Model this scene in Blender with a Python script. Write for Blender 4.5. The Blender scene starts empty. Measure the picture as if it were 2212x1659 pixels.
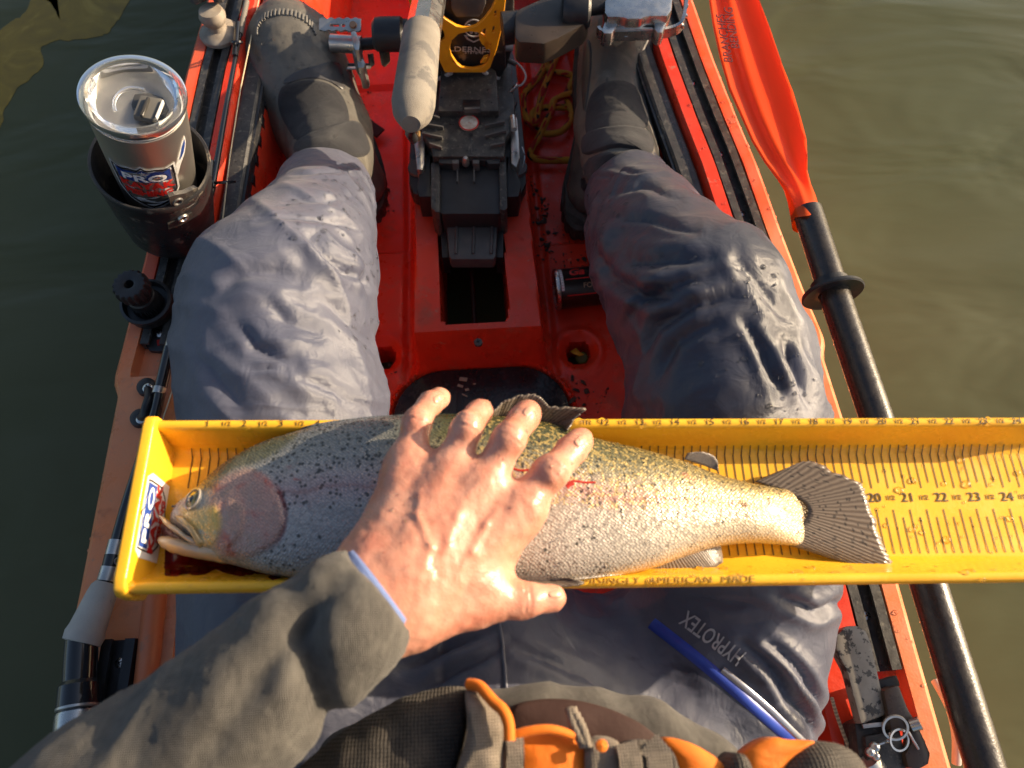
import bpy, bmesh, math, random
import numpy as np
from mathutils import Vector, Matrix, Euler

# ------------------------------------------------------------------ camera, sky, sun, exposure
S = bpy.context.scene
C = S.collection
random.seed(7)
CAM_H = 1.10
FPX = 1671.0                       # focal length in pixels of a 2212 px wide frame
cam_d = bpy.data.cameras.new('camera')
cam = bpy.data.objects.new('camera', cam_d)
C.objects.link(cam)
cam.location = (0, 0, CAM_H)
cam.rotation_euler = (math.radians(24), 0, math.radians(-3.5))
cam_d.sensor_width = 36
cam_d.lens = FPX / 2212 * 36
cam_d.clip_start = 0.02
cam_d.clip_end = 2000
cam_d.dof.use_dof = True
cam_d.dof.focus_distance = 0.80
cam_d.dof.aperture_fstop = 8.0
S.camera = cam

SUN_EL, SUN_AZ = math.radians(20.5), math.radians(11)     # azimuth from +x towards +y
sun_dir = Vector((math.cos(SUN_EL)*math.cos(SUN_AZ), math.cos(SUN_EL)*math.sin(SUN_AZ), math.sin(SUN_EL)))
W = bpy.data.worlds.new('World'); S.world = W; W.use_nodes = True
wn = W.node_tree.nodes; wl = W.node_tree.links
sky = wn.new('ShaderNodeTexSky'); sky.sky_type = 'NISHITA'; sky.sun_disc = False
sky.sun_elevation = SUN_EL
sky.sun_rotation = math.pi/2 - SUN_AZ
sky.air_density = 1.0; sky.dust_density = 4.0; sky.ozone_density = 1.0
bg = wn['Background']; bg.inputs[1].default_value = 0.098
wl.new(sky.outputs[0], bg.inputs[0])
sun_d = bpy.data.lights.new('sun', 'SUN'); sun_d.energy = 5.0; sun_d.angle = math.radians(0.5)
sun_d.color = (1.0, 0.79, 0.54)
sun = bpy.data.objects.new('sun', sun_d); C.objects.link(sun)
sun.rotation_euler = sun_dir.to_track_quat('Z', 'Y').to_euler()
sun.location = (3, 1, 3)
vs = S.view_settings
vs.view_transform = 'Standard'; vs.look = 'None'; vs.gamma = 1; vs.use_curve_mapping = False
vs.exposure = 0.9
S.cycles.max_bounces = 8
S.cycles.sample_clamp_indirect = 6

# ------------------------------------------------------------------ measuring helpers (sight lines onto real heights)
ROT = np.array(Euler((math.radians(24), 0, math.radians(-3.5)), 'XYZ').to_matrix())
CAMP = np.array([0, 0, CAM_H])
def ray(u, v): return ROT @ np.array([(u-1106)/FPX, (829.5-v)/FPX, -1.0])
def P(u, v, z):
    d = ray(u, v); t = (z-CAM_H)/d[2]
    return Vector(CAMP + d*t)
def PP(u, v, p0, n):               # point on a plane
    d = Vector(ray(u, v)); n = Vector(n); c = Vector(CAMP)
    return c + d*((Vector(p0)-c).dot(n)/d.dot(n))
def proj(V):                        # world points -> sighted pixel
    d = (np.asarray(V)-CAMP) @ ROT
    return 1106+FPX*d[:, 0]/-d[:, 2], 829.5-FPX*d[:, 1]/-d[:, 2]
def crease(V, lines):
    """pressed-in folds along sighted lines: (points, width, depth)"""
    u, v = proj(V); o = np.zeros(len(V))
    for pts, w, amp in lines:
        best = np.full(len(V), 1e9); sgn = np.zeros(len(V)); par = np.zeros(len(V)); L = len(pts)-1
        for i in range(L):
            ax, ay = pts[i]; bx, by = pts[i+1]; dx, dy = bx-ax, by-ay
            t = np.clip(((u-ax)*dx+(v-ay)*dy)/(dx*dx+dy*dy), 0, 1)
            ex, ey = u-ax-t*dx, v-ay-t*dy; d = np.hypot(ex, ey); m = d < best
            best = np.where(m, d, best); par = np.where(m, (i+t)/L, par)
        fall = np.sin(np.clip(par, .04, .96)*math.pi)**.6
        o -= amp*.75*fall*np.exp(-best/(w*.75))
        o += amp*.50*fall*np.exp(-((best-1.7*w)/(1.3*w))**2)
    return o
def depth(u, v, z): return (z-CAM_H)/ray(u, v)[2]
def R_(px, u, v, z): return px*depth(u, v, z)/FPX

# ------------------------------------------------------------------ object helpers
def thing(name, label, cat, loc=(0, 0, 0), group=None):
    o = bpy.data.objects.new(name, None); C.objects.link(o); o.location = loc
    o.empty_display_size = 0.05
    o['label'] = label; o['category'] = cat
    if group: o['group'] = group
    return o
def world_inv(o):
    if o is None: return Matrix()
    m = Matrix.Translation(o.location) if o.type == 'EMPTY' else o.matrix_basis.copy()
    if o.parent: m = world_mat(o)
    return m.inverted()
def world_mat(o):
    m = o.matrix_basis
    if o.parent: return world_mat(o.parent) @ o.matrix_parent_inverse @ m
    return m.copy()
def link(name, me, mat=None, parent=None):
    o = bpy.data.objects.new(name, me); C.objects.link(o)
    if mat is not None:
        me.materials.clear()
        for m in (mat if isinstance(mat, (list, tuple)) else [mat]): me.materials.append(m)
    if parent is not None:
        o.parent = parent; o.matrix_parent_inverse = world_mat(parent).inverted()
    return o
def tag(o, label=None, cat=None, group=None, kind=None):
    for k, v in (('label', label), ('category', cat), ('group', group), ('kind', kind)):
        if v: o[k] = v
    return o
def mesh(name, verts, faces, mat=None, parent=None, smooth=True, uv=None, mi=None):
    me = bpy.data.meshes.new(name)
    me.from_pydata([tuple(v) for v in verts], [], [tuple(f) for f in faces])
    if smooth is True: me.shade_smooth()
    if uv is not None:
        l = me.uv_layers.new(name='UVMap')
        idx = np.empty(len(me.loops), dtype=np.int32); me.loops.foreach_get('vertex_index', idx)
        l.data.foreach_set('uv', np.asarray(uv, dtype=np.float32)[idx].ravel())
    if mi is not None: me.polygons.foreach_set('material_index', mi)
    me.update()
    return link(name, me, mat, parent)
def np_mesh(name, V, Fq, mat=None, parent=None):
    me = bpy.data.meshes.new(name)
    n, m = len(V), len(Fq)
    me.vertices.add(n); me.vertices.foreach_set('co', np.asarray(V, dtype=np.float32).ravel())
    me.loops.add(m*4); me.loops.foreach_set('vertex_index', np.asarray(Fq, dtype=np.int32).ravel())
    me.polygons.add(m); me.polygons.foreach_set('loop_start', np.arange(0, m*4, 4, dtype=np.int32))
    me.update(calc_edges=True); me.validate(); me.shade_smooth()
    return link(name, me, mat, parent)
def bm_obj(name, bm, mat=None, parent=None, smooth=False, angle=40):
    me = bpy.data.meshes.new(name); bm.to_mesh(me); bm.free()
    if smooth: me.shade_smooth(); 
    if smooth == 'auto':
        me.set_sharp_from_angle(angle=math.radians(angle))
    return link(name, me, mat, parent)

def catmull(pts, n=6):
    pts = [Vector(p) for p in pts]
    if len(pts) < 3: return [pts[0].lerp(pts[-1], i/n) for i in range(n+1)]
    out = []
    for i in range(len(pts)-1):
        p0 = pts[max(i-1, 0)]; p1 = pts[i]; p2 = pts[i+1]; p3 = pts[min(i+2, len(pts)-1)]
        for k in range(n):
            t = k/n
            out.append(0.5*((2*p1)+(p2-p0)*t+(2*p0-5*p1+4*p2-p3)*t*t+(3*p1-p0-3*p2+p3)*t**3))
    out.append(pts[-1]); return out
def sweep_geo(pts, prof, up=(0, 0, 1), scale=None, closed=True, caps=True):
    """profile = list of (side, up) offsets swept along pts"""
    pts = [Vector(p) for p in pts]; n = len(prof); V = []; F = []
    for i, p in enumerate(pts):
        t = (pts[min(i+1, len(pts)-1)]-pts[max(i-1, 0)]).normalized()
        s = t.cross(Vector(up)).normalized(); w = s.cross(t).normalized()
        k = 1 if scale is None else scale[i]
        for a, b in prof: V.append(p+s*a*k+w*b*k)
    for i in range(len(pts)-1):
        for j in range(n if closed else n-1):
            a = i*n+j; b = i*n+(j+1) % n
            F.append((a, b, b+n, a+n))
    if caps and closed:
        F.append(tuple(range(n-1, -1, -1))); F.append(tuple((len(pts)-1)*n+j for j in range(n)))
    return V, F
def circ(r, n=12, ph=0): return [(r*math.cos(ph+2*math.pi*i/n), r*math.sin(ph+2*math.pi*i/n)) for i in range(n)]
def tube(name, pts, r, mat, parent=None, seg=12, smooth_n=0, radii=None, smooth=True):
    if smooth_n:
        m = len(pts)
        if radii is not None:
            rr = catmull([Vector((x, 0, 0)) for x in radii], smooth_n); radii = [x.x for x in rr]
        pts = catmull(pts, smooth_n)
    sc = None if radii is None else [x/r for x in radii]
    t = (Vector(pts[-1])-Vector(pts[0])).normalized()
    up = (0, 0, 1) if abs(t.z) < 0.9 else (0, 1, 0)
    V, F = sweep_geo(pts, circ(r, seg), up, sc)
    o = mesh(name, V, F, mat, parent, smooth)
    if smooth: o.data.set_sharp_from_angle(angle=math.radians(50))
    return o
def sweep(name, pts, prof, mat, parent=None, up=(0, 0, 1), smooth=False):
    V, F = sweep_geo(pts, prof, up)
    return mesh(name, V, F, mat, parent, smooth)
def frame_from(axis, origin):
    z = Vector(axis).normalized()
    x = Vector((1, 0, 0)) if abs(z.x) < 0.8 else Vector((0, 1, 0))
    y = z.cross(x).normalized(); x = y.cross(z)
    return Matrix(((x.x, y.x, z.x, origin[0]), (x.y, y.y, z.y, origin[1]), (x.z, y.z, z.z, origin[2]), (0, 0, 0, 1)))
def lathe(name, prof, M, mat, parent=None, seg=40, smooth='auto', wob=None):
    V = []; F = []; n = len(prof)
    for i in range(seg):
        a = 2*math.pi*i/seg
        for j, (r, z) in enumerate(prof):
            k = r if wob is None else wob(a, r, z)
            V.append(M @ Vector((k*math.cos(a), k*math.sin(a), z)))
    for i in range(seg):
        for j in range(n-1):
            a = i*n+j; b = ((i+1) % seg)*n+j
            F.append((a, b, b+1, a+1))
    o = mesh(name, V, F, mat, parent, True)
    o.data.set_sharp_from_angle(angle=math.radians(35))
    return o
def box_bm(bm, size, M, bevel=0):
    r = bmesh.ops.create_cube(bm, size=1.0)
    vs_ = r['verts']
    for v in vs_: v.co = Vector((v.co.x*size[0], v.co.y*size[1], v.co.z*size[2]))
    if bevel:
        es = list({e for v in vs_ for e in v.link_edges})
        b = bmesh.ops.bevel(bm, geom=es, offset=bevel, segments=2, affect='EDGES', profile=0.6)
        vs_ = list({v for f in b['faces'] for v in f.verts} | {v for v in vs_ if v.is_valid})
    for v in vs_: v.co = M @ v.co
def box(name, size, M, mat, parent=None, bevel=0.002):
    bm = bmesh.new(); box_bm(bm, size, Matrix(), bevel)
    bmesh.ops.transform(bm, matrix=M, verts=bm.verts)
    return bm_obj(name, bm, mat, parent, 'auto' if bevel else False)
def TM(loc, rx=0, ry=0, rz=0): return Matrix.Translation(loc) @ Euler((rx, ry, rz)).to_matrix().to_4x4()
def bm_prism(bm, top, ext, bevel=0.0, seg=2):
    """top: list of 3-D points, ext: extrusion vector (away from the visible face)"""
    ext = Vector(ext)
    a = [bm.verts.new(p) for p in top]; b = [bm.verts.new(Vector(p)+ext) for p in top]
    n = len(a); fs = [bm.faces.new(a)]
    fs.append(bm.faces.new(list(reversed(b))))
    for i in range(n): fs.append(bm.faces.new((a[(i+1) % n], a[i], b[i], b[(i+1) % n])))
    bmesh.ops.recalc_face_normals(bm, faces=fs)
    if bevel:
        es = [e for v in a for e in v.link_edges if e.other_vert(v) in a or e.other_vert(v) in b]
        bmesh.ops.bevel(bm, geom=list(set(es)), offset=bevel, segments=seg, affect='EDGES', profile=0.6, clamp_overlap=True)
def prism3(name, top, ext, mat, parent=None, bevel=0.0015):
    bm = bmesh.new(); bm_prism(bm, top, ext, bevel)
    return bm_obj(name, bm, mat, parent, 'auto', 35)
def prism(name, px, zt, zb, mat, parent=None, bevel=0.0015):
    """px: outline as sighted at height zt (or u,v,z triples); solid from zt down to zb"""
    top = [P(*p) if len(p) == 3 else P(p[0], p[1], zt) for p in px]
    return prism3(name, top, (0, 0, zb-zt), mat, parent, bevel)
def plate2d(name, loops, M, th, mat, parent=None, bevel=0.0):
    """filled outline with holes (first loop outer), local XY, thickness th along local -Z"""
    cu = bpy.data.curves.new(name, 'CURVE'); cu.dimensions = '2D'; cu.fill_mode = 'BOTH'
    for lp in loops:
        sp = cu.splines.new('POLY'); sp.points.add(len(lp)-1)
        for i, p in enumerate(lp): sp.points[i].co = (p[0], p[1], 0, 1)
        sp.use_cyclic_u = True
    cu.extrude = th/2; cu.bevel_depth = bevel; cu.bevel_resolution = 1
    t = bpy.data.objects.new('tmp', cu); C.objects.link(t)
    dg = bpy.context.evaluated_depsgraph_get()
    me = bpy.data.meshes.new_from_object(t.evaluated_get(dg))
    bpy.data.objects.remove(t); bpy.data.curves.remove(cu)
    me.transform(M @ Matrix.Translation((0, 0, -th/2)))
    me.name = name
    return link(name, me, mat, parent)
def text(name, s, size, M, mat, parent=None, th=0.0006, align='CENTER', space=1.0, shear=0, bold=0, sx=1.0):
    cu = bpy.data.curves.new(name, 'FONT'); cu.body = s; cu.size = size; cu.extrude = th/2
    cu.align_x = align; cu.align_y = 'CENTER'; cu.space_character = space; cu.shear = shear; cu.offset = bold
    cu.resolution_u = 3
    t = bpy.data.objects.new('tmp', cu); C.objects.link(t)
    dg = bpy.context.evaluated_depsgraph_get()
    me = bpy.data.meshes.new_from_object(t.evaluated_get(dg))
    bpy.data.objects.remove(t); bpy.data.curves.remove(cu)
    me.transform(M @ Matrix.Diagonal((sx, 1, 1, 1))); me.name = name
    return link(name, me, mat, parent)
def rrect(w, h, r, n=5):
    out = []
    for cx, cy, a0 in ((w/2-r, h/2-r, 0), (-w/2+r, h/2-r, 90), (-w/2+r, -h/2+r, 180), (w/2-r, -h/2+r, 270)):
        for i in range(n+1):
            a = math.radians(a0+90*i/n); out.append((cx+r*math.cos(a), cy+r*math.sin(a)))
    return out

# ------------------------------------------------------------------ noise and distance-field surfaces
_rs = np.random.RandomState(3)
_perm = _rs.permutation(512).astype(np.int64); _perm = np.concatenate([_perm, _perm, _perm])
_grad = _rs.normal(size=(512, 3)); _grad /= np.linalg.norm(_grad, axis=1)[:, None]
def noise3(p):
    p = np.asarray(p, dtype=np.float64); i = np.floor(p).astype(np.int64); f = p-i
    i &= 511; w = f*f*f*(f*(f*6-15)+10); r = 0
    for dx in (0, 1):
        for dy in (0, 1):
            for dz in (0, 1):
                h = _perm[_perm[_perm[(i[:, 0]+dx) & 511]+((i[:, 1]+dy) & 511)]+((i[:, 2]+dz) & 511)] & 511
                g = _grad[h]; d = f-np.array([dx, dy, dz])
                ww = (w[:, 0] if dx else 1-w[:, 0])*(w[:, 1] if dy else 1-w[:, 1])*(w[:, 2] if dz else 1-w[:, 2])
                r = r+ww*(g*d).sum(1)
    return r*1.6
def sd_rc(p, a, b, r1, r2):
    a = np.array(a, dtype=np.float64); b = np.array(b, dtype=np.float64)
    ba = b-a; l2 = ba@ba; rr = r1-r2; a2 = l2-rr*rr; il2 = 1/l2
    pa = p-a; y = pa@ba; z = y-l2
    x2 = ((pa*l2-y[..., None]*ba)**2).sum(-1); y2 = y*y*l2; z2 = z*z*l2
    k = np.sign(rr)*rr*rr*x2
    d = (np.sqrt(np.maximum(x2*a2*il2, 0))+y*rr)*il2-r1
    c2 = np.sign(y)*a2*y2 < k; d = np.where(c2, np.sqrt(x2+y2)*il2-r1, d)
    c1 = np.sign(z)*a2*z2 > k; d = np.where(c1, np.sqrt(x2+z2)*il2-r2, d)
    return d
def sdf_mesh(name, prims, h, mat=None, parent=None, disp=None, cut=None, relax=2):
    """prims: ('rc',a,b,r1,r2,k) tapered capsule / ('el',c,radii,rot3x3,k) ellipsoid; smooth union, surface nets"""
    lo = np.full(3, 1e9); hi = -lo
    bb = []
    for q in prims:
        if q[0] == 'rc':
            a, b = np.array(q[1]), np.array(q[2]); r = max(q[3], q[4])
            l, u = np.minimum(a, b)-r, np.maximum(a, b)+r
        else:
            r = max(q[2]); c = np.array(q[1]); l, u = c-r, c+r
        bb.append((l, u)); lo = np.minimum(lo, l); hi = np.maximum(hi, u)
    lo -= 3*h+0.004; hi += 3*h+0.004
    n = np.ceil((hi-lo)/h).astype(int)+1
    ax = [lo[i]+h*np.arange(n[i]) for i in range(3)]
    D = np.full(n, 1.0)
    for q, (l, u) in zip(prims, bb):
        k = q[-1]; m = k*1.3+2.5*h
        s = [slice(max(0, int((l[i]-m-lo[i])/h)), min(n[i], int((u[i]+m-lo[i])/h)+2)) for i in range(3)]
        g = np.stack(np.meshgrid(*[ax[i][s[i]] for i in range(3)], indexing='ij'), -1)
        if q[0] == 'rc': d = sd_rc(g, *q[1:5])
        else:
            rad = np.array(q[2]); w = (g-np.array(q[1]))
            if q[3] is not None: w = w @ np.array(q[3])
            k0 = np.sqrt(((w/rad)**2).sum(-1)); k1 = np.sqrt(((w/rad**2)**2).sum(-1))+1e-9
            d = k0*(k0-1)/k1
        o = D[tuple(s)]; kk = max(k, 1e-5)
        t = np.clip(0.5+0.5*(o-d)/kk, 0, 1)
        D[tuple(s)] = o*(1-t)+d*t-kk*t*(1-t)
    if cut is not None:
        g = np.stack(np.meshgrid(*ax, indexing='ij'), -1); D = np.maximum(D, cut(g))
    # surface nets
    ins = D < 0
    n1 = n-1; cnt = np.zeros(n1, dtype=int)
    for dx in (0, 1):
        for dy in (0, 1):
            for dz in (0, 1): cnt += ins[dx:n1[0]+dx, dy:n1[1]+dy, dz:n1[2]+dz]
    act = (cnt > 0) & (cnt < 8)
    I = np.argwhere(act); ids = np.full(n1, -1); ids[act] = np.arange(len(I))
    acc = np.zeros((len(I), 3)); num = np.zeros(len(I))
    cor = [(x, y, z) for x in (0, 1) for y in (0, 1) for z in (0, 1)]
    for a in cor:
        for ax_ in range(3):
            if a[ax_] == 0:
                b = list(a); b[ax_] = 1
                da = D[I[:, 0]+a[0], I[:, 1]+a[1], I[:, 2]+a[2]]; db = D[I[:, 0]+b[0], I[:, 1]+b[1], I[:, 2]+b[2]]
                x = (da < 0) != (db < 0); t = np.where(x, da/(da-db+1e-20), 0)
                pt = np.tile(np.array(a, dtype=float), (len(I), 1)); pt[:, ax_] += t
                acc += pt*x[:, None]; num += x
    V = lo+h*(I+acc/np.maximum(num, 1)[:, None])
    Fs = []
    for ax_ in range(3):
        b, c = (ax_+1) % 3, (ax_+2) % 3
        sl0 = [slice(0, n[i]) for i in range(3)]; sl1 = list(sl0)
        sl0[ax_] = slice(0, n[ax_]-1); sl1[ax_] = slice(1, n[ax_])
        e0 = ins[tuple(sl0)]; e1 = ins[tuple(sl1)]
        E = np.argwhere(e0 != e1)
        E = E[(E[:, b] > 0) & (E[:, c] > 0) & (E[:, b] < n1[b]) & (E[:, c] < n1[c])]
        fl = e0[E[:, 0], E[:, 1], E[:, 2]]
        def idx(ob, oc):
            J = E.copy(); J[:, b] += ob; J[:, c] += oc; return ids[J[:, 0], J[:, 1], J[:, 2]]
        q = np.stack([idx(-1, -1), idx(0, -1), idx(0, 0), idx(-1, 0)], 1)
        q[~fl] = q[~fl][:, ::-1]
        Fs.append(q)
    Fq = np.concatenate(Fs); Fq = Fq[(Fq >= 0).all(1)]
    for _ in range(relax): V = smooth_v(V, Fq, 0.5)
    if disp is not None:
        N = vnormals(V, Fq); V = V+N*disp(V, N)[:, None]
    o = np_mesh(name, V, Fq, mat, parent)
    return o, V, Fq
def smooth_v(V, Fq, a):
    s = np.zeros_like(V); c = np.zeros(len(V))
    for i in range(4):
        for j in ((i+1) % 4, (i+3) % 4):
            np.add.at(s, Fq[:, i], V[Fq[:, j]]); np.add.at(c, Fq[:, i], 1)
    return V*(1-a)+a*s/np.maximum(c, 1)[:, None]
def vnormals(V, Fq):
    fn = np.cross(V[Fq[:, 2]]-V[Fq[:, 0]], V[Fq[:, 3]]-V[Fq[:, 1]])
    N = np.zeros_like(V)
    for i in range(4): np.add.at(N, Fq[:, i], fn)
    return N/(np.linalg.norm(N, axis=1)[:, None]+1e-12)
def shell(name, V, Fq, mask, off, mat, parent, taper=True):
    """a patch of another surface, lifted by off: sewn-on panels, straps"""
    N = vnormals(V, Fq)
    f = Fq[mask[Fq].all(1)]
    used = np.unique(f); re = np.full(len(V), -1); re[used] = np.arange(len(used)); f = re[f]
    # boundary edges
    e = np.concatenate([f[:, [0, 1]], f[:, [1, 2]], f[:, [2, 3]], f[:, [3, 0]]])
    key = {}
    for a, b in e: key[(a, b)] = 1
    bd = [(a, b) for a, b in e if (b, a) not in key]
    n = len(used); top = V[used]+N[used]*off; bot = V[used]-N[used]*0.002
    F2 = [tuple(x) for x in f]+[(b, a, a+n, b+n) for a, b in bd]
    return mesh(name, np.concatenate([top, bot]), F2, mat, parent)
# ------------------------------------------------------------------ materials
def NT(name):
    m = bpy.data.materials.new(name); m.use_nodes = True
    t = m.node_tree; return m, t, t.nodes, t.links, t.nodes['Principled BSDF']
def rgba(c): return (c[0], c[1], c[2], 1)
def ramp(n, stops):
    r = n.new('ShaderNodeValToRGB'); e = r.color_ramp.elements
    while len(e) < len(stops): e.new(0.5)
    for i, (p, c) in enumerate(stops): e[i].position = p; e[i].color = rgba(c) if len(c) == 3 else c
    return r
def mixc(n, l, fac, a, b, mode='MIX'):
    x = n.new('ShaderNodeMix'); x.data_type = 'RGBA'; x.blend_type = mode
    for s, v in ((x.inputs[0], fac), (x.inputs[6], a), (x.inputs[7], b)):
        if hasattr(v, 'is_linked'): l.new(v, s)
        elif isinstance(v, (int, float)): s.default_value = v
        else: s.default_value = rgba(v)
    return x.outputs[2]
def noi(n, l, co, scale, detail=4, rough=0.55, dist=0.0):
    t = n.new('ShaderNodeTexNoise'); t.inputs['Scale'].default_value = scale
    t.inputs['Detail'].default_value = detail; t.inputs['Roughness'].default_value = rough
    t.inputs['Distortion'].default_value = dist
    if co is not None: l.new(co, t.inputs['Vector'])
    return t.outputs[0]
def vor(n, l, co, scale, feat='F1', rnd=1.0, out=0):
    t = n.new('ShaderNodeTexVoronoi'); t.inputs['Scale'].default_value = scale; t.feature = feat
    t.inputs['Randomness'].default_value = rnd
    l.new(co, t.inputs['Vector']); return t.outputs[out]
def math_(n, l, op, a, b=None, clamp=False):
    x = n.new('ShaderNodeMath'); x.operation = op; x.use_clamp = clamp
    for s, v in ((x.inputs[0], a), (x.inputs[1], b)):
        if v is None: continue
        if hasattr(v, 'is_linked'): l.new(v, s)
        else: s.default_value = v
    return x.outputs[0]
def bumpn(n, l, h, strength, dist, prev=None):
    b = n.new('ShaderNodeBump'); b.inputs['Strength'].default_value = strength; b.inputs['Distance'].default_value = dist
    l.new(h, b.inputs['Height'])
    if prev is not None: l.new(prev, b.inputs['Normal'])
    return b.outputs[0]
def coord(n, which='Object'): return n.new('ShaderNodeTexCoord').outputs[which]
def stretch(n, l, co, s, rot=(0, 0, 0)):
    m = n.new('ShaderNodeMapping'); m.inputs['Scale'].default_value = s; m.inputs['Rotation'].default_value = rot
    l.new(co, m.inputs['Vector']); return m.outputs[0]
def M(name, col, rough=0.5, metal=0.0, col2=None, nscale=12, nr=(0.35, 0.65), bump=0.0, bscale=300, bdist=0.001,
      spec=0.5, wear=None, wear2=None, coat=0.0, rvar=0.0, sheen=0.0, aniso=None, trans=0.0):
    m, t, n, l, b = NT(name); co = coord(n)
    c = col
    if col2 is not None:
        r = ramp(n, [(nr[0], col), (nr[1], col2)]); l.new(noi(n, l, co, nscale), r.inputs[0]); c = r.outputs[0]
    for w in (wear, wear2):
        if w:                      # (colour, scale, threshold, softness)
            r = ramp(n, [(w[2], (0, 0, 0)), (min(w[2]+w[3], 1), (1, 1, 1))]); l.new(noi(n, l, co, w[1], 6, 0.65), r.inputs[0])
            c = mixc(n, l, r.outputs[0], c, w[0])
    if hasattr(c, 'is_linked'): l.new(c, b.inputs['Base Color'])
    else: b.inputs['Base Color'].default_value = rgba(c)
    b.inputs['Roughness'].default_value = rough; b.inputs['Metallic'].default_value = metal
    b.inputs['Specular IOR Level'].default_value = spec; b.inputs['Coat Weight'].default_value = coat
    b.inputs['Sheen Weight'].default_value = sheen
    if rvar:
        mr = n.new('ShaderNodeMapRange'); l.new(noi(n, l, co, nscale*2.3, 5, 0.6), mr.inputs[0])
        mr.inputs[1].default_value = 0.3; mr.inputs[2].default_value = 0.7
        mr.inputs[3].default_value = max(0.03, rough-rvar); mr.inputs[4].default_value = min(1, rough+rvar)
        l.new(mr.outputs[0], b.inputs['Roughness'])
    if bump:
        l.new(bumpn(n, l, noi(n, l, co, bscale, 3), bump, bdist), b.inputs['Normal'])
    return m

RED = M('red_rotomoulded_plastic', (0.50, 0.016, 0.010), 0.42, col2=(0.40, 0.03, 0.02), nscale=9, bump=0.25, bscale=420, bdist=0.0008,
        wear=((0.33, 0.14, 0.09), 26, 0.60, 0.10), wear2=((0.20, 0.07, 0.04), 11, 0.66, 0.12), rvar=0.14)
REDF = M('sun_faded_red_plastic', (0.78, 0.20, 0.07), 0.45, col2=(0.70, 0.22, 0.10), nscale=14, bump=0.3, bscale=420, bdist=0.0008,
        wear=((0.50, 0.22, 0.13), 30, 0.60, 0.10), wear2=((0.42, 0.03, 0.015), 60, 0.66, 0.05), rvar=0.1)
BLACKP = M('black_moulded_plastic', (0.018, 0.018, 0.02), 0.38, col2=(0.032, 0.032, 0.035), nscale=20, bump=0.25, bscale=500,
        wear=((0.16, 0.14, 0.11), 45, 0.60, 0.05), rvar=0.15)
BLACKC = M('clean_black_plastic', (0.014, 0.014, 0.016), 0.42, col2=(0.024, 0.024, 0.027), nscale=30, bump=0.2, bscale=500, rvar=0.12)
DUSTY = M('dusty_black_plastic', (0.028, 0.027, 0.028), 0.42, col2=(0.062, 0.058, 0.053), nscale=55, bump=0.25, bscale=500,
        wear=((0.13, 0.12, 0.10), 130, 0.56, 0.10), wear2=((0.012, 0.012, 0.014), 190, 0.62, 0.03), rvar=0.18)
GREYP = M('grey_worn_plastic', (0.075, 0.073, 0.075), 0.5, col2=(0.11, 0.105, 0.10), nscale=40, bump=0.2, bscale=600, rvar=0.1)
STEEL = M('brushed_steel', (0.62, 0.60, 0.57), 0.28, 1.0, col2=(0.5, 0.49, 0.47), nscale=40, rvar=0.08)
ALU = M('worn_aluminium', (0.66, 0.64, 0.60), 0.35, 0.9, col2=(0.45, 0.43, 0.40), nscale=30, wear=((0.2, 0.13, 0.08), 70, 0.66, 0.05), rvar=0.12)
YELLOW = M('yellow_board_plastic', (0.90, 0.50, 0.030), 0.26, col2=(0.87, 0.44, 0.024), nscale=18, bump=0.12, bscale=260, rvar=0.12,
        wear=((0.55, 0.16, 0.01), 55, 0.72, 0.05))
ORANGEF = M('orange_yellow_moulding', (0.95, 0.40, 0.012), 0.42, col2=(0.88, 0.33, 0.012), nscale=50, bump=0.15, bscale=500,
        wear=((0.45, 0.2, 0.06), 70, 0.66, 0.06))
INK = M('brown_black_ink', (0.06, 0.035, 0.01), 0.6)
WHITE = M('white_vinyl', (0.8, 0.8, 0.8), 0.35)
BLUEV = M('blue_vinyl', (0.03, 0.08, 0.36), 0.35)
REDV = M('red_vinyl', (0.6, 0.02, 0.015), 0.35)
BLKV = M('black_vinyl', (0.012, 0.012, 0.015), 0.35)
PALE = M('pale_grey_print', (0.42, 0.42, 0.44), 0.5)
FOAM = M('grey_foam_grip', (0.17, 0.15, 0.125), 0.85, col2=(0.25, 0.225, 0.19), nscale=22, bump=0.5, bscale=700,
        wear=((0.13, 0.12, 0.11), 16, 0.54, 0.05))
CORK = M('pale_eva_grip', (0.50, 0.46, 0.40), 0.75, col2=(0.40, 0.37, 0.33), nscale=30, bump=0.3, bscale=600, wear=((0.22, 0.2, 0.18), 60, 0.66, 0.05))
CARBON = M('dark_rod_blank', (0.012, 0.012, 0.014), 0.22, coat=0.6)
CRANK = M('scuffed_brown_black_crank', (0.020, 0.016, 0.013), 0.35, col2=(0.05, 0.036, 0.026), nscale=18, wear=((0.2, 0.15, 0.1), 50, 0.66, 0.06), rvar=0.1)
BELT = M('black_webbing', (0.012, 0.012, 0.014), 0.8, bump=0.5, bscale=900)
DEBRIS = M('dark_plant_crumbs', (0.02, 0.013, 0.008), 0.6, col2=(0.05, 0.03, 0.015), nscale=120)
BLOOD = M('fresh_blood', (0.16, 0.004, 0.003), 0.12, col2=(0.05, 0.002, 0.002), nscale=60)
LINE = M('braided_line', (0.6, 0.5, 0.32), 0.5)
LEAFY = M('yellow_leaf', (0.75, 0.42, 0.03), 0.5)
LEAFG = M('green_leaf', (0.10, 0.11, 0.012), 0.5)

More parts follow.
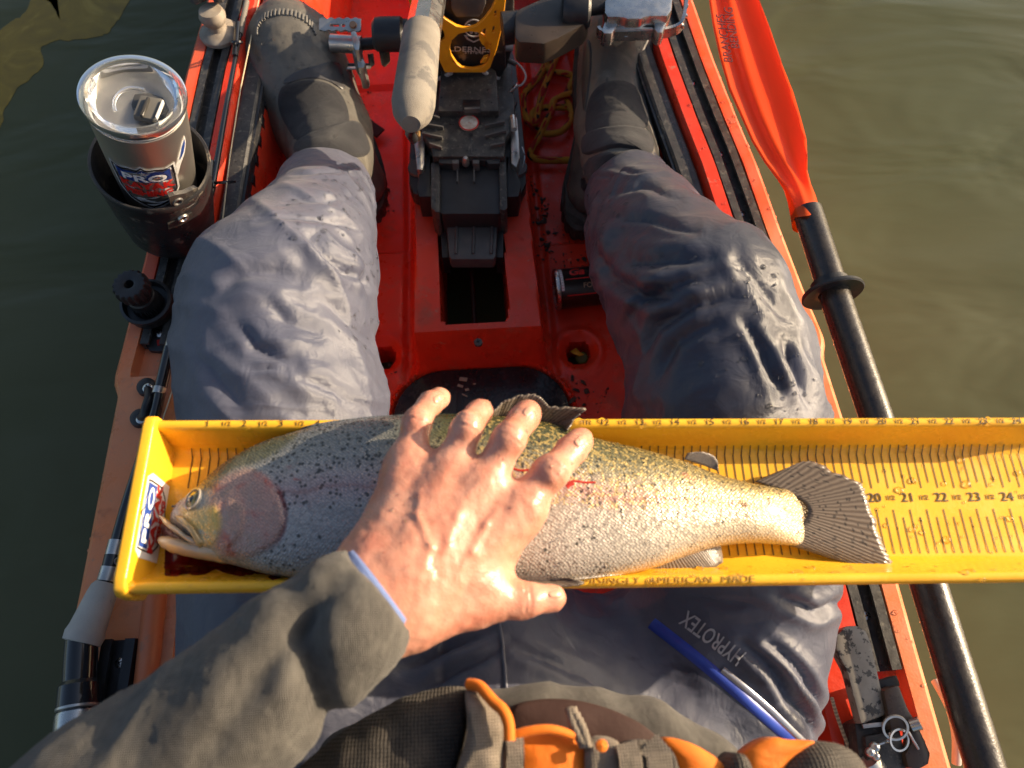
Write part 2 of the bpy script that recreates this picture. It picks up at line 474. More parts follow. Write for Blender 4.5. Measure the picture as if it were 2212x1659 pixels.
def fabric(name, col, col2, rough, weave, bstr, spec=0.35, sheen=0.0, patch=None, ms=16, streak=0, attr=None, crinkle=0):
    m, t, n, l, b = NT(name); co = coord(n)
    r = ramp(n, [(0.36, col), (0.64, col2)]); l.new(noi(n, l, co, ms, 6, 0.62), r.inputs[0]); c = r.outputs[0]
    if streak:
        r3 = ramp(n, [(0.42, (1-streak,)*3), (0.58, (1+streak,)*3)])
        l.new(noi(n, l, stretch(n, l, co, (260, 60, 260), (0, 0, 0.7)), 1.0, 3, 0.6), r3.inputs[0])
        c = mixc(n, l, 1.0, c, r3.outputs[0], 'MULTIPLY')
    if patch:
        r2 = ramp(n, [(patch[2], (0, 0, 0)), (patch[2]+0.06, (1, 1, 1))]); pn = noi(n, l, co, patch[1], 5, 0.6, 0.4)
        if attr:
            at = n.new('ShaderNodeAttribute'); at.attribute_name = attr
            pn = math_(n, l, 'ADD', pn, math_(n, l, 'MULTIPLY', at.outputs['Fac'], 0.42))
        l.new(pn, r2.inputs[0])
        c = mixc(n, l, r2.outputs[0], c, patch[0])
        mr = n.new('ShaderNodeMapRange'); l.new(r2.outputs[0], mr.inputs[0]); mr.inputs[3].default_value = rough; mr.inputs[4].default_value = patch[3]
        l.new(mr.outputs[0], b.inputs['Roughness'])
    else: b.inputs['Roughness'].default_value = rough
    l.new(c, b.inputs['Base Color'])
    b.inputs['Specular IOR Level'].default_value = spec; b.inputs['Sheen Weight'].default_value = sheen
    b.inputs['Sheen Roughness'].default_value = 0.5
    w1 = n.new('ShaderNodeTexWave'); w1.bands_direction = 'X'; w1.inputs['Scale'].default_value = weave; l.new(co, w1.inputs[0])
    w2 = n.new('ShaderNodeTexWave'); w2.bands_direction = 'Y'; w2.inputs['Scale'].default_value = weave; l.new(co, w2.inputs[0])
    w1.inputs['Distortion'].default_value = 1.5; w2.inputs['Distortion'].default_value = 1.5
    h = math_(n, l, 'ADD', w1.outputs[1], w2.outputs[1])
    nb = bumpn(n, l, h, bstr, 0.0006)
    # creases
    cr = noi(n, l, stretch(n, l, co, (1, 1, 1), (0.3, 0.2, 0.7)), 38, 3, 0.5, 1.2)
    nb = bumpn(n, l, cr, 0.30, 0.005, nb)
    if crinkle:
        tx = n.new('ShaderNodeTexNoise'); tx.noise_type = 'RIDGED_MULTIFRACTAL'; tx.inputs['Scale'].default_value = 9; tx.inputs['Detail'].default_value = 3
        tx.inputs['Roughness'].default_value = 0.45; tx.inputs['Distortion'].default_value = 0.8
        l.new(stretch(n, l, co, (1.5, 0.8, 1.1), (0.2, 0.1, 0.6)), tx.inputs['Vector'])
        nb = bumpn(n, l, tx.outputs[0], crinkle, 0.006, nb)
        ty = n.new('ShaderNodeTexNoise'); ty.noise_type = 'RIDGED_MULTIFRACTAL'; ty.inputs['Scale'].default_value = 24; ty.inputs['Detail'].default_value = 4
        ty.inputs['Distortion'].default_value = 1.2; l.new(stretch(n, l, co, (0.6, 1.6, 1.0), (0.1, 0.3, -0.5)), ty.inputs['Vector'])
        nb = bumpn(n, l, ty.outputs[0], crinkle*.7, 0.0025, nb)
    l.new(nb, b.inputs['Normal'])
    return m
TROU = fabric('wet_slate_rain_trousers', (0.066, 0.073, 0.112), (0.096, 0.102, 0.142), 0.38, 520, 0.25, 0.55, 0.10,
              patch=((0.020, 0.023, 0.043), 6, 0.60, 0.33), attr='wet', crinkle=0.6)  # random wet patches; the attribute also paints shade on the right leg
KNIT = fabric('taupe_marled_knit', (0.074, 0.069, 0.063), (0.096, 0.090, 0.081), 0.9, 300, 0.5, 0.2, 0.15, ms=45, streak=0.10)
RIB = KNIT
VESTD = fabric('dark_vest_mesh', (0.030, 0.026, 0.022), (0.060, 0.050, 0.040), 0.7, 150, 0.7, 0.4, 0.1, ms=60)
VESTG = fabric('grey_vest_webbing', (0.16, 0.135, 0.105), (0.23, 0.19, 0.15), 0.85, 200, 0.5, 0.2, 0.1, ms=90)
VESTO = fabric('orange_vest_fabric', (0.80, 0.20, 0.008), (0.70, 0.16, 0.006), 0.6, 400, 0.3, 0.3, 0.1, ms=40)
SHIRT = fabric('blue_shirt_cuff', (0.12, 0.17, 0.36), (0.16, 0.22, 0.42), 0.7, 500, 0.3)
NEO = fabric('black_neoprene', (0.016, 0.016, 0.019), (0.024, 0.024, 0.027), 0.85, 800, 0.4, 0.3, 0.1, ms=50)
BOOTG = M('dusty_grey_rubber', (0.075, 0.071, 0.064), 0.5, col2=(0.135, 0.124, 0.104), nscale=14, bump=0.3, bscale=260,
          wear=((0.05, 0.048, 0.046), 40, 0.63, 0.05), rvar=0.12)
SOLE = M('black_rubber_sole', (0.028, 0.026, 0.025), 0.6, col2=(0.06, 0.055, 0.05), nscale=60, bump=0.5, bscale=300)

def mk_water():
    m, t, n, l, b = NT('murky_green_water'); co = coord(n)
    r = ramp(n, [(0.38, (0.066, 0.074, 0.034)), (0.62, (0.078, 0.082, 0.040))]); l.new(noi(n, l, co, 1.3, 3), r.inputs[0])
    l.new(r.outputs[0], b.inputs['Base Color'])
    b.inputs['Roughness'].default_value = 0.04; b.inputs['IOR'].default_value = 1.33
    b.inputs['Specular IOR Level'].default_value = 0.5
    a = noi(n, l, stretch(n, l, co, (2.2, 5.0, 1), (0, 0, 0.75)), 1.0, 3, 0.45, 0.5)
    c = noi(n, l, stretch(n, l, co, (7, 22, 1), (0, 0, 0.6)), 1.0, 3, 0.5, 0.4)
    nb = bumpn(n, l, a, 0.36, 0.07); nb = bumpn(n, l, c, 0.08, 0.012, nb)
    l.new(nb, b.inputs['Normal'])
    return m
WATER = mk_water()
def mk_reflection():  # olive-gold colour painted for trees mirrored in the water
    m, t, n, l, b = NT('painted_olive_reflection'); co = coord(n)
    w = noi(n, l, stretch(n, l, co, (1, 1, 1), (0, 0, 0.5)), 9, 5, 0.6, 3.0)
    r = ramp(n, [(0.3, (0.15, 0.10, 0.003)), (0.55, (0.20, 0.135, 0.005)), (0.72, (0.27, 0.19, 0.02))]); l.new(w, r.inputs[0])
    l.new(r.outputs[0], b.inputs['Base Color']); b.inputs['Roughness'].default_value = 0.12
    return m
REFL = mk_reflection()

def mk_skin():
    m, t, n, l, b = NT('wet_sunlit_skin'); co = coord(n)
    r = ramp(n, [(0.36, (0.53, 0.220, 0.145)), (0.62, (0.60, 0.300, 0.210))]); l.new(noi(n, l, co, 45, 5, 0.6), r.inputs[0])
    r2 = ramp(n, [(0.60, (0, 0, 0)), (0.78, (1, 1, 1))]); l.new(noi(n, l, co, 28, 3), r2.inputs[0])
    c = mixc(n, l, math_(n, l, 'MULTIPLY', r2.outputs[0], 0.55), r.outputs[0], (0.44, 0.10, 0.065))
    l.new(c, b.inputs['Base Color'])
    b.inputs['Subsurface Weight'].default_value = 0.25; b.inputs['Subsurface Radius'].default_value = (0.006, 0.002, 0.001)
    b.inputs['Subsurface Scale'].default_value = 0.6
    mr = n.new('ShaderNodeMapRange'); l.new(noi(n, l, co, 55, 4), mr.inputs[0]); mr.inputs[1].default_value = 0.35; mr.inputs[2].default_value = 0.65
    mr.inputs[3].default_value = 0.20; mr.inputs[4].default_value = 0.48; l.new(mr.outputs[0], b.inputs['Roughness'])
    nb = bumpn(n, l, noi(n, l, co, 260, 4, 0.6), 0.28, 0.0012); nb = bumpn(n, l, vor(n, l, co, 700), 0.18, 0.0006, nb)
    l.new(nb, b.inputs['Normal'])
    return m
SKIN = mk_skin()
NAIL = M('fingernail', (0.62, 0.32, 0.22), 0.32)
def mk_clear():
    m, t, n, l, b = NT('clear_plastic')
    b.inputs['Base Color'].default_value = (0.98, 0.98, 0.97, 1); b.inputs['Roughness'].default_value = 0.08
    b.inputs['Transmission Weight'].default_value = 0.96; b.inputs['IOR'].default_value = 1.3
    return m
CLEAR = mk_clear()
def mk_drop():
    m, t, n, l, b = NT('water_bead')
    b.inputs['Base Color'].default_value = (1, 1, 1, 1); b.inputs['Roughness'].default_value = 0.02
    b.inputs['Transmission Weight'].default_value = 1.0; b.inputs['IOR'].default_value = 1.33
    return m
DROP = mk_drop()
def mk_blade():
    m, t, n, l, b = NT('translucent_orange_blade'); co = coord(n)
    r = ramp(n, [(0.3, (0.92, 0.125, 0.010)), (0.7, (0.88, 0.10, 0.008))]); l.new(noi(n, l, co, 12, 4), r.inputs[0])
    l.new(r.outputs[0], b.inputs['Base Color']); b.inputs['Roughness'].default_value = 0.35
    tr = n.new('ShaderNodeBsdfTranslucent'); tr.inputs[0].default_value = (0.98, 0.16, 0.010, 1)
    mx = n.new('ShaderNodeMixShader'); mx.inputs[0].default_value = 0.5
    l.new(b.outputs[0], mx.inputs[1]); l.new(tr.outputs[0], mx.inputs[2])
    l.new(mx.outputs[0], n['Material Output'].inputs[0])
    return m
BLADE = mk_blade()
def mk_rope():
    m, t, n, l, b = NT('braided_yellow_rope'); uv = coord(n, 'UV')
    w = n.new('ShaderNodeTexWave'); w.wave_type = 'BANDS'; w.bands_direction = 'DIAGONAL'; w.inputs['Scale'].default_value = 8; w.inputs['Distortion'].default_value = 1
    l.new(stretch(n, l, uv, (60, 3, 1)), w.inputs[0])
    c = mixc(n, l, w.outputs[1], (0.42, 0.22, 0.02), (0.78, 0.50, 0.05))
    r = ramp(n, [(0.53, (0, 0, 0)), (0.58, (1, 1, 1))]); l.new(noi(n, l, stretch(n, l, uv, (26, 3, 1)), 1.0, 1), r.inputs[0])
    c = mixc(n, l, r.outputs[0], c, (0.42, 0.03, 0.015))
    r2 = ramp(n, [(0.60, (0, 0, 0)), (0.64, (1, 1, 1))]); l.new(noi(n, l, stretch(n, l, uv, (37, 3.3, 5)), 1.0, 1), r2.inputs[0])
    c = mixc(n, l, r2.outputs[0], c, (0.015, 0.03, 0.02))
    l.new(c, b.inputs['Base Color']); b.inputs['Roughness'].default_value = 0.75
    l.new(bumpn(n, l, w.outputs[1], 0.7, 0.0012), b.inputs['Normal'])
    return m
ROPE = mk_rope()
def mk_fish():
    m, t, n, l, b = NT('rainbow_trout_skin'); uv = coord(n, 'UV'); co = coord(n)
    sx = n.new('ShaderNodeSeparateXYZ'); l.new(uv, sx.inputs[0]); U, Vv = sx.outputs[0], sx.outputs[1]
    wob = math_(n, l, 'ADD', Vv, math_(n, l, 'MULTIPLY', math_(n, l, 'SUBTRACT', noi(n, l, co, 30, 4), 0.5), 0.10))
    r = ramp(n, [(0.0, (0.60, 0.54, 0.46)), (0.22, (0.57, 0.51, 0.43)), (0.40, (0.50, 0.43, 0.36)), (0.50, (0.52, 0.30, 0.25)), (0.59, (0.46, 0.36, 0.28)),
                 (0.68, (0.27, 0.245, 0.16)), (0.80, (0.105, 0.105, 0.045)), (1.0, (0.04, 0.045, 0.016))])
    l.new(wob, r.inputs[0]); c = r.outputs[0]
    # golden peduncle
    g = n.new('ShaderNodeMapRange'); l.new(U, g.inputs[0]); g.inputs[1].default_value = 0.62; g.inputs[2].default_value = 0.95; g.inputs[4].default_value = 0.6
    c = mixc(n, l, g.outputs[0], c, (0.46, 0.33, 0.145))
    # front half greyed blue: the hand's shade painted into the skin
    g2 = n.new('ShaderNodeMapRange'); l.new(U, g2.inputs[0]); g2.inputs[1].default_value = 0.42; g2.inputs[2].default_value = 0.30; g2.inputs[4].default_value = 0.55
    c = mixc(n, l, g2.outputs[0], c, (0.27, 0.28, 0.32))
    # scales
    vs_ = n.new('ShaderNodeTexVoronoi'); vs_.inputs['Scale'].default_value = 1.0; vs_.inputs['Randomness'].default_value = 0.55
    l.new(stretch(n, l, co, (520, 600, 520), (0, 0, 0.75)), vs_.inputs['Vector'])
    rs = ramp(n, [(0.25, (1.15, 1.15, 1.15)), (0.75, (0.62, 0.62, 0.62))]); l.new(vs_.outputs[0], rs.inputs[0])
    c = mixc(n, l, 0.8, c, rs.outputs[0], 'MULTIPLY')
    # dark spots, denser on the back
    d = vor(n, l, co, 270, rnd=1.0); d2 = math_(n, l, 'SUBTRACT', 0.36, d)
    dens = n.new('ShaderNodeMapRange'); l.new(Vv, dens.inputs[0]); dens.inputs[1].default_value = 0.35; dens.inputs[2].default_value = 0.8
    dens.inputs[3].default_value = -0.02; dens.inputs[4].default_value = 0.24
    sel = math_(n, l, 'ADD', noi(n, l, co, 95, 2), dens.outputs[0])
    sp = math_(n, l, 'MULTIPLY', math_(n, l, 'MULTIPLY', d2, 14, True), math_(n, l, 'MULTIPLY', math_(n, l, 'SUBTRACT', sel, math_(n, l, 'ADD', 0.50, math_(n, l, 'MULTIPLY', g.outputs[0], 0.12))), 12, True), True)
    c = mixc(n, l, math_(n, l, 'MULTIPLY', sp, 0.85), c, (0.018, 0.02, 0.016))
    gm = math_(n, l, 'MULTIPLY', math_(n, l, 'GREATER_THAN', noi(n, l, co, 420, 1), 0.55), math_(n, l, 'MULTIPLY', math_(n, l, 'GREATER_THAN', Vv, 0.42), math_(n, l, 'GREATER_THAN', U, 0.45)))  # gold flecks: sunlit scale glitter painted into the colour
    c = mixc(n, l, math_(n, l, 'MULTIPLY', gm, 0.55), c, (0.60, 0.42, 0.13))
    ge = n.new('ShaderNodeMapRange'); l.new(U, ge.inputs[0]); ge.inputs[1].default_value = 0.955; ge.inputs[2].default_value = 1.0; ge.inputs[4].default_value = 0.8
    c = mixc(n, l, ge.outputs[0], c, (0.21, 0.16, 0.10))
    # faint lateral line
    ll = math_(n, l, 'SUBTRACT', 1.0, math_(n, l, 'MULTIPLY', math_(n, l, 'ABSOLUTE', math_(n, l, 'SUBTRACT', wob, 0.50)), 60), True)
    c = mixc(n, l, math_(n, l, 'MULTIPLY', ll, 0.35), c, (0.20, 0.07, 0.05))
    # head colouring carried by the mesh
    hm = noi(n, l, co, 60, 5, 0.6, 0.6)
    def layer(attr, a_, b2, c2, k):
        nonlocal c
        at = n.new('ShaderNodeAttribute'); at.attribute_name = attr
        rr = ramp(n, [(0.34, a_), (0.5, b2), (0.66, c2)]); l.new(hm, rr.inputs[0])
        c = mixc(n, l, math_(n, l, 'MULTIPLY', at.outputs['Fac'], k), c, rr.outputs[0])
    layer('head', (0.30, 0.27, 0.20), (0.40, 0.36, 0.30), (0.22, 0.21, 0.15), 0.85)
    layer('gill', (0.36, 0.22, 0.17), (0.44, 0.24, 0.19), (0.42, 0.085, 0.055), 0.80)
    layer('cheek', (0.58, 0.42, 0.15), (0.66, 0.42, 0.08), (0.48, 0.40, 0.26), 0.9)
    layer('crown', (0.07, 0.07, 0.025), (0.12, 0.115, 0.05), (0.035, 0.035, 0.018), 0.8)
    layer('slit', (0.10, 0.006, 0.004), (0.16, 0.008, 0.005), (0.05, 0.004, 0.003), 0.95)
    # blood smears
    rb = ramp(n, [(0.70, (0, 0, 0)), (0.76, (1, 1, 1))]); l.new(noi(n, l, stretch(n, l, co, (22, 60, 30)), 1.0, 4, 0.6, 0.6), rb.inputs[0])
    c = mixc(n, l, math_(n, l, 'MULTIPLY', rb.outputs[0], 0.7), c, (0.28, 0.03, 0.015))
    l.new(c, b.inputs['Base Color'])
    b.inputs['Metallic'].default_value = 0.25; b.inputs['Roughness'].default_value = 0.32
    b.inputs['Coat Weight'].default_value = 0.25; b.inputs['Coat Roughness'].default_value = 0.15
    nb = bumpn(n, l, vs_.outputs[0], 0.42, 0.0014); nb = bumpn(n, l, noi(n, l, co, 60, 3), 0.25, 0.003, nb)
    jit = n.new('ShaderNodeTexVoronoi'); jit.inputs['Scale'].default_value = 1.0; l.new(stretch(n, l, co, (520, 600, 520), (0, 0, 0.75)), jit.inputs['Vector'])
    jit.inputs['Randomness'].default_value = 0.55
    sep = n.new('ShaderNodeSeparateColor'); l.new(jit.outputs[1], sep.inputs[0])
    rj = n.new('ShaderNodeMapRange'); l.new(sep.outputs[0], rj.inputs[0]); rj.inputs[3].default_value = 0.16; rj.inputs[4].default_value = 0.48; l.new(rj.outputs[0], b.inputs['Roughness'])
    l.new(nb, b.inputs['Normal'])
    return m
FISH = mk_fish()
def mk_head(name, a, b_, c_, rough=0.25):
    m, t, n, l, b = NT(name); co = coord(n)
    r = ramp(n, [(0.33, a), (0.5, b_), (0.68, c_)]); l.new(noi(n, l, co, 55, 5, 0.6, 0.6), r.inputs[0])
    l.new(r.outputs[0], b.inputs['Base Color']); b.inputs['Roughness'].default_value = rough
    b.inputs['Coat Weight'].default_value = 0.5; b.inputs['Coat Roughness'].default_value = 0.1
    l.new(bumpn(n, l, noi(n, l, co, 140, 4), 0.35, 0.002), b.inputs['Normal'])
    return m
GILL = mk_head('pink_gill_cover', (0.24, 0.17, 0.12), (0.33, 0.17, 0.14), (0.34, 0.07, 0.05))
CHEEK = mk_head('golden_cheek', (0.32, 0.26, 0.18), (0.45, 0.29, 0.10), (0.42, 0.36, 0.28))
JAW = mk_head('pale_yellow_jaw', (0.62, 0.40, 0.17), (0.60, 0.46, 0.28), (0.50, 0.40, 0.30))
def mk_fin(name, base, dark):
    m, t, n, l, b = NT(name); uv = coord(n, 'UV'); co = coord(n)
    w = n.new('ShaderNodeTexWave'); w.bands_direction = 'X'; w.inputs['Scale'].default_value = 11; w.inputs['Distortion'].default_value = 1.2; w.inputs['Detail'].default_value = 3
    l.new(uv, w.inputs[0])
    c = mixc(n, l, w.outputs[1], dark, base)
    d = vor(n, l, stretch(n, l, uv, (22, 14, 1)), 1.0); r = ramp(n, [(0.22, (1, 1, 1)), (0.32, (0, 0, 0))]); l.new(d, r.inputs[0])
    c = mixc(n, l, math_(n, l, 'MULTIPLY', r.outputs[0], 0.7), c, (0.02, 0.018, 0.015))
    l.new(c, b.inputs['Base Color']); b.inputs['Roughness'].default_value = 0.25
    b.inputs['Coat Weight'].default_value = 0.4
    l.new(bumpn(n, l, w.outputs[1], 0.4, 0.0008), b.inputs['Normal'])
    tr = n.new('ShaderNodeBsdfTranslucent'); l.new(c, tr.inputs[0]); mx = n.new('ShaderNodeMixShader'); mx.inputs[0].default_value = 0.25
    l.new(b.outputs[0], mx.inputs[1]); l.new(tr.outputs[0], mx.inputs[2]); l.new(mx.outputs[0], n['Material Output'].inputs[0])
    return m
FIN = mk_fin('spotted_tail_fin', (0.24, 0.19, 0.14), (0.135, 0.10, 0.072))
FINP = mk_fin('pale_fin', (0.30, 0.25, 0.20), (0.17, 0.135, 0.105))

def mk_deck():
    m, t, n, l, b = NT('red_kayak_plastic'); co = coord(n)
    at = n.new('ShaderNodeAttribute'); at.attribute_name = 'fade'
    r = ramp(n, [(0.35, (0.76, 0.042, 0.011)), (0.65, (0.60, 0.045, 0.018))]); l.new(noi(n, l, co, 9), r.inputs[0])
    r2 = ramp(n, [(0.35, (0.80, 0.25, 0.090)), (0.65, (0.70, 0.27, 0.13))]); l.new(noi(n, l, co, 15, 5), r2.inputs[0])
    c = mixc(n, l, at.outputs['Fac'], r.outputs[0], r2.outputs[0])
    w = ramp(n, [(0.58, (0, 0, 0)), (0.68, (1, 1, 1))]); l.new(noi(n, l, co, 26, 6, 0.65), w.inputs[0])
    c = mixc(n, l, math_(n, l, 'MULTIPLY', w.outputs[0], 0.35), c, (0.36, 0.17, 0.11))
    w2 = ramp(n, [(0.58, (0, 0, 0)), (0.72, (1, 1, 1))]); l.new(noi(n, l, co, 7, 6, 0.65), w2.inputs[0])
    c = mixc(n, l, math_(n, l, 'MULTIPLY', w2.outputs[0], 0.65), c, (0.24, 0.08, 0.045))
    w3 = ramp(n, [(0.66, (0, 0, 0)), (0.71, (1, 1, 1))]); l.new(noi(n, l, co, 75, 4, 0.6), w3.inputs[0])
    c = mixc(n, l, math_(n, l, 'MULTIPLY', w3.outputs[0], 0.5), c, (0.42, 0.25, 0.17))
    l.new(c, b.inputs['Base Color'])
    mr = n.new('ShaderNodeMapRange'); l.new(noi(n, l, co, 30, 5), mr.inputs[0]); mr.inputs[1].default_value = 0.35; mr.inputs[2].default_value = 0.65
    mr.inputs[3].default_value = 0.22; mr.inputs[4].default_value = 0.55; l.new(mr.outputs[0], b.inputs['Roughness'])
    nb = bumpn(n, l, noi(n, l, co, 420, 3), 0.3, 0.0008); nb = bumpn(n, l, noi(n, l, co, 40, 3), 0.12, 0.004, nb)
    l.new(nb, b.inputs['Normal'])
    return m
DECKM = mk_deck()
# ------------------------------------------------------------------ water
def lerp_tab(tab):
    a = np.array(sorted(tab)); return lambda y: np.interp(y, a[:, 0], a[:, 1])
wv = []; wf = []
gx = np.concatenate([-np.geomspace(0.6, 600, 24)[::-1], np.linspace(-0.5, 0.5, 5), np.geomspace(0.6, 600, 24)])
for y in gx:
    for x in gx: wv.append((x, y, -0.06))
nn = len(gx)
for i in range(nn-1):
    for j in range(nn-1): wf.append((i*nn+j, i*nn+j+1, (i+1)*nn+j+1, (i+1)*nn+j))
water = mesh('water', wv, wf, WATER); water['kind'] = 'structure'

# ------------------------------------------------------------------ sheet painted as reflected trees and sky near the far left
def reflection_sheet(pts, z):
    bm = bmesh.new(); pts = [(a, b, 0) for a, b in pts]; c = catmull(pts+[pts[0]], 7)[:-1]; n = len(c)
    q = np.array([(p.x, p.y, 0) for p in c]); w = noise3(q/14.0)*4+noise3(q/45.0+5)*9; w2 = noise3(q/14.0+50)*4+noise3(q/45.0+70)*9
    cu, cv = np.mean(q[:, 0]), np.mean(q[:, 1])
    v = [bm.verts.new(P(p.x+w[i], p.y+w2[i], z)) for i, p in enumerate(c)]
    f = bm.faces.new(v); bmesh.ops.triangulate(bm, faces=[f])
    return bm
REFL_PX = [(-60, 300), (0, 280), (8, 235), (60, 170), (90, 150), (95, 100), (160, 82), (215, 78), (250, 48), (270, 22), (285, -20), (250, -40), (130, -30), (128, 20),
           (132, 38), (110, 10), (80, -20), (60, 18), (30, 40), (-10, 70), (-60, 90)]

# ------------------------------------------------------------------ kayak
kayak = thing('kayak', 'red fishing kayak with sun-faded orange gunwales and black gear tracks, carrying the angler', 'kayak', (-0.015, 0.5, 0))
Lx = lerp_tab([(-.6, -.45), (-.4, -.455), (.03, -.454), (.106, -.4545), (.158, -.4515), (.237, -.449), (.333, -.446), (.384, -.444), (.400, -.4505), (.412, -.4515), (.448, -.448), (.58, -.437), (.884, -.42), (1.011, -.406), (1.3, -.385), (1.8, -.33)])
Rx = lerp_tab([(-.6, .43), (-.4, .430), (-.061, .426), (.06, .4225), (.116, .4215), (.304, .407), (.385, .402), (.400, .4075), (.412, .4085), (.474, .399), (.568, .388), (.673, .378), (.76, .365), (.868, .351), (.984, .34), (1.3, .31), (1.8, .25)])
def sst(a, b, x):
    t = np.clip((x-a)/(b-a+1e-12), 0, 1); return t*t*(3-2*t)
dl = [0, .0025, .006, .011, .017, .022, .0255, .0268, .028, .034, .045, .055, .0610, .0622, .0635, .066, .071, .076, .080, .0825, .0845, .087, .095, .105, .112, .115, .118, .122, .127, .132, .138, .145, .153]
CENX = -0.017
def rail_h(d, y, side):
    edge = .250+.022*np.sqrt(np.clip(d/.010, 0, 1))
    rec = sst(.0255, .0275, d)*(1-sst(.0612, .0632, d))
    end = sst(.404, .409, y) if side < 0 else sst(-.02, -.015, y)
    ledge = sst(.0815, .0855, d)*sst(.43, .5, y)
    h = edge-rec*.016*end-ledge*.024
    t = sst(.114, .146, d)
    h = h*(1-t)+0.0*t
    return h
def floor_h(x, y):
    z = np.zeros_like(x)
    # tunnel under the pedal drive
    hw = .0895+.004*sst(.75, .45, y)
    ax = np.abs(x-CENX)
    tun = (1-sst(hw, hw+.012, ax))*sst(.513, .535, y)
    z = z+.100*tun
    # slot in the tunnel
    hx = (1-sst(.0475, .0495, np.abs(x+.021)))*sst(.5455, .5475, y)*(1-sst(.80, .802, y))
    rc = np.maximum(np.abs(x+.021)-.036, 0)**2+np.maximum(.560-y, 0)**2
    hx = hx*(1-((np.abs(x+.021) > .036) & (y < .560) & (rc > .0125**2)))
    z = z*(1-hx)-.30*hx
    # hatch recess with raised ring
    qx = np.maximum(np.abs(x+.019)-.055, 0); qy = np.maximum(np.abs(y-.405)-.030, 0); rr = np.sqrt(qx*qx+qy*qy)
    z = z+.012*sst(.093, .085, rr)-.014*sst(.0845, .0815, rr)
    # side gutters beside the tunnel
    z = z-.006*sst(.012, .0, np.abs(ax-(hw+.022)))*(1-sst(.47, .5, y)*0)*(y < 1.2)
    # scuppers
    for (u, v) in ((1250, 757), (826, 768)):
        c = P(u, v, 0.0); r = np.hypot(x-c.x, (y-c.y))
        z = z+.004*sst(.046, .036, r)-.012*sst(.036, .020, r)-.11*sst(.0195, .0165, r)
    # shallow moulded heel wells
    for cx in (-.19, .15):
        q = np.maximum(np.abs(x-cx)-.05, 0)**2+np.maximum(np.abs(y-.93)-.16, 0)**2
        z = z-.008*sst(.03, .02, np.sqrt(q))
    return z
ys = np.arange(-.55, 1.80, .005)
cols = len(dl)*2+150
X = np.zeros((len(ys), cols)); Z = np.zeros_like(X); Y = np.repeat(ys[:, None], cols, 1)
for k, d in enumerate(dl):
    X[:, k] = Lx(ys)+d; Z[:, k] = rail_h(np.full_like(ys, d), ys, -1)
    X[:, cols-1-k] = Rx(ys)-d; Z[:, cols-1-k] = rail_h(np.full_like(ys, d), ys, 1)
s = np.linspace(0, 1, 152)[1:-1]
xa, xb = Lx(ys)+dl[-1], Rx(ys)-dl[-1]
mid = slice(len(dl), len(dl)+150)
X[:, mid] = xa[:, None]*(1-s)+xb[:, None]*s
Z[:, mid] = floor_h(X[:, mid], Y[:, mid])
# the deck closes up to seat level behind and to the foredeck ahead
seat = sst(.16, .10, Y)
Z = np.where((Z < .235) & (seat > 0), np.maximum(Z, .235*seat), Z)
fore = sst(1.45, 1.62, Y); Z = np.where((Z < .26) & (fore > 0), np.maximum(Z, .26*fore), Z)
V = np.stack([X, Y, Z], -1).reshape(-1, 3)
r, c = np.meshgrid(np.arange(len(ys)-1), np.arange(cols-1), indexing='ij'); i0 = (r*cols+c).ravel()
Fq = np.stack([i0, i0+1, i0+cols+1, i0+cols], 1)
deck = np_mesh('deck', V, Fq, DECKM, kayak)
deck.data.set_sharp_from_angle(angle=math.radians(38))
at = deck.data.attributes.new('fade', 'FLOAT', 'POINT')
dL = X-Lx(Y); dR = Rx(Y)-X; wob = .5*noise3(np.stack([X*14, Y*14, Z*14], -1).reshape(-1, 3)).reshape(X.shape)
fade = sst(.56, .40, Y+.10*wob)*sst(.20, .13, dL)
fade = np.maximum(fade, sst(.64, .55, Y+.05*wob)*sst(.045, .030, dR)*.75)
fade = np.maximum(fade, .35*sst(.03, .02, np.minimum(dL, dR)))
at.data.foreach_set('value', fade.ravel().astype(np.float32))
# hull sides and ends
hv = []; hf = []
hy = np.concatenate([np.linspace(-1.7, -.55, 12), np.arange(-.5, 1.8, .02), np.linspace(1.82, 2.35, 14)])
prof = [(0, .2505), (.010, .225), (.012, .20), (-.005, .12), (-.02, .03), (-.045, -.04), (-.11, -.10), (-.22, -.13)]
for y in hy:
    t = 1.0
    if y < -.55: t = math.sqrt(max(0.0, 1-((-.55-y)/1.16)**2))
    if y > 1.8: t = math.sqrt(max(0.0, 1-((y-1.8)/.56)**2))
    l = Lx(max(-.55, min(1.8, y))); rr_ = Rx(max(-.55, min(1.8, y))); c0 = (l+rr_)/2; hw_ = (rr_-l)/2*t
    row = [(c0-hw_-o*t, y, z) for o, z in prof]+[(c0+hw_+o*t, y, z) for o, z in reversed(prof)]
    hv += row
m_ = len(prof)*2
for i in range(len(hy)-1):
    for j in range(m_-1):
        a = i*m_+j; hf.append((a, a+1, a+1+m_, a+m_))
    if hy[i] < -.55+1e-6 or hy[i] >= 1.79: hf.append((i*m_+m_-1, i*m_, (i+1)*m_, (i+1)*m_+m_-1))
mesh('hull', hv, hf, REDF, kayak)

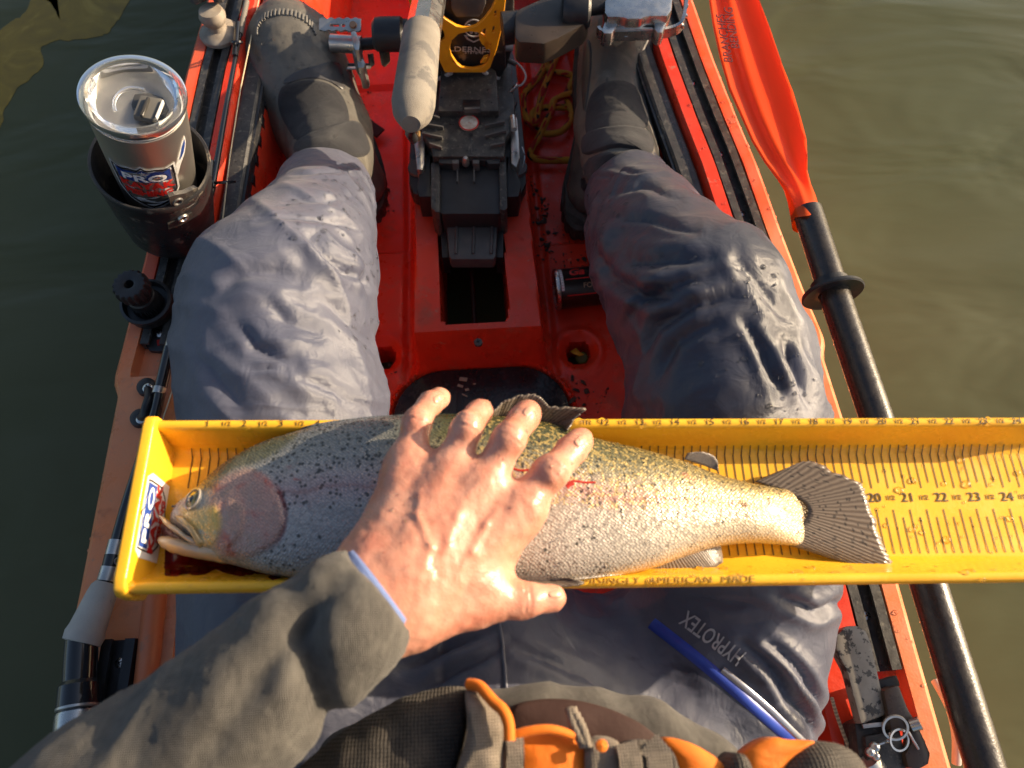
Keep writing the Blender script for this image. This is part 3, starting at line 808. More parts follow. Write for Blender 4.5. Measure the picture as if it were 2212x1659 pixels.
# gear tracks: black extrusions with two lips
def edge_path(side, d, y0, y1, z, n=24):
    f = Lx if side < 0 else Rx
    return [Vector((float(f(y))-side*d, y, z)) for y in np.linspace(y0, y1, n)]
TRK = [(-.0165, 0), (.0165, 0), (.0165, .015), (.0065, .015), (.0065, .0105), (.012, .0105), (.012, .003), (-.012, .003), (-.012, .0105), (-.0065, .0105), (-.0065, .015), (-.0165, .015)]
def screw(parent, p, r=.0055, mat=STEEL, axis=(0, 0, 1)):
    Mx = frame_from(axis, p)
    o = lathe('screw', [(0.0001, .0022), (r*.6, .0020), (r, .0006), (r, -.004)], Mx, mat, parent, 14)
    for a in (0.4, 0.4+math.pi/2):
        b = box('cross_slot', (r*1.1, r*.22, .0012), Mx @ TM((0, 0, .0022), rz=a), BLKV, o if parent.parent is None else parent, 0)
    return o
def washer_screw(parent, p, r, mat, axis=(0, 0, 1)):
    return screw(parent, p, r, mat, axis)
tr1 = sweep('gear_track', edge_path(-1, .0447, .447, 1.72, .2572), TRK, DUSTY, kayak)
tr2 = sweep('gear_track', edge_path(1, .0447, .03, 1.72, .2572), TRK, DUSTY, kayak)
tr3p = [P(215, 1720, .2735), P(243, 1560, .2735), P(271, 1383, .2735)]
tr3 = sweep('gear_track', tr3p, TRK, BLACKC, kayak)
# the foot of the left track has a pierced tongue
tongue = prism('track_foot', [(316, 748), (318, 700), (352, 702), (356, 757), (340, 759), (322, 757)], .2625, .2565, BLACKC, kayak, .001)
screw(tongue, P(344, 720, .2635), .0055)
prism('slot', [(338, 735), (345, 733), (347, 745), (340, 747)], .2630, .2600, RED, tongue, 0)
for y in (.62, .76, .95): screw(tr1, Vector((float(Lx(y))+.0447, y, .2605)), .0045)
for y in (.085, .22, .60, .70, .83, .93): screw(tr2, Vector((float(Rx(y))-.0447, y, .2605)), .0045)
screw(tr3, P(303*.352+0, 1429, .2765) if False else P(259, 1432, .2765), .0048)
# foot rails on the inner ledge, with pierced side
for sd in (-1, 1):
    fr = sweep('foot_rail', edge_path(sd, .100, .50, 1.70, .248), [(-.0125, 0), (.0125, 0), (.0125, .014), (.0095, .017), (-.0095, .017), (-.0125, .014)], DUSTY, kayak)
    sk = sweep('side_skirt', edge_path(sd, .1145, .50, 1.70, .212), [(-.0020, 0), (.0020, 0), (.0020, .048), (-.0020, .048)], BLACKP, fr)
    for y in np.arange(.54, 1.3, .034):
        fx = Lx if sd < 0 else Rx
        box('notch', (.0016, .016, .020), TM((float(fx(y))-sd*.1172, y, .236)), BLKV, fr, 0)
# hatch lid
hl = []
for a in np.linspace(0, 2*math.pi, 72, endpoint=False):
    ca, sa = math.cos(a), math.sin(a)
    hl.append(Vector((-.019+(.055 if ca > 0 else -.055)+.0795*ca, .405+(.03 if sa > 0 else -.03)+.0795*sa, .0095)))
hatch = prism3('hatch_lid', hl, (0, 0, -.012), M('wet_black_hatch', (.012, .012, .015), .22, col2=(.022, .021, .024), nscale=30, bump=.3, bscale=200, bdist=.002,
               wear=((.30, .26, .19), 70, .70, .02), rvar=.1), kayak, .003)
box('rib_line', (.010, .14, .0015), TM((-.052, .41, .0100)), BLKV, hatch, .0004)
for x0, y0, w, h in ((-.045, .497, .012, .006), (-.050, .486, .009, .004), (-.040, .479, .006, .004), (-.044, .470, .010, .0022), (-.028, .488, .004, .002)):
    box('mud_fleck', (w, h, .0012), TM((x0, y0, .0102), rz=random.uniform(-.6, .6)), M('dried_mud', (.36, .31, .23), .8) if x0 == -.045 else bpy.data.materials['dried_mud'], hatch, .0003)
# tunnel screw
screw(kayak, P(1033, 739, .1008), .0062, M('dull_screw', (.10, .10, .10), .5, .6))
# carry handle eyelet at the left gunwale
eye = tube('handle_loop', [P(320, 836, .276), P(322, 858, .289), P(316, 880, .292), P(310, 898, .286), P(303, 905, .276)], .0052, BLACKC, kayak, 10, 5)
for (u, v) in ((319, 838), (305, 905)):
    lathe('foot', [(.0001, .009), (.006, .009), (.0105, .006), (.0115, 0)], TM(P(u, v, .272)), BLACKC, eye, 18)
    screw(eye, P(u, v, .2815), .0058)
# inner moulded ridges of the left rear deck
sweep('moulded_ridge', [P(300, 1650, .272), P(322, 1450, .272), P(338, 1290, .272), P(352, 1150, .272)], [(-.012, -.01), (.012, -.01), (.009, .012), (.003, .017), (-.003, .017), (-.009, .012)], REDF, kayak, smooth=True)
sweep('trim_line', [P(349, 1560, .262), P(374, 1290, .262)], [(-.001, -.01), (.001, -.01), (.001, .006), (-.001, .006)], M('pale_line', (.45, .25, .17), .5), kayak)
for (u, v, rpx, z) in ((246, 1201, 4, .262), (170, 1360, 4, .26), (160, 1443, 3, .26)):
    lathe('plastic_burr', [(.0001, .003), (.0018, .002), (.002, -.004)], TM(P(u, v, z)), REDF, kayak, 8)
reflection = bm_obj('reflection_film', reflection_sheet(REFL_PX, -.0592), REFL); tag(reflection, 'ragged olive-gold sheet painted as reflected trees and sky on the green water at the far left', 'reflection', kind='stuff')  # added sheet; its colour stands in for trees mirrored in the water
# ------------------------------------------------------------------ pedal drive
drive = thing('pedal_drive', 'black pedal drive with orange-yellow cage and cranks, mounted on the red centre tunnel', 'pedal drive', (-.02, .9, .10))
# base skirt on the tunnel
prism('mount_base', [(884, 330), (883, 395), (892, 418), (915, 426), (1100, 426), (1126, 418), (1137, 395), (1134, 320), (1115, 140), (1095, 60), (905, 60), (893, 200)], .125, .098, BLACKP, drive, .004)
# gray side plates of the base with slot marks
prism('mount_bed', [(925, 225), (925, 400), (1098, 400), (1112, 225), (1100, 100), (945, 100)], .150, .12, DUSTY, drive, .003)
# housing of the lower leg
prism('mount_housing', [(952, 150), (945, 240), (1078, 240), (1072, 152), (1040, 130), (980, 130)], .185, .12, DUSTY, drive, .004)
prism('slot_recess', [(1000, 215), (1000, 236), (1038, 236), (1038, 215)], .1862, .18, BLKV, drive, .0005)
prism('slot_bar', [(1003, 231), (1003, 236), (1037, 235), (1037, 230)], .192, .184, GREYP, drive, .001)
# washer and screw on the skirt
w = lathe('washer', [(.0001, .003), (.0135, .003), (.0142, .0015), (.0142, -.004)], TM(P(1098, 222, .1285)), GREYP, drive, 28)
screw(w, P(1099, 220, .1335), .0075, ALU)
# ribbed bearing block
cover = prism('bearing_cover', [(930, 312), (912, 292), (909, 262), (925, 243), (995, 239), (1012, 240), (1060, 246), (1096, 233), (1104, 245), (1103, 282), (1092, 298), (1090, 338), (935, 338)], .172, .12, DUSTY, drive, .003)
for a, b in (((912, 270), (958, 278)), ((912, 291), (956, 300)), ((928, 313), (955, 322)), ((926, 250), (950, 258)), ((1048, 275), (1090, 266)), ((1048, 297), (1094, 285)), ((1060, 318), (1090, 312))):
    pa, pb = P(*a, .174), P(*b, .174); d = (pb-pa); L_ = d.length
    Mx = Matrix.Translation((pa+pb)/2) @ Matrix.Rotation(math.atan2(d.y, d.x), 4, 'Z')
    box('rib', (L_, .0025, .010), Mx, GREYP, cover, .0008)
box('parting_line', (.0012, .055, .001), TM(P(1018, 300, .1724)), GREYP, cover, 0)
lathe('hole', [(.0001, .0008), (.0036, .0008)], TM(P(1017, 292, .1725)), BLKV, cover, 14)
# round worn sticker
sc = P(1013, 266, .1740)
st = lathe('sticker', [(.0001, .0012), (.0140, .0012), (.0152, .0002), (.0152, -.001)], TM(sc), M('worn_sticker', (.66, .62, .56), .35, col2=(.42, .30, .22), nscale=90, wear=((.45, .06, .03), 110, .60, .04)), drive, 30)
rg = [(.0136, .0014), (.0154, .0014), (.0154, .0006)]
lathe('red_rim', rg, TM(sc), REDV, st, 30)
# metal clamp levers both sides
for (pts, zt) in (([(897, 330), (893, 300), (897, 286), (910, 283), (917, 300), (917, 352), (913, 366), (900, 366)], .160), ([(1103, 290), (1100, 262), (1106, 250), (1117, 252), (1121, 300), (1123, 340), (1116, 362), (1104, 352)], .160)):
    lv = prism('clamp_lever', pts, zt, .12, ALU, drive, .003)
tube('clamp_pin', [P(1107, 252, .172), P(1110, 280, .172)], .0052, ALU, drive, 12)
tube('clamp_pin', [P(903, 283, .168), P(903, 300, .168)], .0045, M('brass_pin', (.45, .28, .12), .35, .9), drive, 12)
for (u, v) in ((904, 362), (1116, 362)):
    lathe('clamp_washer', [(.0001, .002), (.016, .002), (.017, 0), (.017, -.004)], TM(P(u, v, .128)), GREYP, drive, 26)
# buttress arms
prism('buttress', [(912, 338), (930, 330), (938, 340), (936, 425), (905, 425), (900, 405)], .150, .10, BLACKC, drive, .002)
prism('buttress', [(1090, 338), (1103, 335), (1126, 400), (1120, 424), (1094, 426)], .150, .10, BLACKC, drive, .002)
tube('cable_guard', [P(1128, 318, .14), P(1133, 335, .14), P(1132, 350, .135), P(1124, 380, .12)], .0012, STEEL, drive, 6, 4)
# latch body down into the slot
latch = prism('latch', [(937, 338), (937, 455), (958, 462), (1078, 462), (1094, 450), (1091, 338)], .152, .085, BLACKC, drive, .0025)
prism('side_cheek', [(931, 352), (931, 448), (941, 458), (950, 458), (950, 352)], .160, .10, DUSTY, latch, .0015)
prism('side_cheek', [(1078, 345), (1080, 452), (1090, 455), (1096, 448), (1093, 352)], .160, .10, DUSTY, latch, .0015)
prism('raised_panel', [(948, 335), (948, 352), (980, 354), (984, 346), (1050, 346), (1055, 354), (1080, 353), (1080, 333)], .166, .14, BLACKP, latch, .0015)
for u in (988, 1024): prism('groove_rib', [(u-1.6, 352), (u-1.6, 392), (u+1.6, 392), (u+1.6, 352)], .157, .15, GREYP, latch, .0006)
for u in (984, 1028): prism('clip', [(u-7, 345), (u-7, 353), (u+7, 353), (u+7, 345)], .169, .15, GREYP, latch, .0008)
lathe('plunger', [(.0001, .010), (.003, .009), (.0052, .004), (.0055, -.006)], TM(P(1006, 349, .166)), ALU, latch, 16)
tongue2 = prism('latch_tongue', [(966, 457), (1072, 457), (1076, 462), (1071, 552), (1066, 560), (975, 560), (970, 553), (962, 462)], .118, .095, M('grey_tongue', (.055, .054, .056), .45, col2=(.085, .083, .082), nscale=40, bump=.25, bscale=500, rvar=.1), drive, .0025)
box('tongue_edge', (.060, .0016, .002), TM(P(1020, 457.5, .1188), rz=-.02), PALE, tongue2, .0005)
for u in (985, 1022, 1061):
    tube('tongue_rib', [P(u-2, 468, .118), P(u, 466, .1186), P(u+1.5, 500, .1186), P(u, 548, .1186)], .0024, tongue2.data.materials[0], tongue2, 8, 3)
prism('latch_frame', [(950, 458), (962, 458), (970, 556), (955, 556)], .105, .06, BLACKC, drive, .001)
prism('latch_frame', [(1076, 458), (1088, 458), (1087, 556), (1072, 556)], .105, .06, BLACKC, drive, .001)
lathe('yellow_plug', [(.0001, .003), (.004, .003), (.0046, 0)], TM(P(967, 463, .12)), YELLOW, drive, 10) if False else None
# rail seen in the slot
tube('slot_rail', [P(1017, 560, .02), P(1022, 640, .0), P(1026, 718, -.02)], .0042, M('dark_rust_bar', (.05, .016, .008), .6), drive, 8)

# upper gear housing: slanted block facing the angler
pb, pt = P(1005, 150, .185), P(1010, -60, .34)
ydir = (pt-pb).normalized(); xdir = Vector((1, 0, 0)); xdir = (xdir-ydir*xdir.dot(ydir)).normalized(); ndir = xdir.cross(ydir).normalized()
def H(u, v, off=0): return PP(u, v, pb+ndir*off, ndir)
FM = Matrix(((xdir.x, ydir.x, ndir.x, pb.x), (xdir.y, ydir.y, ndir.y, pb.y), (xdir.z, ydir.z, ndir.z, pb.z), (0, 0, 0, 1)))
def loc2(u, v, off): q = FM.inverted() @ H(u, v, off); return (q.x, q.y)
hous = prism3('gear_housing', [H(*p) for p in ((1092, -90), (1093, 150), (1083, 170), (930, 172), (915, 150), (900, 60), (895, -90))], -ndir*.10, BLACKP, drive, .006)
prism3('back_block', [H(u, v, -.03) for u, v in ((1112, -90), (1110, 95), (1095, 150), (905, 150), (888, 95), (880, -90))], -ndir*.07, DUSTY, drive, .005)
prism3('hood', [H(u, v, .006) for u, v in ((1047, -80), (1050, 10), (1042, 30), (1035, 38), (985, 38), (975, 20), (972, -80))], -ndir*.02, GREYP, hous, .003)
# emblem: ring with a W over a small shield
ec = loc2(1023, 55, .0005)
def FMo(x, y, off, rz=0): return FM @ TM((x, y, off), rz=rz)
lathe('emblem_ring', [(.0128, .0), (.0128, .0012), (.0146, .0012), (.0146, 0)], FMo(ec[0], ec[1], .007), PALE, hous, 30)
plate2d('emblem_letter', [[(-.010, .006), (-.006, .006), (-.0035, -.003), (-.0012, .006), (.0012, .006), (.0035, -.003), (.006, .006), (.010, .006), (.0052, -.009), (.0022, -.009), (0, -.002), (-.0022, -.009), (-.0052, -.009)]], FMo(ec[0], ec[1], .0082), .0010, PALE, hous)
es = loc2(1023, 82, .0005)
plate2d('emblem_shield', [[(-.015, .006), (.015, .006), (.010, -.001), (0, -.006), (-.010, -.001)], [(-.011, .0045), (.011, .0045), (.0075, 0), (0, -.004), (-.0075, 0)]], FMo(es[0], es[1], .0035), .0010, PALE, hous)
wt = loc2(1006, 106, .0005)
text('lettering', 'WILDERNESS', .0120, FMo(wt[0], wt[1], .0015), PALE, hous, .0010, sx=1.35)
wt2 = loc2(1024, 113, .0005)
text('lettering', 'SYSTEMS', .0058, FMo(wt2[0], wt2[1], .0015), PALE, hous, .0010, sx=1.3)
# yellow cage: one plate with openings
def LL(pts): return [loc2(u, v, .016) for u, v in pts]
from itertools import chain
outer = LL([(880, -45), (1092, -45), (1091, 0), (1083, 60), (1072, 105), (1058, 145), (1047, 155), (962, 155), (950, 130), (938, 108), (915, 80), (900, 45), (884, 0)])
hA = LL([(905, -30), (1073, -30), (1071, 2), (1062, 22), (1046, 42), (1028, 57), (1015, 62), (1000, 62), (985, 57), (962, 42), (940, 20), (925, 0), (912, -15)])
hB = LL([(990, 72), (1014, 66), (1032, 68), (1046, 78), (1057, 93), (1062, 105), (1060, 122), (1051, 138), (1042, 146), (1022, 150), (998, 148), (986, 138), (974, 120), (970, 104), (975, 86)])
slots = [[(1067, 22), (1075, 20), (1073, 35), (1065, 36)], [(1064, 55), (1071, 54), (1069, 70), (1060, 71)], [(1057, 92), (1063, 90), (1058, 105), (1050, 106)], [(1046, 126), (1053, 124), (1048, 134), (1040, 135)],
         [(974, 128), (978, 127), (986, 136), (980, 137)], [(1034, 150.5), (1048, 150.5), (1047, 152.5), (1036, 152.5)], [(975, 150), (983, 150), (985, 152.5), (978, 152.5)]]
side1 = LL([(1049, 59), (1042, 62), (1036, 72), (1035, 84), (1041, 94), (1046, 98), (1052, 64)])
side2 = LL([(940, 50), (950, 55), (960, 68), (962, 82), (954, 92), (945, 80), (936, 62)])
plate2d('cage', [outer, hA, hB, side1, side2]+[LL(s_) for s_ in slots], FM @ Matrix.Translation((0, 0, .016)), .005, ORANGEF, drive, .0010)
for a, b in (((975, 157), (930, 172)), ((1045, 155), (1078, 168))):
    tube('cage_strut', [H(*a, .014), H((a[0]+b[0])/2, (a[1]+b[1])/2+4, .004), H(*b, -.004)], .0035, PALE, drive, 8, 4)
for (u, v) in ((898, 95), (1100, 98)):
    lathe('bushing', [(.0001, .006), (.008, .006), (.009, -.006)], frame_from(xdir, H(u, v, -.035)), PALE, drive, 16)
for (u, v) in ((896, 35), (897, 66)):
    lathe('yellow_plug', [(.0001, .010), (.0052, .009), (.0056, -.004)], frame_from((0, -.5, .8), H(u, v, -.012)), YELLOW, drive, 14)
# wire lanyard with ferrule and coil
tube('lanyard', [P(1096, 130, .17), P(1110, 132, .17), P(1126, 145, .168), P(1136, 165, .165), P(1128, 182, .16), P(1118, 186, .158)], .0016, PALE, drive, 7, 5)
tube('ferrule', [P(1098, 131, .17), P(1114, 139, .17)], .0036, GREYP, drive, 10)
for k in range(3): tube('coil_turn', [P(1097+k*4, 204-k*3, .145+.002*k), P(1106+k*4, 192-k*3, .152+.002*k), P(1112+k*3.4, 186-k*3, .150)], .0024, STEEL, drive, 8, 3)
tube('lanyard_tail', [P(1085, 222, .135), P(1094, 212, .138), P(1100, 203, .142)], .0022, GREYP, drive, 8)
# crank shafts, arms and pedals
AZ = .30
c0 = P(900, 72, AZ-.01)
hub = lathe('crank_hub', [(.0001, .030), (.018, .030), (.0225, .026), (.0235, .018), (.0235, -.010), (.020, -.014), (.020, -.028), (.0001, -.028)], frame_from((-1, .02, .02), P(852, 74, AZ)), BLACKC, drive, 36)
tube('crank_axle', [P(870, 74, AZ), P(905, 72, AZ)], .012, BLACKC, drive, 18)
arm = prism('crank_arm', [(812, 55), (835, 50), (838, 105), (826, 118), (818, 112)], AZ-.012, AZ-.036, CRANK, drive, .004)
prism('size_mark', [(820, 76), (825, 75), (825, 93), (821, 93)], AZ-.0108, AZ-.013, PALE, arm, 0)
ped = tube('pedal_spindle', [P(815, 93, .275), P(778, 96, .275)], .0085, BLACKC, drive, 16)
pedal = thing('pedal', '', '', P(745, 96, .275)); del pedal['label'], pedal['category']
pedal.name = 'pedal'; pedal.parent = drive; pedal.matrix_parent_inverse = world_mat(drive).inverted()
tube('axle_tube', [P(781, 97, .275), P(715, 93, .275)], .0125, ALU, pedal, 20)
bm = bmesh.new()
def pedal_plate(u0, u1, v0, v1, z, teeth):
    y0 = v0
    outl = []
    n = 5
    for i in range(n*4+1):
        t = i/(n*4); outl.append((u0+(u1-u0)*t, v0-(2.6 if (i % 4) in (1, 2) else 0)))
    for i in range(n*4+1):
        t = 1-i/(n*4); outl.append((u0+(u1-u0)*t, v1+(2.6 if (i % 4) in (1, 2) else 0)))
    return outl
pz = .310
Mp = TM(P(735, 55, pz), rx=.35)
def lp(u, v): q = Mp.inverted() @ PP(u, v, P(735, 55, pz), Mp.to_3x3() @ Vector((0, 0, 1))); return (q.x, q.y)
pl = pedal_plate(690, 779, 41, 64, pz, 5)
plate2d('cage_plate', [[lp(*p) for p in pl], [lp(*p) for p in ((712, 51), (733, 51), (733, 58), (712, 58))], [lp(742+5*math.cos(a), 55+4*math.sin(a)) for a in np.linspace(0, 6.28, 12, endpoint=False)]], Mp, .0035, ALU, pedal, .0004)
lathe('cage_bolt', [(.0001, .003), (.0045, .003), (.0055, 0)], Mp @ TM((*lp(763, 55), .001)), M('copper_bolt', (.45, .25, .15), .4, .8), pedal, 16)
prism('cage_post', [(756, 64), (768, 64), (778, 90), (776, 108), (766, 108), (762, 95)], .296, .262, ALU, pedal, .003)
prism('cage_post', [(757, 104), (772, 106), (790, 136), (786, 146), (773, 146), (770, 128)], .275, .235, ALU, pedal, .003)
tube('lower_rail', [P(735, 143, .235), P(770, 143, .235), P(796, 143, .235), P(803, 138, .238), P(800, 116, .25)], .0045, BLACKC, pedal, 10)
box('lower_cage_plate', (.05, .012, .003), TM(P(765, 146, .238), rx=-.4), ALU, pedal, .001)
# right crank
arm2 = prism('crank_arm', [(1112, 30), (1120, 18), (1230, -30), (1268, -45), (1274, 35), (1262, 52), (1205, 82), (1175, 94), (1120, 90), (1112, 80)], .335, .30, CRANK, drive, .008)
tube('crank_axle', [P(1085, 62, .31), P(1122, 58, .31)], .022, BLACKC, drive, 24)
lathe('arm_cap', [(.0001, .012), (.021, .012), (.025, .008), (.026, -.02), (.024, -.026)], frame_from((1, -.08, .0), P(1256, 22, .335)), BLACKC, drive, 30)
tube('band', [P(1234, 0, .338), P(1238, 68, .322)], .0022, M('tan_band', (.28, .17, .09), .5), arm2, 8)
tube('pedal_spindle', [P(1266, 14, .335), P(1330, 6, .335)], .0130, BLACKC, drive, 18)
ped2 = bpy.data.objects.new('pedal', None); C.objects.link(ped2); ped2.location = P(1380, 10, .33); ped2.parent = drive; ped2.matrix_parent_inverse = world_mat(drive).inverted()
PZ = .335
prism('pedal_body', [(1306, -40), (1306, 26), (1312, 36), (1342, 36), (1356, 40), (1384, 40), (1400, 34), (1443, 34), (1452, 20), (1456, -40)], PZ+.012, PZ-.016, STEEL, ped2, .008)
for (u, v) in ((1306, 38), (1312, 62)): pass
lp_ = [(1310, 34), (1316, 32), (1344, 36), (1330, 60), (1322, 72), (1305, 72), (1300, 66)]
prism('body_leg', lp_, PZ, PZ-.022, STEEL, ped2, .004)
prism('body_leg', [(1400, 34), (1412, 46), (1414, 62), (1420, 70), (1432, 70), (1446, 34), (1430, 30)], PZ, PZ-.022, STEEL, ped2, .004)
prism('cage_bar', [(1330, 58), (1410, 58), (1412, 63), (1330, 64)], PZ-.004, PZ-.016, ALU, ped2, .001)
cagepts = [P(1292, 66, PZ-.014), P(1300, 74, PZ-.014), P(1340, 76, PZ-.014), P(1400, 74, PZ-.014), P(1440, 70, PZ-.014), P(1466, 60, PZ-.010), P(1476, 40, PZ-.004), P(1482, 0, PZ), P(1484, -30, PZ)]
sweep('toe_cage', catmull(cagepts, 5), [(-.0022, -.008), (.0022, -.008), (.0022, .008), (-.0022, .008)], STEEL, ped2)
for u in (1316, 1352, 1388, 1424): box('cage_tooth', (.007, .004, .006), TM(P(u, 80-.05*(u-1316), PZ-.016), rx=.5), STEEL, ped2, .0015)
for (u, v) in ((1479, 12), (1477, 34), (1470, 56)): box('cage_tooth', (.004, .006, .006), TM(P(u+4, v, PZ-.008), rz=.3), STEEL, ped2, .0015)
# lifting lever with foam grip
top, gtop, gend = P(938, -60, .33), P(911, 72, .395), P(889, 262, .445)
def oct_(r): return circ(r, 8, math.pi/8)
lv = sweep('lift_lever', [top, gtop.lerp(gend, .3)], oct_(.0225), STEEL, drive)
lv.data.set_sharp_from_angle(angle=.2)
axis = (gend-gtop); L_ = axis.length
lathe('grip', [(.0001, L_+.006), (.010, L_+.006), (.0135, L_+.001), (.0225, L_-.018), (.0245, L_-.035), (.0243, L_*.5), (.0235, .012), (.0230, 0), (.020, -.001)], frame_from(axis, gtop), FOAM, lv, 40, wob=lambda a, r, z: r*(1+.02*math.sin(3*a+z*40)))
tube('lever_tail', [gend+axis.normalized()*.0, P(886, 288, .42), P(893, 300, .36)], .006, BLACKC, lv, 10)

# ------------------------------------------------------------------ rope
def rope_obj(name, pts, r, mat, parent=None):
    pp = catmull(pts, 8); V, F = sweep_geo(pp, circ(r, 10)); uv = []; s_ = 0
    for i, p in enumerate(pp):
        if i: s_ += (p-pp[i-1]).length
        for j in range(10): uv.append((s_, j/10))
    return mesh(name, V, F, mat, parent, True, uv=uv)
rp = [(1300, 70, .006), (1262, 85, .006), (1215, 90, .006), (1190, 115, .006), (1165, 165, .006), (1135, 200, .007), (1130, 225, .008), (1140, 262, .007), (1175, 288, .007), (1215, 282, .010), (1235, 250, .010), (1224, 205, .007), (1238, 170, .010), (1226, 160, .014), (1192, 154, .010), (1178, 130, .007), (1190, 95, .008), (1210, 70, .012)]
rope = rope_obj('rope', [P(*p) for p in rp], .0062, ROPE)
tag(rope, 'loose yellow rope flecked red and green, coiled on the red floor by the right boot', 'rope')
rp2 = [(1262, 160, .012), (1248, 195, .014), (1215, 208, .018), (1195, 220, .018), (1192, 240, .018), (1180, 262, .018), (1165, 295, .008), (1150, 320, .006), (1146, 336, .006), (1170, 346, .006), (1240, 346, .006)]
rope_obj('rope_bight', [P(*p) for p in rp2], .0062, ROPE, rope)
rope_obj('rope_bight', [P(*p) for p in [(1250, 234, .006), (1215, 232, .006), (1170, 234, .006), (1150, 246, .006), (1156, 268, .018), (1162, 240, .018), (1172, 200, .018), (1195, 140, .016), (1220, 80, .010)]], .0062, ROPE, rope)

# ------------------------------------------------------------------ bait can lying on the floor
ca, cb = P(1200, 626, .034), P(1330, 612, .034)
cax = (cb-ca).normalized(); can_len = .10
can = lathe('bait_can', [(.0001, .003), (.030, .003), (.030, .0005), (.0325, 0), (.0330, .002), (.0325, .004), (.0318, .006), (.0318, can_len-.006), (.033, can_len-.002), (.031, can_len), (.0001, can_len-.003)], frame_from(cax, ca), M('black_can_paint', (.012, .011, .011), .28, col2=(.02, .016, .014), nscale=60), None, 48)
tag(can, 'small black can with red script lying on its side by the right knee', 'can')
lathe('rim', [(.0285, .0022), (.0300, -.001), (.0325, -.0012), (.0335, .001), (.0335, .004), (.0318, .0052)], frame_from(cax, ca), STEEL, can, 48)
lathe('can_end', [(.0001, .0028), (.0285, .0028)], frame_from(cax, ca), M('tan_can_end', (.24, .10, .05), .4, .4), can, 40)
side_ = cax.cross(Vector((0, 0, 1))).normalized()
def can_pt(s_, a, r): return ca+cax*s_+(Vector((0, 0, 1))*math.cos(a)+side_*math.sin(a))*r
def wrap_text(name, s_, size, s0, a0, mat, shear=0, bold=0, sx=1.0):
    o = text(name, s_, size, Matrix(), mat, can, .0003, 'LEFT', 1, shear, bold, sx)
    for v in o.data.vertices:
        p = can_pt(s0+v.co.x, a0-v.co.y/.0318, .0320+v.co.z); v.co = p
    return o
wrap_text('lettering', 'Ga', .022, .019, math.radians(-20), REDV, .3, .0006)
wrap_text('lettering', 'FO', .0115, .040, math.radians(27), M('tan_print', (.35, .25, .15), .5))
def wrap_bar(name, s0, s1, a0, a1, mat):
    V = []; F = []; n = 8
    for i in range(n+1):
        a = a0+(a1-a0)*i/n
        V += [can_pt(s0, a, .0320), can_pt(s1, a, .0320)]
    for i in range(n): F.append((2*i, 2*i+1, 2*i+3, 2*i+2))
    return mesh(name, V, F, mat, can)
wrap_bar('red_line', .014, .09, math.radians(3), math.radians(6), REDV)
wrap_bar('red_line', .014, .09, math.radians(50), math.radians(53), REDV)
wrap_bar('paper_tab', .006, .0105, math.radians(-42), math.radians(36), WHITE)
for i in range(9): wrap_bar('print_line', .0068, .0097, math.radians(-36+i*8), math.radians(-34+i*8), PALE)

# ------------------------------------------------------------------ loose strap and floor litter
strap = sweep('strap_end', [P(730, 205, .03), P(768, 245, .012), P(800, 275, .008), P(822, 290, .006)], [(-.011, 0), (.011, 0), (.011, .004), (-.011, .004)], BELT)
tag(strap, 'short black webbing strap lying on the red floor beside the left boot', 'strap')
def crumb(bm, p, s_):
    m0 = len(bm.verts)
    r = bmesh.ops.create_icosphere(bm, subdivisions=1, radius=1)
    sc_ = Vector((s_*random.uniform(.5, 1.7), s_*random.uniform(.4, 1), s_*random.uniform(.25, .5))); rz = random.uniform(0, 6.3)
    for v in r['verts']:
        k = random.uniform(.65, 1.25); c = Vector((v.co.x*sc_.x*k, v.co.y*sc_.y*k, v.co.z*sc_.z))
        c.rotate(Euler((0, 0, rz))); v.co = p+c
bm = bmesh.new()
clusters = [((1165, 470), 14, 22, 26), ((1180, 530), 12, 16, 20), ((1190, 500), 25, 45, 18), ((1215, 560), 16, 12, 10), ((1160, 430), 12, 20, 12), ((1260, 560), 18, 10, 8), ((1300, 860), 20, 22, 12), ((1255, 870), 14, 40, 26),
            ((1330, 640), 18, 16, 8), ((830, 430), 10, 20, 6), ((800, 215), 14, 14, 5), ((1145, 405), 12, 12, 8), ((1225, 640), 20, 20, 8), ((840, 820), 15, 15, 8), ((1195, 860), 14, 20, 10)]
for (u, v), su, sv, k in clusters:  # drifts
    for _ in range(k):
        uu, vv = random.gauss(u, su*.8), random.gauss(v, sv*.8)
        q = P(uu, vv, .004); fz = float(floor_h(np.array([q.x]), np.array([q.y]))[0])
        if fz < -.03 or fz > .09: continue
        q = P(uu, vv, fz+.002); crumb(bm, q, random.choice((.0012, .0018, .0018, .0025, .0035, .005)))
lit = bm_obj('leaf_litter', bm, DEBRIS); tag(lit, 'dark crumbs of wet plant debris scattered over the red floor', 'debris', kind='stuff')
c_ = P(1248, 766, -.02)
lf = mesh('leaf', [c_+Vector(v) for v in ((-.012, .006, .001), (-.002, .010, .004), (.004, .003, .002), (.010, -.003, .005), (.002, -.004, .002), (-.008, 0, .004))], [(0, 1, 2, 5), (5, 2, 3, 4)], LEAFY)
tag(lf, 'curled yellow leaf caught in the right scupper hole', 'leaf')
lf.modifiers.new('s', 'SOLIDIFY').thickness = .0006
lathe('leaf_green', [(.0001, .001), (.008, .0015), (.0105, 0)], TM(P(1257, 773, -.024), rx=.2), LEAFG, lf, 14)
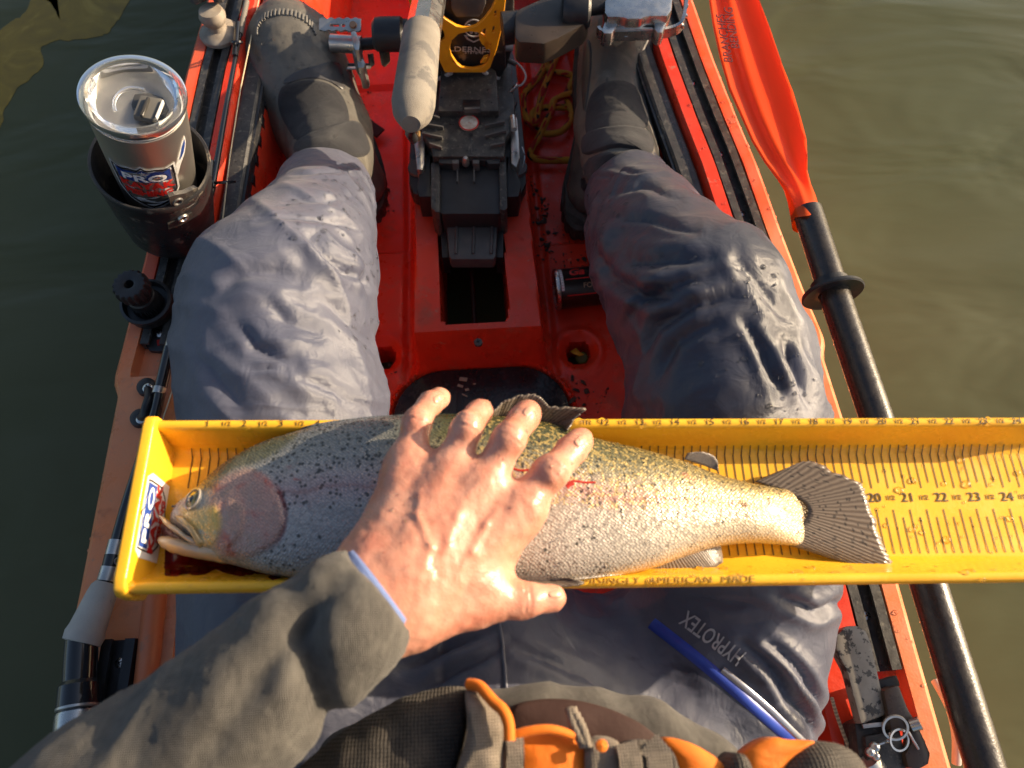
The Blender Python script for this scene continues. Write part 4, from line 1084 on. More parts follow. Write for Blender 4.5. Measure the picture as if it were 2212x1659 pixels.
# ------------------------------------------------------------------ cup holder on the left track
hb, ht = P(372, 488, .285), P(324, 346, .425)
hax = (ht-hb); hl_ = hax.length
HM = frame_from(hax, hb)
holder = thing('cup_holder', 'matte black cup holder clamped on the left gunwale track, holding a steel tumbler', 'cup holder', hb)
body = lathe('cup', [(.0001, -.004), (.040, -.004), (.047, .002), (.052, .016), (.0575, hl_*.55), (.0605, hl_-.012), (.0622, hl_-.010), (.0627, hl_-.002), (.0615, hl_), (.0590, hl_-.001), (.0580, hl_-.010), (.0555, hl_*.5), (.0490, .012), (.0001, .008)], HM, BLACKP, holder, 64)
tow = (Vector((0.12, -.75, 0.0))); tow = (tow-hax.normalized()*tow.dot(hax.normalized())).normalized()
def hold_pt(u, v, r=.0596): # point on the outer wall sighted at u,v
    d = Vector(ray(u, v)).normalized(); o = Vector(CAMP)-hb; a = hax.normalized()
    dd = d-a*d.dot(a); oo = o-a*o.dot(a)
    A = dd.dot(dd); B = 2*dd.dot(oo); Cc = oo.dot(oo)-r*r
    disc = max(B*B-4*A*Cc, 0); t = (-B-math.sqrt(disc))/(2*A)
    p = Vector(CAMP)+d*t; n = (p-hb); n = (n-a*n.dot(a)).normalized(); return p, n
for (u, v) in ((383, 434), (395, 470)):
    p, n = hold_pt(u, v)
    lathe('bolt', [(.0001, -.001), (.003, 0), (.0040, .0025), (.0055, .0025), (.0062, .001), (.0062, -.004)], frame_from(n, p), ALU if v > 450 else GREYP, holder, 16)
def holder_strip(name, pxs, th, mat):
    V = []; F = []
    for (u, v) in pxs:
        p, n = hold_pt(u, v, .0598); V += [p+n*th, p-n*.004]
    m = len(pxs); F.append(tuple(2*i for i in range(m)))
    for i in range(m): F.append((2*i, 2*i+1, (2*((i+1) % m))+1, 2*((i+1) % m)))
    return mesh(name, V, F, mat, holder, False)
holder_strip('clip_plate', [(364, 424), (376, 420), (398, 416), (425, 404), (430, 420), (422, 436), (408, 446), (372, 458)], .0012, DUSTY)
holder_strip('clip_gap', [(366, 464), (400, 450), (424, 436), (430, 426), (431, 432), (420, 446), (400, 460), (368, 474)], .0008, BLKV)
holder_strip('clip_plate', [(362, 482), (390, 470), (414, 458), (412, 474), (388, 486), (364, 494)], .0010, DUSTY)
prism('base_foot', [(352, 520), (352, 541), (408, 541), (412, 510)], .285, .268, BLACKC, holder, .003)
# ------------------------------------------------------------------ tumbler
lt = P(288, 207, .526); tb = P(350, 416, .374)
tax = (lt-tb).normalized(); tl = (lt-tb).length
Mt = frame_from(tax, tb) @ Matrix.Diagonal((.95, .95, 1, 1))
tumb = thing('tumbler', 'stainless steel tumbler with clear lid and shield sticker, standing in the black cup holder', 'tumbler', tb)
lathe('steel_cup', [(.0001, -.035), (.034, -.035), (.037, -.030), (.0425, .02), (.0470, tl*.62), (.0485, tl-.016), (.0485, tl-.014), (.0470, tl-.014), (.044, tl*.6), (.036, .0), (.0001, -.03)], Mt, M('brushed_tumbler_steel', (.66, .62, .56), .36, .95, col2=(.52, .48, .43), nscale=6, bump=.15, bscale=900, rvar=.06), tumb, 72)
lid = lathe('lid', [(.0001, tl-.012), (.030, tl-.012), (.0375, tl-.011), (.0405, tl-.006), (.0415, tl+.002), (.0440, tl+.0045), (.0490, tl+.0045), (.0515, tl+.003), (.0520, tl-.001), (.0512, tl-.004), (.0492, tl-.005), (.0480, tl-.010), (.0465, tl-.014), (.0001, tl-.015)], Mt, CLEAR, tumb, 72)
lathe('lid_floor', [(.0001, tl-.0165), (.0455, tl-.0165), (.0455, tl-.019), (.0001, tl-.019)], Mt, M('frosted_lid', (.36, .34, .30), .35, col2=(.26, .245, .22), nscale=40, rvar=.1), lid, 48)
lathe('gasket', [(.0462, tl-.008), (.0478, tl-.008), (.0478, tl-.012), (.0462, tl-.012)], Mt, M('grey_gasket', (.5, .5, .5), .4), lid, 48)
# slider tab and raised hinge on the lid; orientation by sight lines
def lidpt(u, v, off=0.0): return PP(u, v, tb+tax*(tl-.011+off), tax)
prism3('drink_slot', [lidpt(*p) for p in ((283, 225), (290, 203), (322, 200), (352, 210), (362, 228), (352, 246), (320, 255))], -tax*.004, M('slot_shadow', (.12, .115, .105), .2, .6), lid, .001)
prism3('slider', [lidpt(u, v, .0065) for u, v in ((286, 248), (303, 204), (352, 212), (330, 258))], -tax*.007, M('smoky_clear_slider', (.10, .095, .085), .18), lid, .002)
prism3('slider_grip', [lidpt(u, v, .0105) for u, v in ((300, 247), (316, 208), (324, 209), (308, 249))], -tax*.005, M('grip_dark', (.035, .033, .03), .2), lid, .0015)
prism3('slider_grip', [lidpt(u, v, .0095) for u, v in ((334, 252), (350, 214), (354, 216), (338, 254))], -tax*.005, M('grip_pale', (.6, .58, .54), .2), lid, .0015)
ring_pts = [lidpt(u, v, .002) for u, v in ((250, 242), (246, 226), (252, 208), (268, 194), (288, 190), (312, 194))]
tube('moulded_ring', ring_pts, .0018, CLEAR, lid, 8, 5)
prism3('thumb_tab', [PP(u, v, tb+tax*(tl+.003), tax) for u, v in ((178, 202), (175, 186), (181, 172), (199, 163), (206, 172), (190, 200))], -tax*.006, CLEAR, lid, .002)
# shield sticker wrapped on the steel
def tum_xyz(ang, h, off=.0006):
    r = np.interp(h, [.02, tl*.62, tl-.012], [.0425, .0470, .0485])+off
    return Mt @ Vector((r*math.cos(ang), r*math.sin(ang), h))
def tum_ang(u, v):
    d = Vector(ray(u, v)).normalized(); o = Vector(CAMP)
    best = None
    for k in range(4000):
        t = .45+k*.00016; q = Mt.inverted() @ (o+d*t); r = np.interp(q.z, [.02, tl*.62, tl-.012], [.0425, .0470, .0485])
        if q.x*q.x+q.y*q.y < r*r: return math.atan2(q.y, q.x), q.z
    return None
AC, HC = tum_ang(311, 385)
def wrapmesh(o, off=0.0, sc=1):
    me = o.data
    bm = bmesh.new(); bm.from_mesh(me); bmesh.ops.triangulate(bm, faces=bm.faces[:])
    for _ in range(2): bmesh.ops.subdivide_edges(bm, edges=[e for e in bm.edges if e.calc_length() > .006], cuts=1)
    for v in bm.verts: v.co = tum_xyz(AC+v.co.x/.0445, HC-.012+v.co.y*1.15, off+max(v.co.z, 0))
    bmesh.ops.recalc_face_normals(bm, faces=bm.faces[:]); bm.to_mesh(me); bm.free()
    return o
def deco(name, loops, off, mat, par): return wrapmesh(plate2d(name, loops, Matrix(), .0002, mat, par), off)
def shield(k, dy=0): return [(x*k, y*k+dy) for x, y in ((-.030, .022), (-.020, .020), (-.012, .0225), (-.005, .021), (0, .0255), (.005, .021), (.012, .0225), (.020, .020), (.030, .022), (.0305, .010), (.030, -.012), (.022, -.026), (.010, -.032), (0, -.036), (-.010, -.032), (-.022, -.026), (-.030, -.012), (-.0305, .010))]
dc = deco('decal', [shield(1.12)], .0007, WHITE, tumb)
deco('decal_edge', [shield(1.04), shield(.97)], .0010, BLKV, dc)
deco('decal_top', [[(-.027, .020), (-.02, .0175), (-.012, .0200), (-.005, .0185), (0, .0228), (.005, .0185), (.012, .0200), (.020, .0175), (.027, .020), (.027, .004), (-.027, .004)]], .0010, BLUEV, dc)
deco('decal_star', [[(math.sin(i*math.pi/5)*(.0036 if i % 2 == 0 else .0015), .0180+math.cos(i*math.pi/5)*(.0036 if i % 2 == 0 else .0015)) for i in range(10)]], .0013, WHITE, dc)
def dtext(s_, size, x, y, mat, off, sx=1.0, bold=.0003):
    o = text('lettering', s_, size, Matrix.Translation((x, y, 0)), mat, dc, .0002, 'CENTER', 1, 0, bold, sx); return wrapmesh(o, off)
dtext('PRO', .0135, 0, .0095, WHITE, .0013, 1.75)
dtext('KAYAK', .0125, 0, -.0025, REDV, .0012, 1.35, .0006)
dtext('FISHING', .0115, 0, -.0140, REDV, .0012, 1.2, .0006)
deco('decal_tail', [[(.031, .012), (.040, .030), (.047, .041), (.0535, .044), (.0535, .035), (.049, .026), (.040, .016), (.034, .004)]], .0007, WHITE, dc)
deco('decal_tail_blue', [[(.0395, .022), (.045, .034), (.0515, .0415), (.0515, .036), (.047, .028)]], .0010, BLUEV, dc)

# ------------------------------------------------------------------ star-knob accessory mount on the left track
mb = P(330, 668, .272)
mount = thing('accessory_mount', 'black star-topped accessory mount locked onto the left gear track beside the knee', 'mount', mb)
MM = frame_from((.0, -.05, 1), mb)
lathe('base_cup', [(.0001, 0), (.026, 0), (.0285, .004), (.0290, .014), (.0305, .016), (.0305, .021), (.0270, .022), (.0255, .012), (.0001, .010)], MM, BLACKC, mount, 44)
def spl(k, n, lo): return lambda a, r, z: r*(1+(k*(.5+.5*math.cos(a*n)) if r > lo else 0))
lathe('spline_post', [(.0180, .010), (.0180, .020), (.0165, .024), (.0165, .034), (.0150, .036), (.0150, .046), (.0001, .046)], MM, BLACKC, mount, 160, wob=lambda a, r, z: r*(1+(.05*(1 if math.cos(a*40) > 0 else -1) if z < .024 and r > .016 else 0)))
knob = lathe('star_knob', [(.0001, .050), (.0052, .050), (.0056, .064), (.0085, .0655), (.0175, .0645), (.0195, .061), (.0195, .050), (.0180, .046), (.0001, .046)], MM, BLACKC, mount, 160, wob=lambda a, r, z: r*(1+(.055*math.cos(a*16) if r > .012 else 0)))

# ------------------------------------------------------------------ ball mount further forward on the left track
bb = P(476, 76, .272)
ballm = thing('ball_mount', 'dusty black and grey ball mount bolted on the far left track at the photo top', 'mount', bb)
BM_ = frame_from((0, .02, 1), bb)
lathe('ball_base', [(.0001, 0), (.028, 0), (.0285, .006), (.024, .010), (.013, .013), (.012, .020), (.017, .026), (.019, .034), (.016, .043), (.0001, .046)], BM_, M('dusty_grey_rubber_ball', (.22, .18, .14), .6, col2=(.36, .31, .25), nscale=40, bump=.2, bscale=300), ballm, 36)
for sx in (-1, 1):
    bm = bmesh.new(); box_bm(bm, (.016, .052, .046), Matrix(), .008); bmesh.ops.transform(bm, matrix=TM(bb+Vector((sx*.0125, .030, .062)), rx=-.5, rz=.12*sx), verts=bm.verts)
    bm_obj('clamp_arm', bm, DUSTY, ballm, 'auto')
tube('clamp_bolt', [bb+Vector((-.026, .038, .078)), bb+Vector((.028, .038, .078))], .0055, STEEL, ballm, 12)

# ------------------------------------------------------------------ fishing rod along the left rail
rod = thing('fishing_rod', 'dark fishing rod with silver winding bands and pale foam grip along the left gunwale', 'fishing rod', P(200, 1330, .30))
RZ = .292
rodpx = [(548, -60), (531, 10), (510, 118), (487, 240), (461, 392), (436, 500), (404, 610), (372, 722), (352, 820), (331, 912), (301, 1010), (273, 1100), (240, 1220), (216, 1300)]
rpz = [.282, .282, .284, .287, .290, .290, .290, .290, .290, .291, .292, .293, .296, .298]
rpts = [P(u, v, z) for (u, v), z in zip(rodpx, rpz)]
rrad = [.0026, .0028, .0032, .0036, .0042, .0046, .0050, .0056, .0060, .0064, .0068, .0070, .0074, .0078]
blank = tube('blank', rpts, .005, CARBON, rod, 14, 4, rrad)
tube('worn_band', [rpts[0].lerp(rpts[1], .9), rpts[1].lerp(rpts[2], .25), rpts[1].lerp(rpts[2], .6)], .0042, M('grey_wear', (.16, .14, .12), .5), rod, 12)
def band(u0, v0, u1, v1, z, r, mat, name='winding'):
    return tube(name, [P(u0, v0, z), P(u1, v1, z)], r, mat, rod, 18)
band(373, 736, 369, 751, .2905, .0068, ALU); band(346, 838, 342, 852, .2905, .0074, ALU)
band(367, 752, 347, 838, .2905, .0070, CARBON, 'wrap'); band(254, 1168, 246, 1200, .295, .0088, STEEL); band(246, 1200, 239, 1228, .2955, .0090, CARBON, 'wrap')
band(240, 1226, 231, 1256, .296, .0098, ALU)
lathe('hook_keeper', [(.0030, -.0006), (.0042, -.0006), (.0042, .0006), (.0030, .0006), (.0030, -.0006)], frame_from((.5, -.2, .6), P(256, 1212, .302)), ALU, rod, 14)
for (u, v, z, r, gu, gv) in ((504, 88, .286, .0046, 512, 92), (445, 388, .292, .0055, 484, 394)):
    g = tube('guide_foot', [P(u+10, v-38, z), P(u+4, v+34, z)], r, CARBON, rod, 10)
    ring = P(gu, gv, z+.010); rr_ = .0125 if v > 200 else .006
    lathe('guide_ring', [(rr_, -.0012), (rr_+.0022, -.0012), (rr_+.0022, .0012), (rr_, .0012), (rr_, -.0012)], frame_from((.0, .75, .55), ring), CARBON, g, 26)
    tube('guide_leg', [P(u+6, v, z), ring+Vector((-rr_*.8, 0, -.002))], .0016, CARBON, g, 6)
line = tube('fishing_line', [P(559, 0, .285), P(520, 190, .287), P(497, 335, .296), P(480, 482, .296), P(440, 640, .296), P(352, 905, .300), P(262, 1200, .304)], .00085, LINE, rod, 6)
g1, g2 = P(229, 1262, .300), P(176, 1388, .303)
ga = (g2-g1); gl = ga.length
lathe('foam_grip', [(.0001, -.001), (.0105, -.001), (.0130, .003), (.0142, .010), (.0172, gl*.75), (.0188, gl-.008), (.0178, gl), (.014, gl+.001)], frame_from(ga, g1), CORK, rod, 36)
g3 = P(165, 1600, .306); gb = (g3-g2); gl2 = gb.length
lathe('reel_seat', [(.0145, -.002), (.0148, .018), (.0150, .036), (.0185, .040), (.0190, .058), (.0178, .062), (.0188, .064), (.0190, .090), (.0168, .094), (.0175, .13), (.017, gl2+.05), (.0001, gl2+.05)], frame_from(gb, g2), CARBON, rod, 40, wob=lambda a, r, z: r*(1+(.04*(1 if math.cos(a*14) > 0 else 0) if .04 < z < .058 else (.03*(1 if math.cos(z*2400) > 0 else 0) if z < .036 else 0))))
lathe('seat_ring', [(.0192, .064), (.0198, .066), (.0198, .089), (.0192, .091)], frame_from(gb, g2), STEEL, rod, 40)
lathe('seat_ring', [(.0180, .058), (.0194, .059), (.0194, .061), (.0180, .062)], frame_from(gb, g2), ALU, rod, 40)
bm = bmesh.new(); box_bm(bm, (.006, .05, .004), Matrix(), .001); bmesh.ops.transform(bm, matrix=TM(P(227, 1622, .312), rz=.2), verts=bm.verts); bm_obj('hood_clip', bm, STEEL, rod, 'auto')
tube('trigger', [P(150, 1575, .29), P(132, 1608, .275), P(140, 1650, .27)], .012, M('grey_reel_foot', (.16, .15, .12), .4), rod, 10, 4)

# ------------------------------------------------------------------ paddle along the right side
paddle = thing('paddle', 'paddle with translucent orange blade and wet black shaft lying along the right gunwale', 'paddle', P(1820, 700, .33))
SZ = .33
sp0, sp1 = P(1747, 470, SZ), P(1822, 690, SZ)
sp = [P(1744, 455, SZ), P(1785, 582, SZ), P(1822, 695, SZ), P(1892, 900, SZ), P(2004, 1257, SZ), P(2092, 1540, SZ), P(2178, 1815, SZ)]
shaft = tube('shaft', sp, .0172, M('wet_black_shaft', (.026, .022, .020), .30, col2=(.045, .036, .028), nscale=60, bump=.25, bscale=500, rvar=.12, coat=.15), paddle, 32)
dpos = P(1797, 628, SZ); dax = (sp[3]-sp[1]).normalized()
lathe('drip_ring', [(.0165, -.004), (.0165, .010), (.021, .012), (.0215, .004), (.034, -.001), (.0350, -.0045), (.0335, -.006), (.022, -.003), (.0165, -.004)], frame_from(-dax, dpos), BLACKC, paddle, 44)
# blade: ruled between both edges with a raised spine and a cupped face
Lpx = [(1520, -260), (1508, -190), (1512, -120), (1522, -50), (1533, 0), (1540, 50), (1556, 123), (1575, 190), (1600, 246), (1625, 303), (1652, 348), (1676, 380), (1694, 402), (1704, 425), (1711, 448), (1717, 470)]
Rpx = [(1520, -262), (1560, -230), (1590, -150), (1618, -60), (1640, 0), (1663, 60), (1690, 140), (1714, 200), (1732, 262), (1742, 300), (1744, 335), (1744, 368), (1752, 398), (1762, 422), (1767, 440), (1771, 458)]
Spx = [(1520, -261), (1530, -210), (1548, -130), (1562, -50), (1574, 0), (1584, 50), (1602, 123), (1622, 190), (1642, 246), (1667, 303), (1692, 348), (1712, 380), (1724, 402), (1733, 425), (1740, 448), (1745, 466)]
nb_ = 17; bv = []; bf = []
def bez(a, s_, b, t): return a*(1-t)**2+2*(s_*2-(a+b)/2)*0.5*t*(1-t)*1.0+b*t*t if False else None
for i in range(len(Lpx)):
    zc = SZ+.004 if i > 12 else SZ-.004-.0006*(12-i)
    wdt = min(1, (15-i)/5)
    for side in (0, 1):
        for k in range(nb_):
            t = k/(nb_-1)
            if t < .5: q = t*2; u = Lpx[i][0]*(1-q)+Spx[i][0]*q; v = Lpx[i][1]*(1-q)+Spx[i][1]*q
            else: q = t*2-1; u = Spx[i][0]*(1-q)+Rpx[i][0]*q; v = Spx[i][1]*(1-q)+Rpx[i][1]*q
            spine = math.exp(-((t-.5)/.13)**2); cup = (2*t-1)**2
            z = zc+wdt*(.010*cup+.010*(t-.5)*2*0+.007*spine-.012*(1-t))+(1-wdt)*(.017*math.sqrt(max(0, 1-(2*t-1)**2))-.004)
            th = .0022+.002*spine
            bv.append(P(u, v, z) if side == 0 else P(u, v, z)-Vector((0, 0, th+(1-wdt)*.030*math.sqrt(max(0, 1-(2*t-1)**2)))))
rows = []
w2_ = nb_*2
for i in range(len(Lpx)-1):
    for k in range(nb_-1):
        a = i*w2_+k; bf.append((a, a+1, a+1+w2_, a+w2_))
        a = i*w2_+nb_+k; bf.append((a+w2_, a+1+w2_, a+1, a))
    a = i*w2_; bf.append((a, a+w2_, a+w2_+nb_, a+nb_)); a = i*w2_+nb_-1; bf.append((a+nb_, a+nb_+w2_, a+w2_, a))
blade = mesh('blade', bv, bf, BLADE, paddle)
bpl = P(1570, 100, SZ-.004); bpr = P(1590, 60, SZ+.0)
def blade_text(s_, size, u, v, u2, v2, sx):
    a, b = P(u, v, SZ+.0015), P(u2, v2, SZ+.0015); d = (b-a).normalized(); n = Vector((.10, 0, 1)); n = (n-d*n.dot(d)).normalized(); y = n.cross(d)
    Mx = Matrix(((d.x, y.x, n.x, a.x), (d.y, y.y, n.y, a.y), (d.z, y.z, n.z, a.z), (0, 0, 0, 1)))
    return text('lettering', s_, size, Mx, M('dark_red_print', (.10, .005, .004), .5) if 'dark_red_print' not in bpy.data.materials else bpy.data.materials['dark_red_print'], blade, .0008, 'LEFT', sx=sx)
blade_text('BRANCHES', .018, 1575, 135, 1551, 0, 1.0)
blade_text('BENDING', .018, 1590, 105, 1563, -40, 1.0)

# ------------------------------------------------------------------ seat bracket and hardware at the right rear
BZ = .315
brk = thing('seat_bracket', 'wet black plastic seat bracket bolted beside the right thigh on the rear gunwale', 'bracket', P(1870, 1450, BZ))
SPOT = M('wet_speckled_plastic', (.20, .18, .15), .35, col2=(.25, .23, .20), nscale=50, wear=((.04, .038, .036), 85, .55, .03), wear2=((.09, .065, .05), 14, .62, .03), bump=.1, bscale=300, rvar=.12)
prism('bracket_plate', [(1806, 1400), (1808, 1370), (1826, 1352), (1852, 1350), (1872, 1362), (1884, 1390), (1906, 1490), (1915, 1545), (1860, 1566), (1843, 1500), (1830, 1450), (1814, 1420)], BZ, BZ-.014, SPOT, brk, .004)
prism('bracket_step', [(1846, 1562), (1920, 1530), (1932, 1600), (1930, 1680), (1862, 1690)], BZ-.012, BZ-.06, DUSTY, brk, .003)
prism('lower_block', [(1868, 1590), (1945, 1575), (1958, 1640), (1962, 1700), (1880, 1720)], BZ-.004, BZ-.06, DUSTY, brk, .003)
prism('inner_wall', [(1795, 1430), (1808, 1420), (1850, 1620), (1860, 1700), (1795, 1700)], BZ-.06, BZ-.10, BLACKC, brk, .002)
prism('strap_buckle', [(1908, 1490), (1942, 1478), (1962, 1530), (1985, 1568), (1960, 1580), (1925, 1578), (1918, 1540)], BZ+.006, BZ-.03, M('brown_black_buckle', (.035, .024, .018), .3, col2=(.07, .045, .03), nscale=30, rvar=.1), brk, .003)
prism('hook_tab', [(1962, 1555), (1985, 1568), (2000, 1600), (2012, 1628), (2008, 1652), (1985, 1664), (1962, 1660), (1955, 1630), (1970, 1600)], BZ+.004, BZ-.012, bpy.data.materials['brown_black_buckle'], brk, .004)
tube('pivot_pin', [P(1968, 1568, BZ+.008), P(1988, 1562, BZ+.012)], .006, STEEL, brk, 14)
tube('cotter', [P(1962, 1580, BZ+.012), P(1984, 1618, BZ+.008)], .0012, ALU, brk, 6)
box('clip_bar', (.024, .004, .003), TM(P(1890, 1566, BZ-.006), rz=.04), ALU, brk, .0008)
rc_ = P(1930, 1585, BZ+.014)
rA = lathe('split_ring', [(.0098, -.0010), (.0118, -.0010), (.0118, .0010), (.0098, .0010), (.0098, -.0010)], frame_from((-.1, -.5, 1), P(1934, 1572, BZ+.016)), ALU, brk, 34)
rB = lathe('split_ring', [(.0084, -.0010), (.0102, -.0010), (.0102, .0010), (.0084, .0010), (.0084, -.0010)], frame_from((.2, -.3, 1), P(1942, 1598, BZ+.010)), STEEL, brk, 30)
for (u, v, r) in ((1890, 1614, .0052), (1880, 1625, .0048), (1892, 1634, .0042)): lathe('swivel_bead', [(.0001, r)]+[(r*math.cos(a), r*math.sin(a)) for a in np.linspace(1.3, -1.5, 9)], TM(P(u, v, BZ+.004)), STEEL, brk, 14)
tube('wire_link', [P(1888, 1612, BZ+.006), P(1908, 1605, BZ+.006), P(1920, 1598, BZ+.006), P(1924, 1582, BZ+.008)], .0013, STEEL, brk, 6, 4)
tube('round_post', [P(1876, 1640, BZ-.005), P(1910, 1690, BZ-.015)], .010, ALU, brk, 20)
prism('track_end_cap', [(1890, 1490), (1898, 1470), (1938, 1458), (1946, 1482)], BZ-.015, BZ-.03, BLACKC, brk, .002)
cable = thing('beaded_cord', 'thin pale twisted cord hanging beside the wet right thigh at the rear', 'cord', P(1810, 1520, .28))
cp = [(1797, 1508, .30), (1806, 1540, .29), (1820, 1580, .285), (1836, 1622, .28), (1850, 1675, .28)]
cpts = catmull([P(*p) for p in cp], 9)
for i in range(len(cpts)-1):
    tube('cord_twist', [cpts[i].lerp(cpts[i+1], .08), cpts[i].lerp(cpts[i+1], .92)], .0019, LINE if i % 2 else M('cord_shade', (.35, .29, .2), .6) if 'cord_shade' not in bpy.data.materials else bpy.data.materials['cord_shade'], cable, 6)
bung = tube('bungee', catmull([P(*p) for p in ((2020, 1470, .235), (2052, 1530, .245), (2066, 1590, .245), (2066, 1650, .235))], 5), .0045, M('pale_bungee', (.42, .36, .32), .6), None, 10)
tag(bung, 'pale elastic bungee cord bowed outside the orange right gunwale at the rear', 'bungee')
# ------------------------------------------------------------------ draping helpers: pieces laid on a curved surface
from mathutils.bvhtree import BVHTree
def bvh_of(o):
    me = o.data; return BVHTree.FromPolygons([v.co[:] for v in me.vertices], [p.vertices[:] for p in me.polygons])
def hit(bvhs, u, v):
    d = Vector(ray(u, v)).normalized(); best = None
    for b in (bvhs if isinstance(bvhs, (list, tuple)) else [bvhs]):
        p, n, i, t = b.ray_cast(Vector(CAMP), d)
        if p is not None and (best is None or t < best[2]): best = (p, n if n.dot(d) < 0 else -n, t)
    return best
def resample(px, n):
    px = [Vector((a, b, 0)) for a, b in px]; px.append(px[0])
    ls = [0]
    for i in range(len(px)-1): ls.append(ls[-1]+(px[i+1]-px[i]).length)
    out = []
    for k in range(n):
        s_ = ls[-1]*k/n
        i = max(j for j in range(len(ls)) if ls[j] <= s_+1e-9); i = min(i, len(px)-2)
        q = px[i].lerp(px[i+1], (s_-ls[i])/max(ls[i+1]-ls[i], 1e-9)); out.append((q.x, q.y))
    return out
def drape(name, bv, px, off, mat, parent, n=64, rings=10, bulge=0.0, center=None, rimdrop=.0012, round_=0, hole=0.0):
    if round_:
        for _ in range(round_):
            px = [p for i in range(len(px)) for p in ((.75*px[i][0]+.25*px[(i+1) % len(px)][0], .75*px[i][1]+.25*px[(i+1) % len(px)][1]), (.25*px[i][0]+.75*px[(i+1) % len(px)][0], .25*px[i][1]+.75*px[(i+1) % len(px)][1]))]
    px = resample(px, n); cu = sum(p[0] for p in px)/n; cv = sum(p[1] for p in px)/n
    if center: cu, cv = center
    ts = list(np.linspace(hole if hole else 0.02, .94, rings))+[1.0]
    V = []; F = []; last = None
    for t in ts:
        for (u, v) in px:
            h = hit(bv, cu+(u-cu)*t, cv+(v-cv)*t)
            if h is None:
                V.append(V[-1].copy() if V else P(u, v, .5)); continue
            o_ = off+bulge*(1-t*t) if t < 1 else -rimdrop
            V.append(h[0]+h[1]*o_)
    for r in range(len(ts)-1):
        for j in range(n):
            a = r*n+j; b = r*n+(j+1) % n; F.append((a, b, b+n, a+n))
    if not hole: F.append(tuple(range(n-1, -1, -1)))
    o = mesh(name, V, F, mat, parent, True)
    bm = bmesh.new(); bm.from_mesh(o.data); bmesh.ops.recalc_face_normals(bm, faces=bm.faces[:]); bm.to_mesh(o.data); bm.free()
    return o
def drape_strip(name, bv, pts, w, off, mat, parent, n=8, th=.0015):
    """ribbon of half-width w px along px points"""
    c = catmull([(a, b, 0) for a, b in pts], n); V = []; F = []
    for i, p in enumerate(c):
        t = (c[min(i+1, len(c)-1)]-c[max(i-1, 0)]).normalized(); s_ = Vector((-t.y, t.x, 0))
        for k, o_ in ((-1, -.001), (-.9, off), (0, off+th*.3), (.9, off), (1, -.001)):
            h = hit(bv, p.x+s_.x*w*k, p.y+s_.y*w*k)
            V.append(h[0]+h[1]*o_ if h else (V[-5].copy() if len(V) >= 5 else P(p.x, p.y, .5)))
    for i in range(len(c)-1):
        for k in range(4): a = i*5+k; F.append((a, a+1, a+6, a+5))
    return mesh(name, V, F, mat, parent)
def drape_text(name, bv, s_, sizepx, u, v, dx, dy, off, mat, parent, sx=1.0, bold=0):
    o = text(name, s_, 1.0, Matrix(), mat, parent, .0, 'LEFT', 1, 0, bold, sx)
    L_ = math.hypot(dx, dy); dx /= L_; dy /= L_
    for q in o.data.vertices:
        x, y = q.co.x*sizepx, q.co.y*sizepx
        h = hit(bv, u+dx*x+dy*y, v+dy*x-dx*y)
        if h: q.co = h[0]+h[1]*off
    return o

# ------------------------------------------------------------------ yellow measuring board across the lap
BO = Vector((-.22599, .21138, .59449)); BX = Vector((.02537, -.001036, -.001081)).normalized()
BY = Vector((0, 0, 1)).cross(BX).normalized(); BZv = BX.cross(BY).normalized()
BMx = Matrix(((BX.x, BY.x, BZv.x, BO.x), (BX.y, BY.y, BZv.y, BO.y), (BX.z, BY.z, BZv.z, BO.z), (0, 0, 0, 1)))
BI = BMx.inverted()
INCH = .02541
def B(u, v, z): return BI @ PP(u, v, BMx @ Vector((0, 0, z)), BZv)
def W_(x, y, z): return BMx @ Vector((x, y, z))
WB = .1182
board = thing('measuring_board', 'yellow trough-shaped fish measuring board lying across the lap, marked in inches', 'measuring board', W_(.3, -.06, -.03))
FZ = -.0325
inn = [(.0005, -.006), (.0003, -.001), (-.0015, .0008), (-.0045, .0010), (-.0062, -.0005), (-.0068, -.004), (-.0085, -.016), (-.0105, -.026), (-.0125, -.0302), (-.0155, -.0320), (-.0190, FZ),
       (-.0895, FZ), (-.0932, -.0320), (-.0962, -.0300), (-.1015, -.0235), (-.1075, -.0120), (-.1103, -.0042), (-.1116, -.0008), (-.1134, .0008), (-.1165, .0008), (-.1180, -.0010), (-.1182, -.006)]
outp = []
for i, (y, z) in enumerate(inn):
    a = inn[max(i-1, 0)]; b = inn[min(i+1, len(inn)-1)]; t = Vector((b[0]-a[0], b[1]-a[1], 0)).normalized()
    outp.append((y+t.y*.0026, z-t.x*-.0026 if False else z+(-t.x*-1)*-.0026 if False else z))
    nrm = (t.y, -t.x)     # travelling far->near, outside is below/right
    outp[-1] = (y+nrm[0]*-.0026*(-1 if False else 1), z+nrm[1]*-.0026)
# inside normal must point up; flip if needed
mid_i = len(inn)//2
if outp[mid_i][1] > inn[mid_i][1]: outp = [(2*y-oy, 2*z-oz) for (y, z), (oy, oz) in zip(inn, outp)]
loop = inn+outp[::-1]
xs = list(np.linspace(-.0095, .640, 50)); V = []; F = []
nl = len(loop)
for x in xs:
    flare = 0
    for (y, z) in loop: V.append(W_(x, y, z))
for i in range(len(xs)-1):
    for j in range(nl): F.append((i*nl+j, i*nl+(j+1) % nl, (i+1)*nl+(j+1) % nl, (i+1)*nl+j))
F.append(tuple(range(nl))); F.append(tuple((len(xs)-1)*nl+j for j in range(nl-1, -1, -1)))
trough = mesh('trough', V, F, YELLOW, board); trough.data.set_sharp_from_angle(angle=math.radians(60))
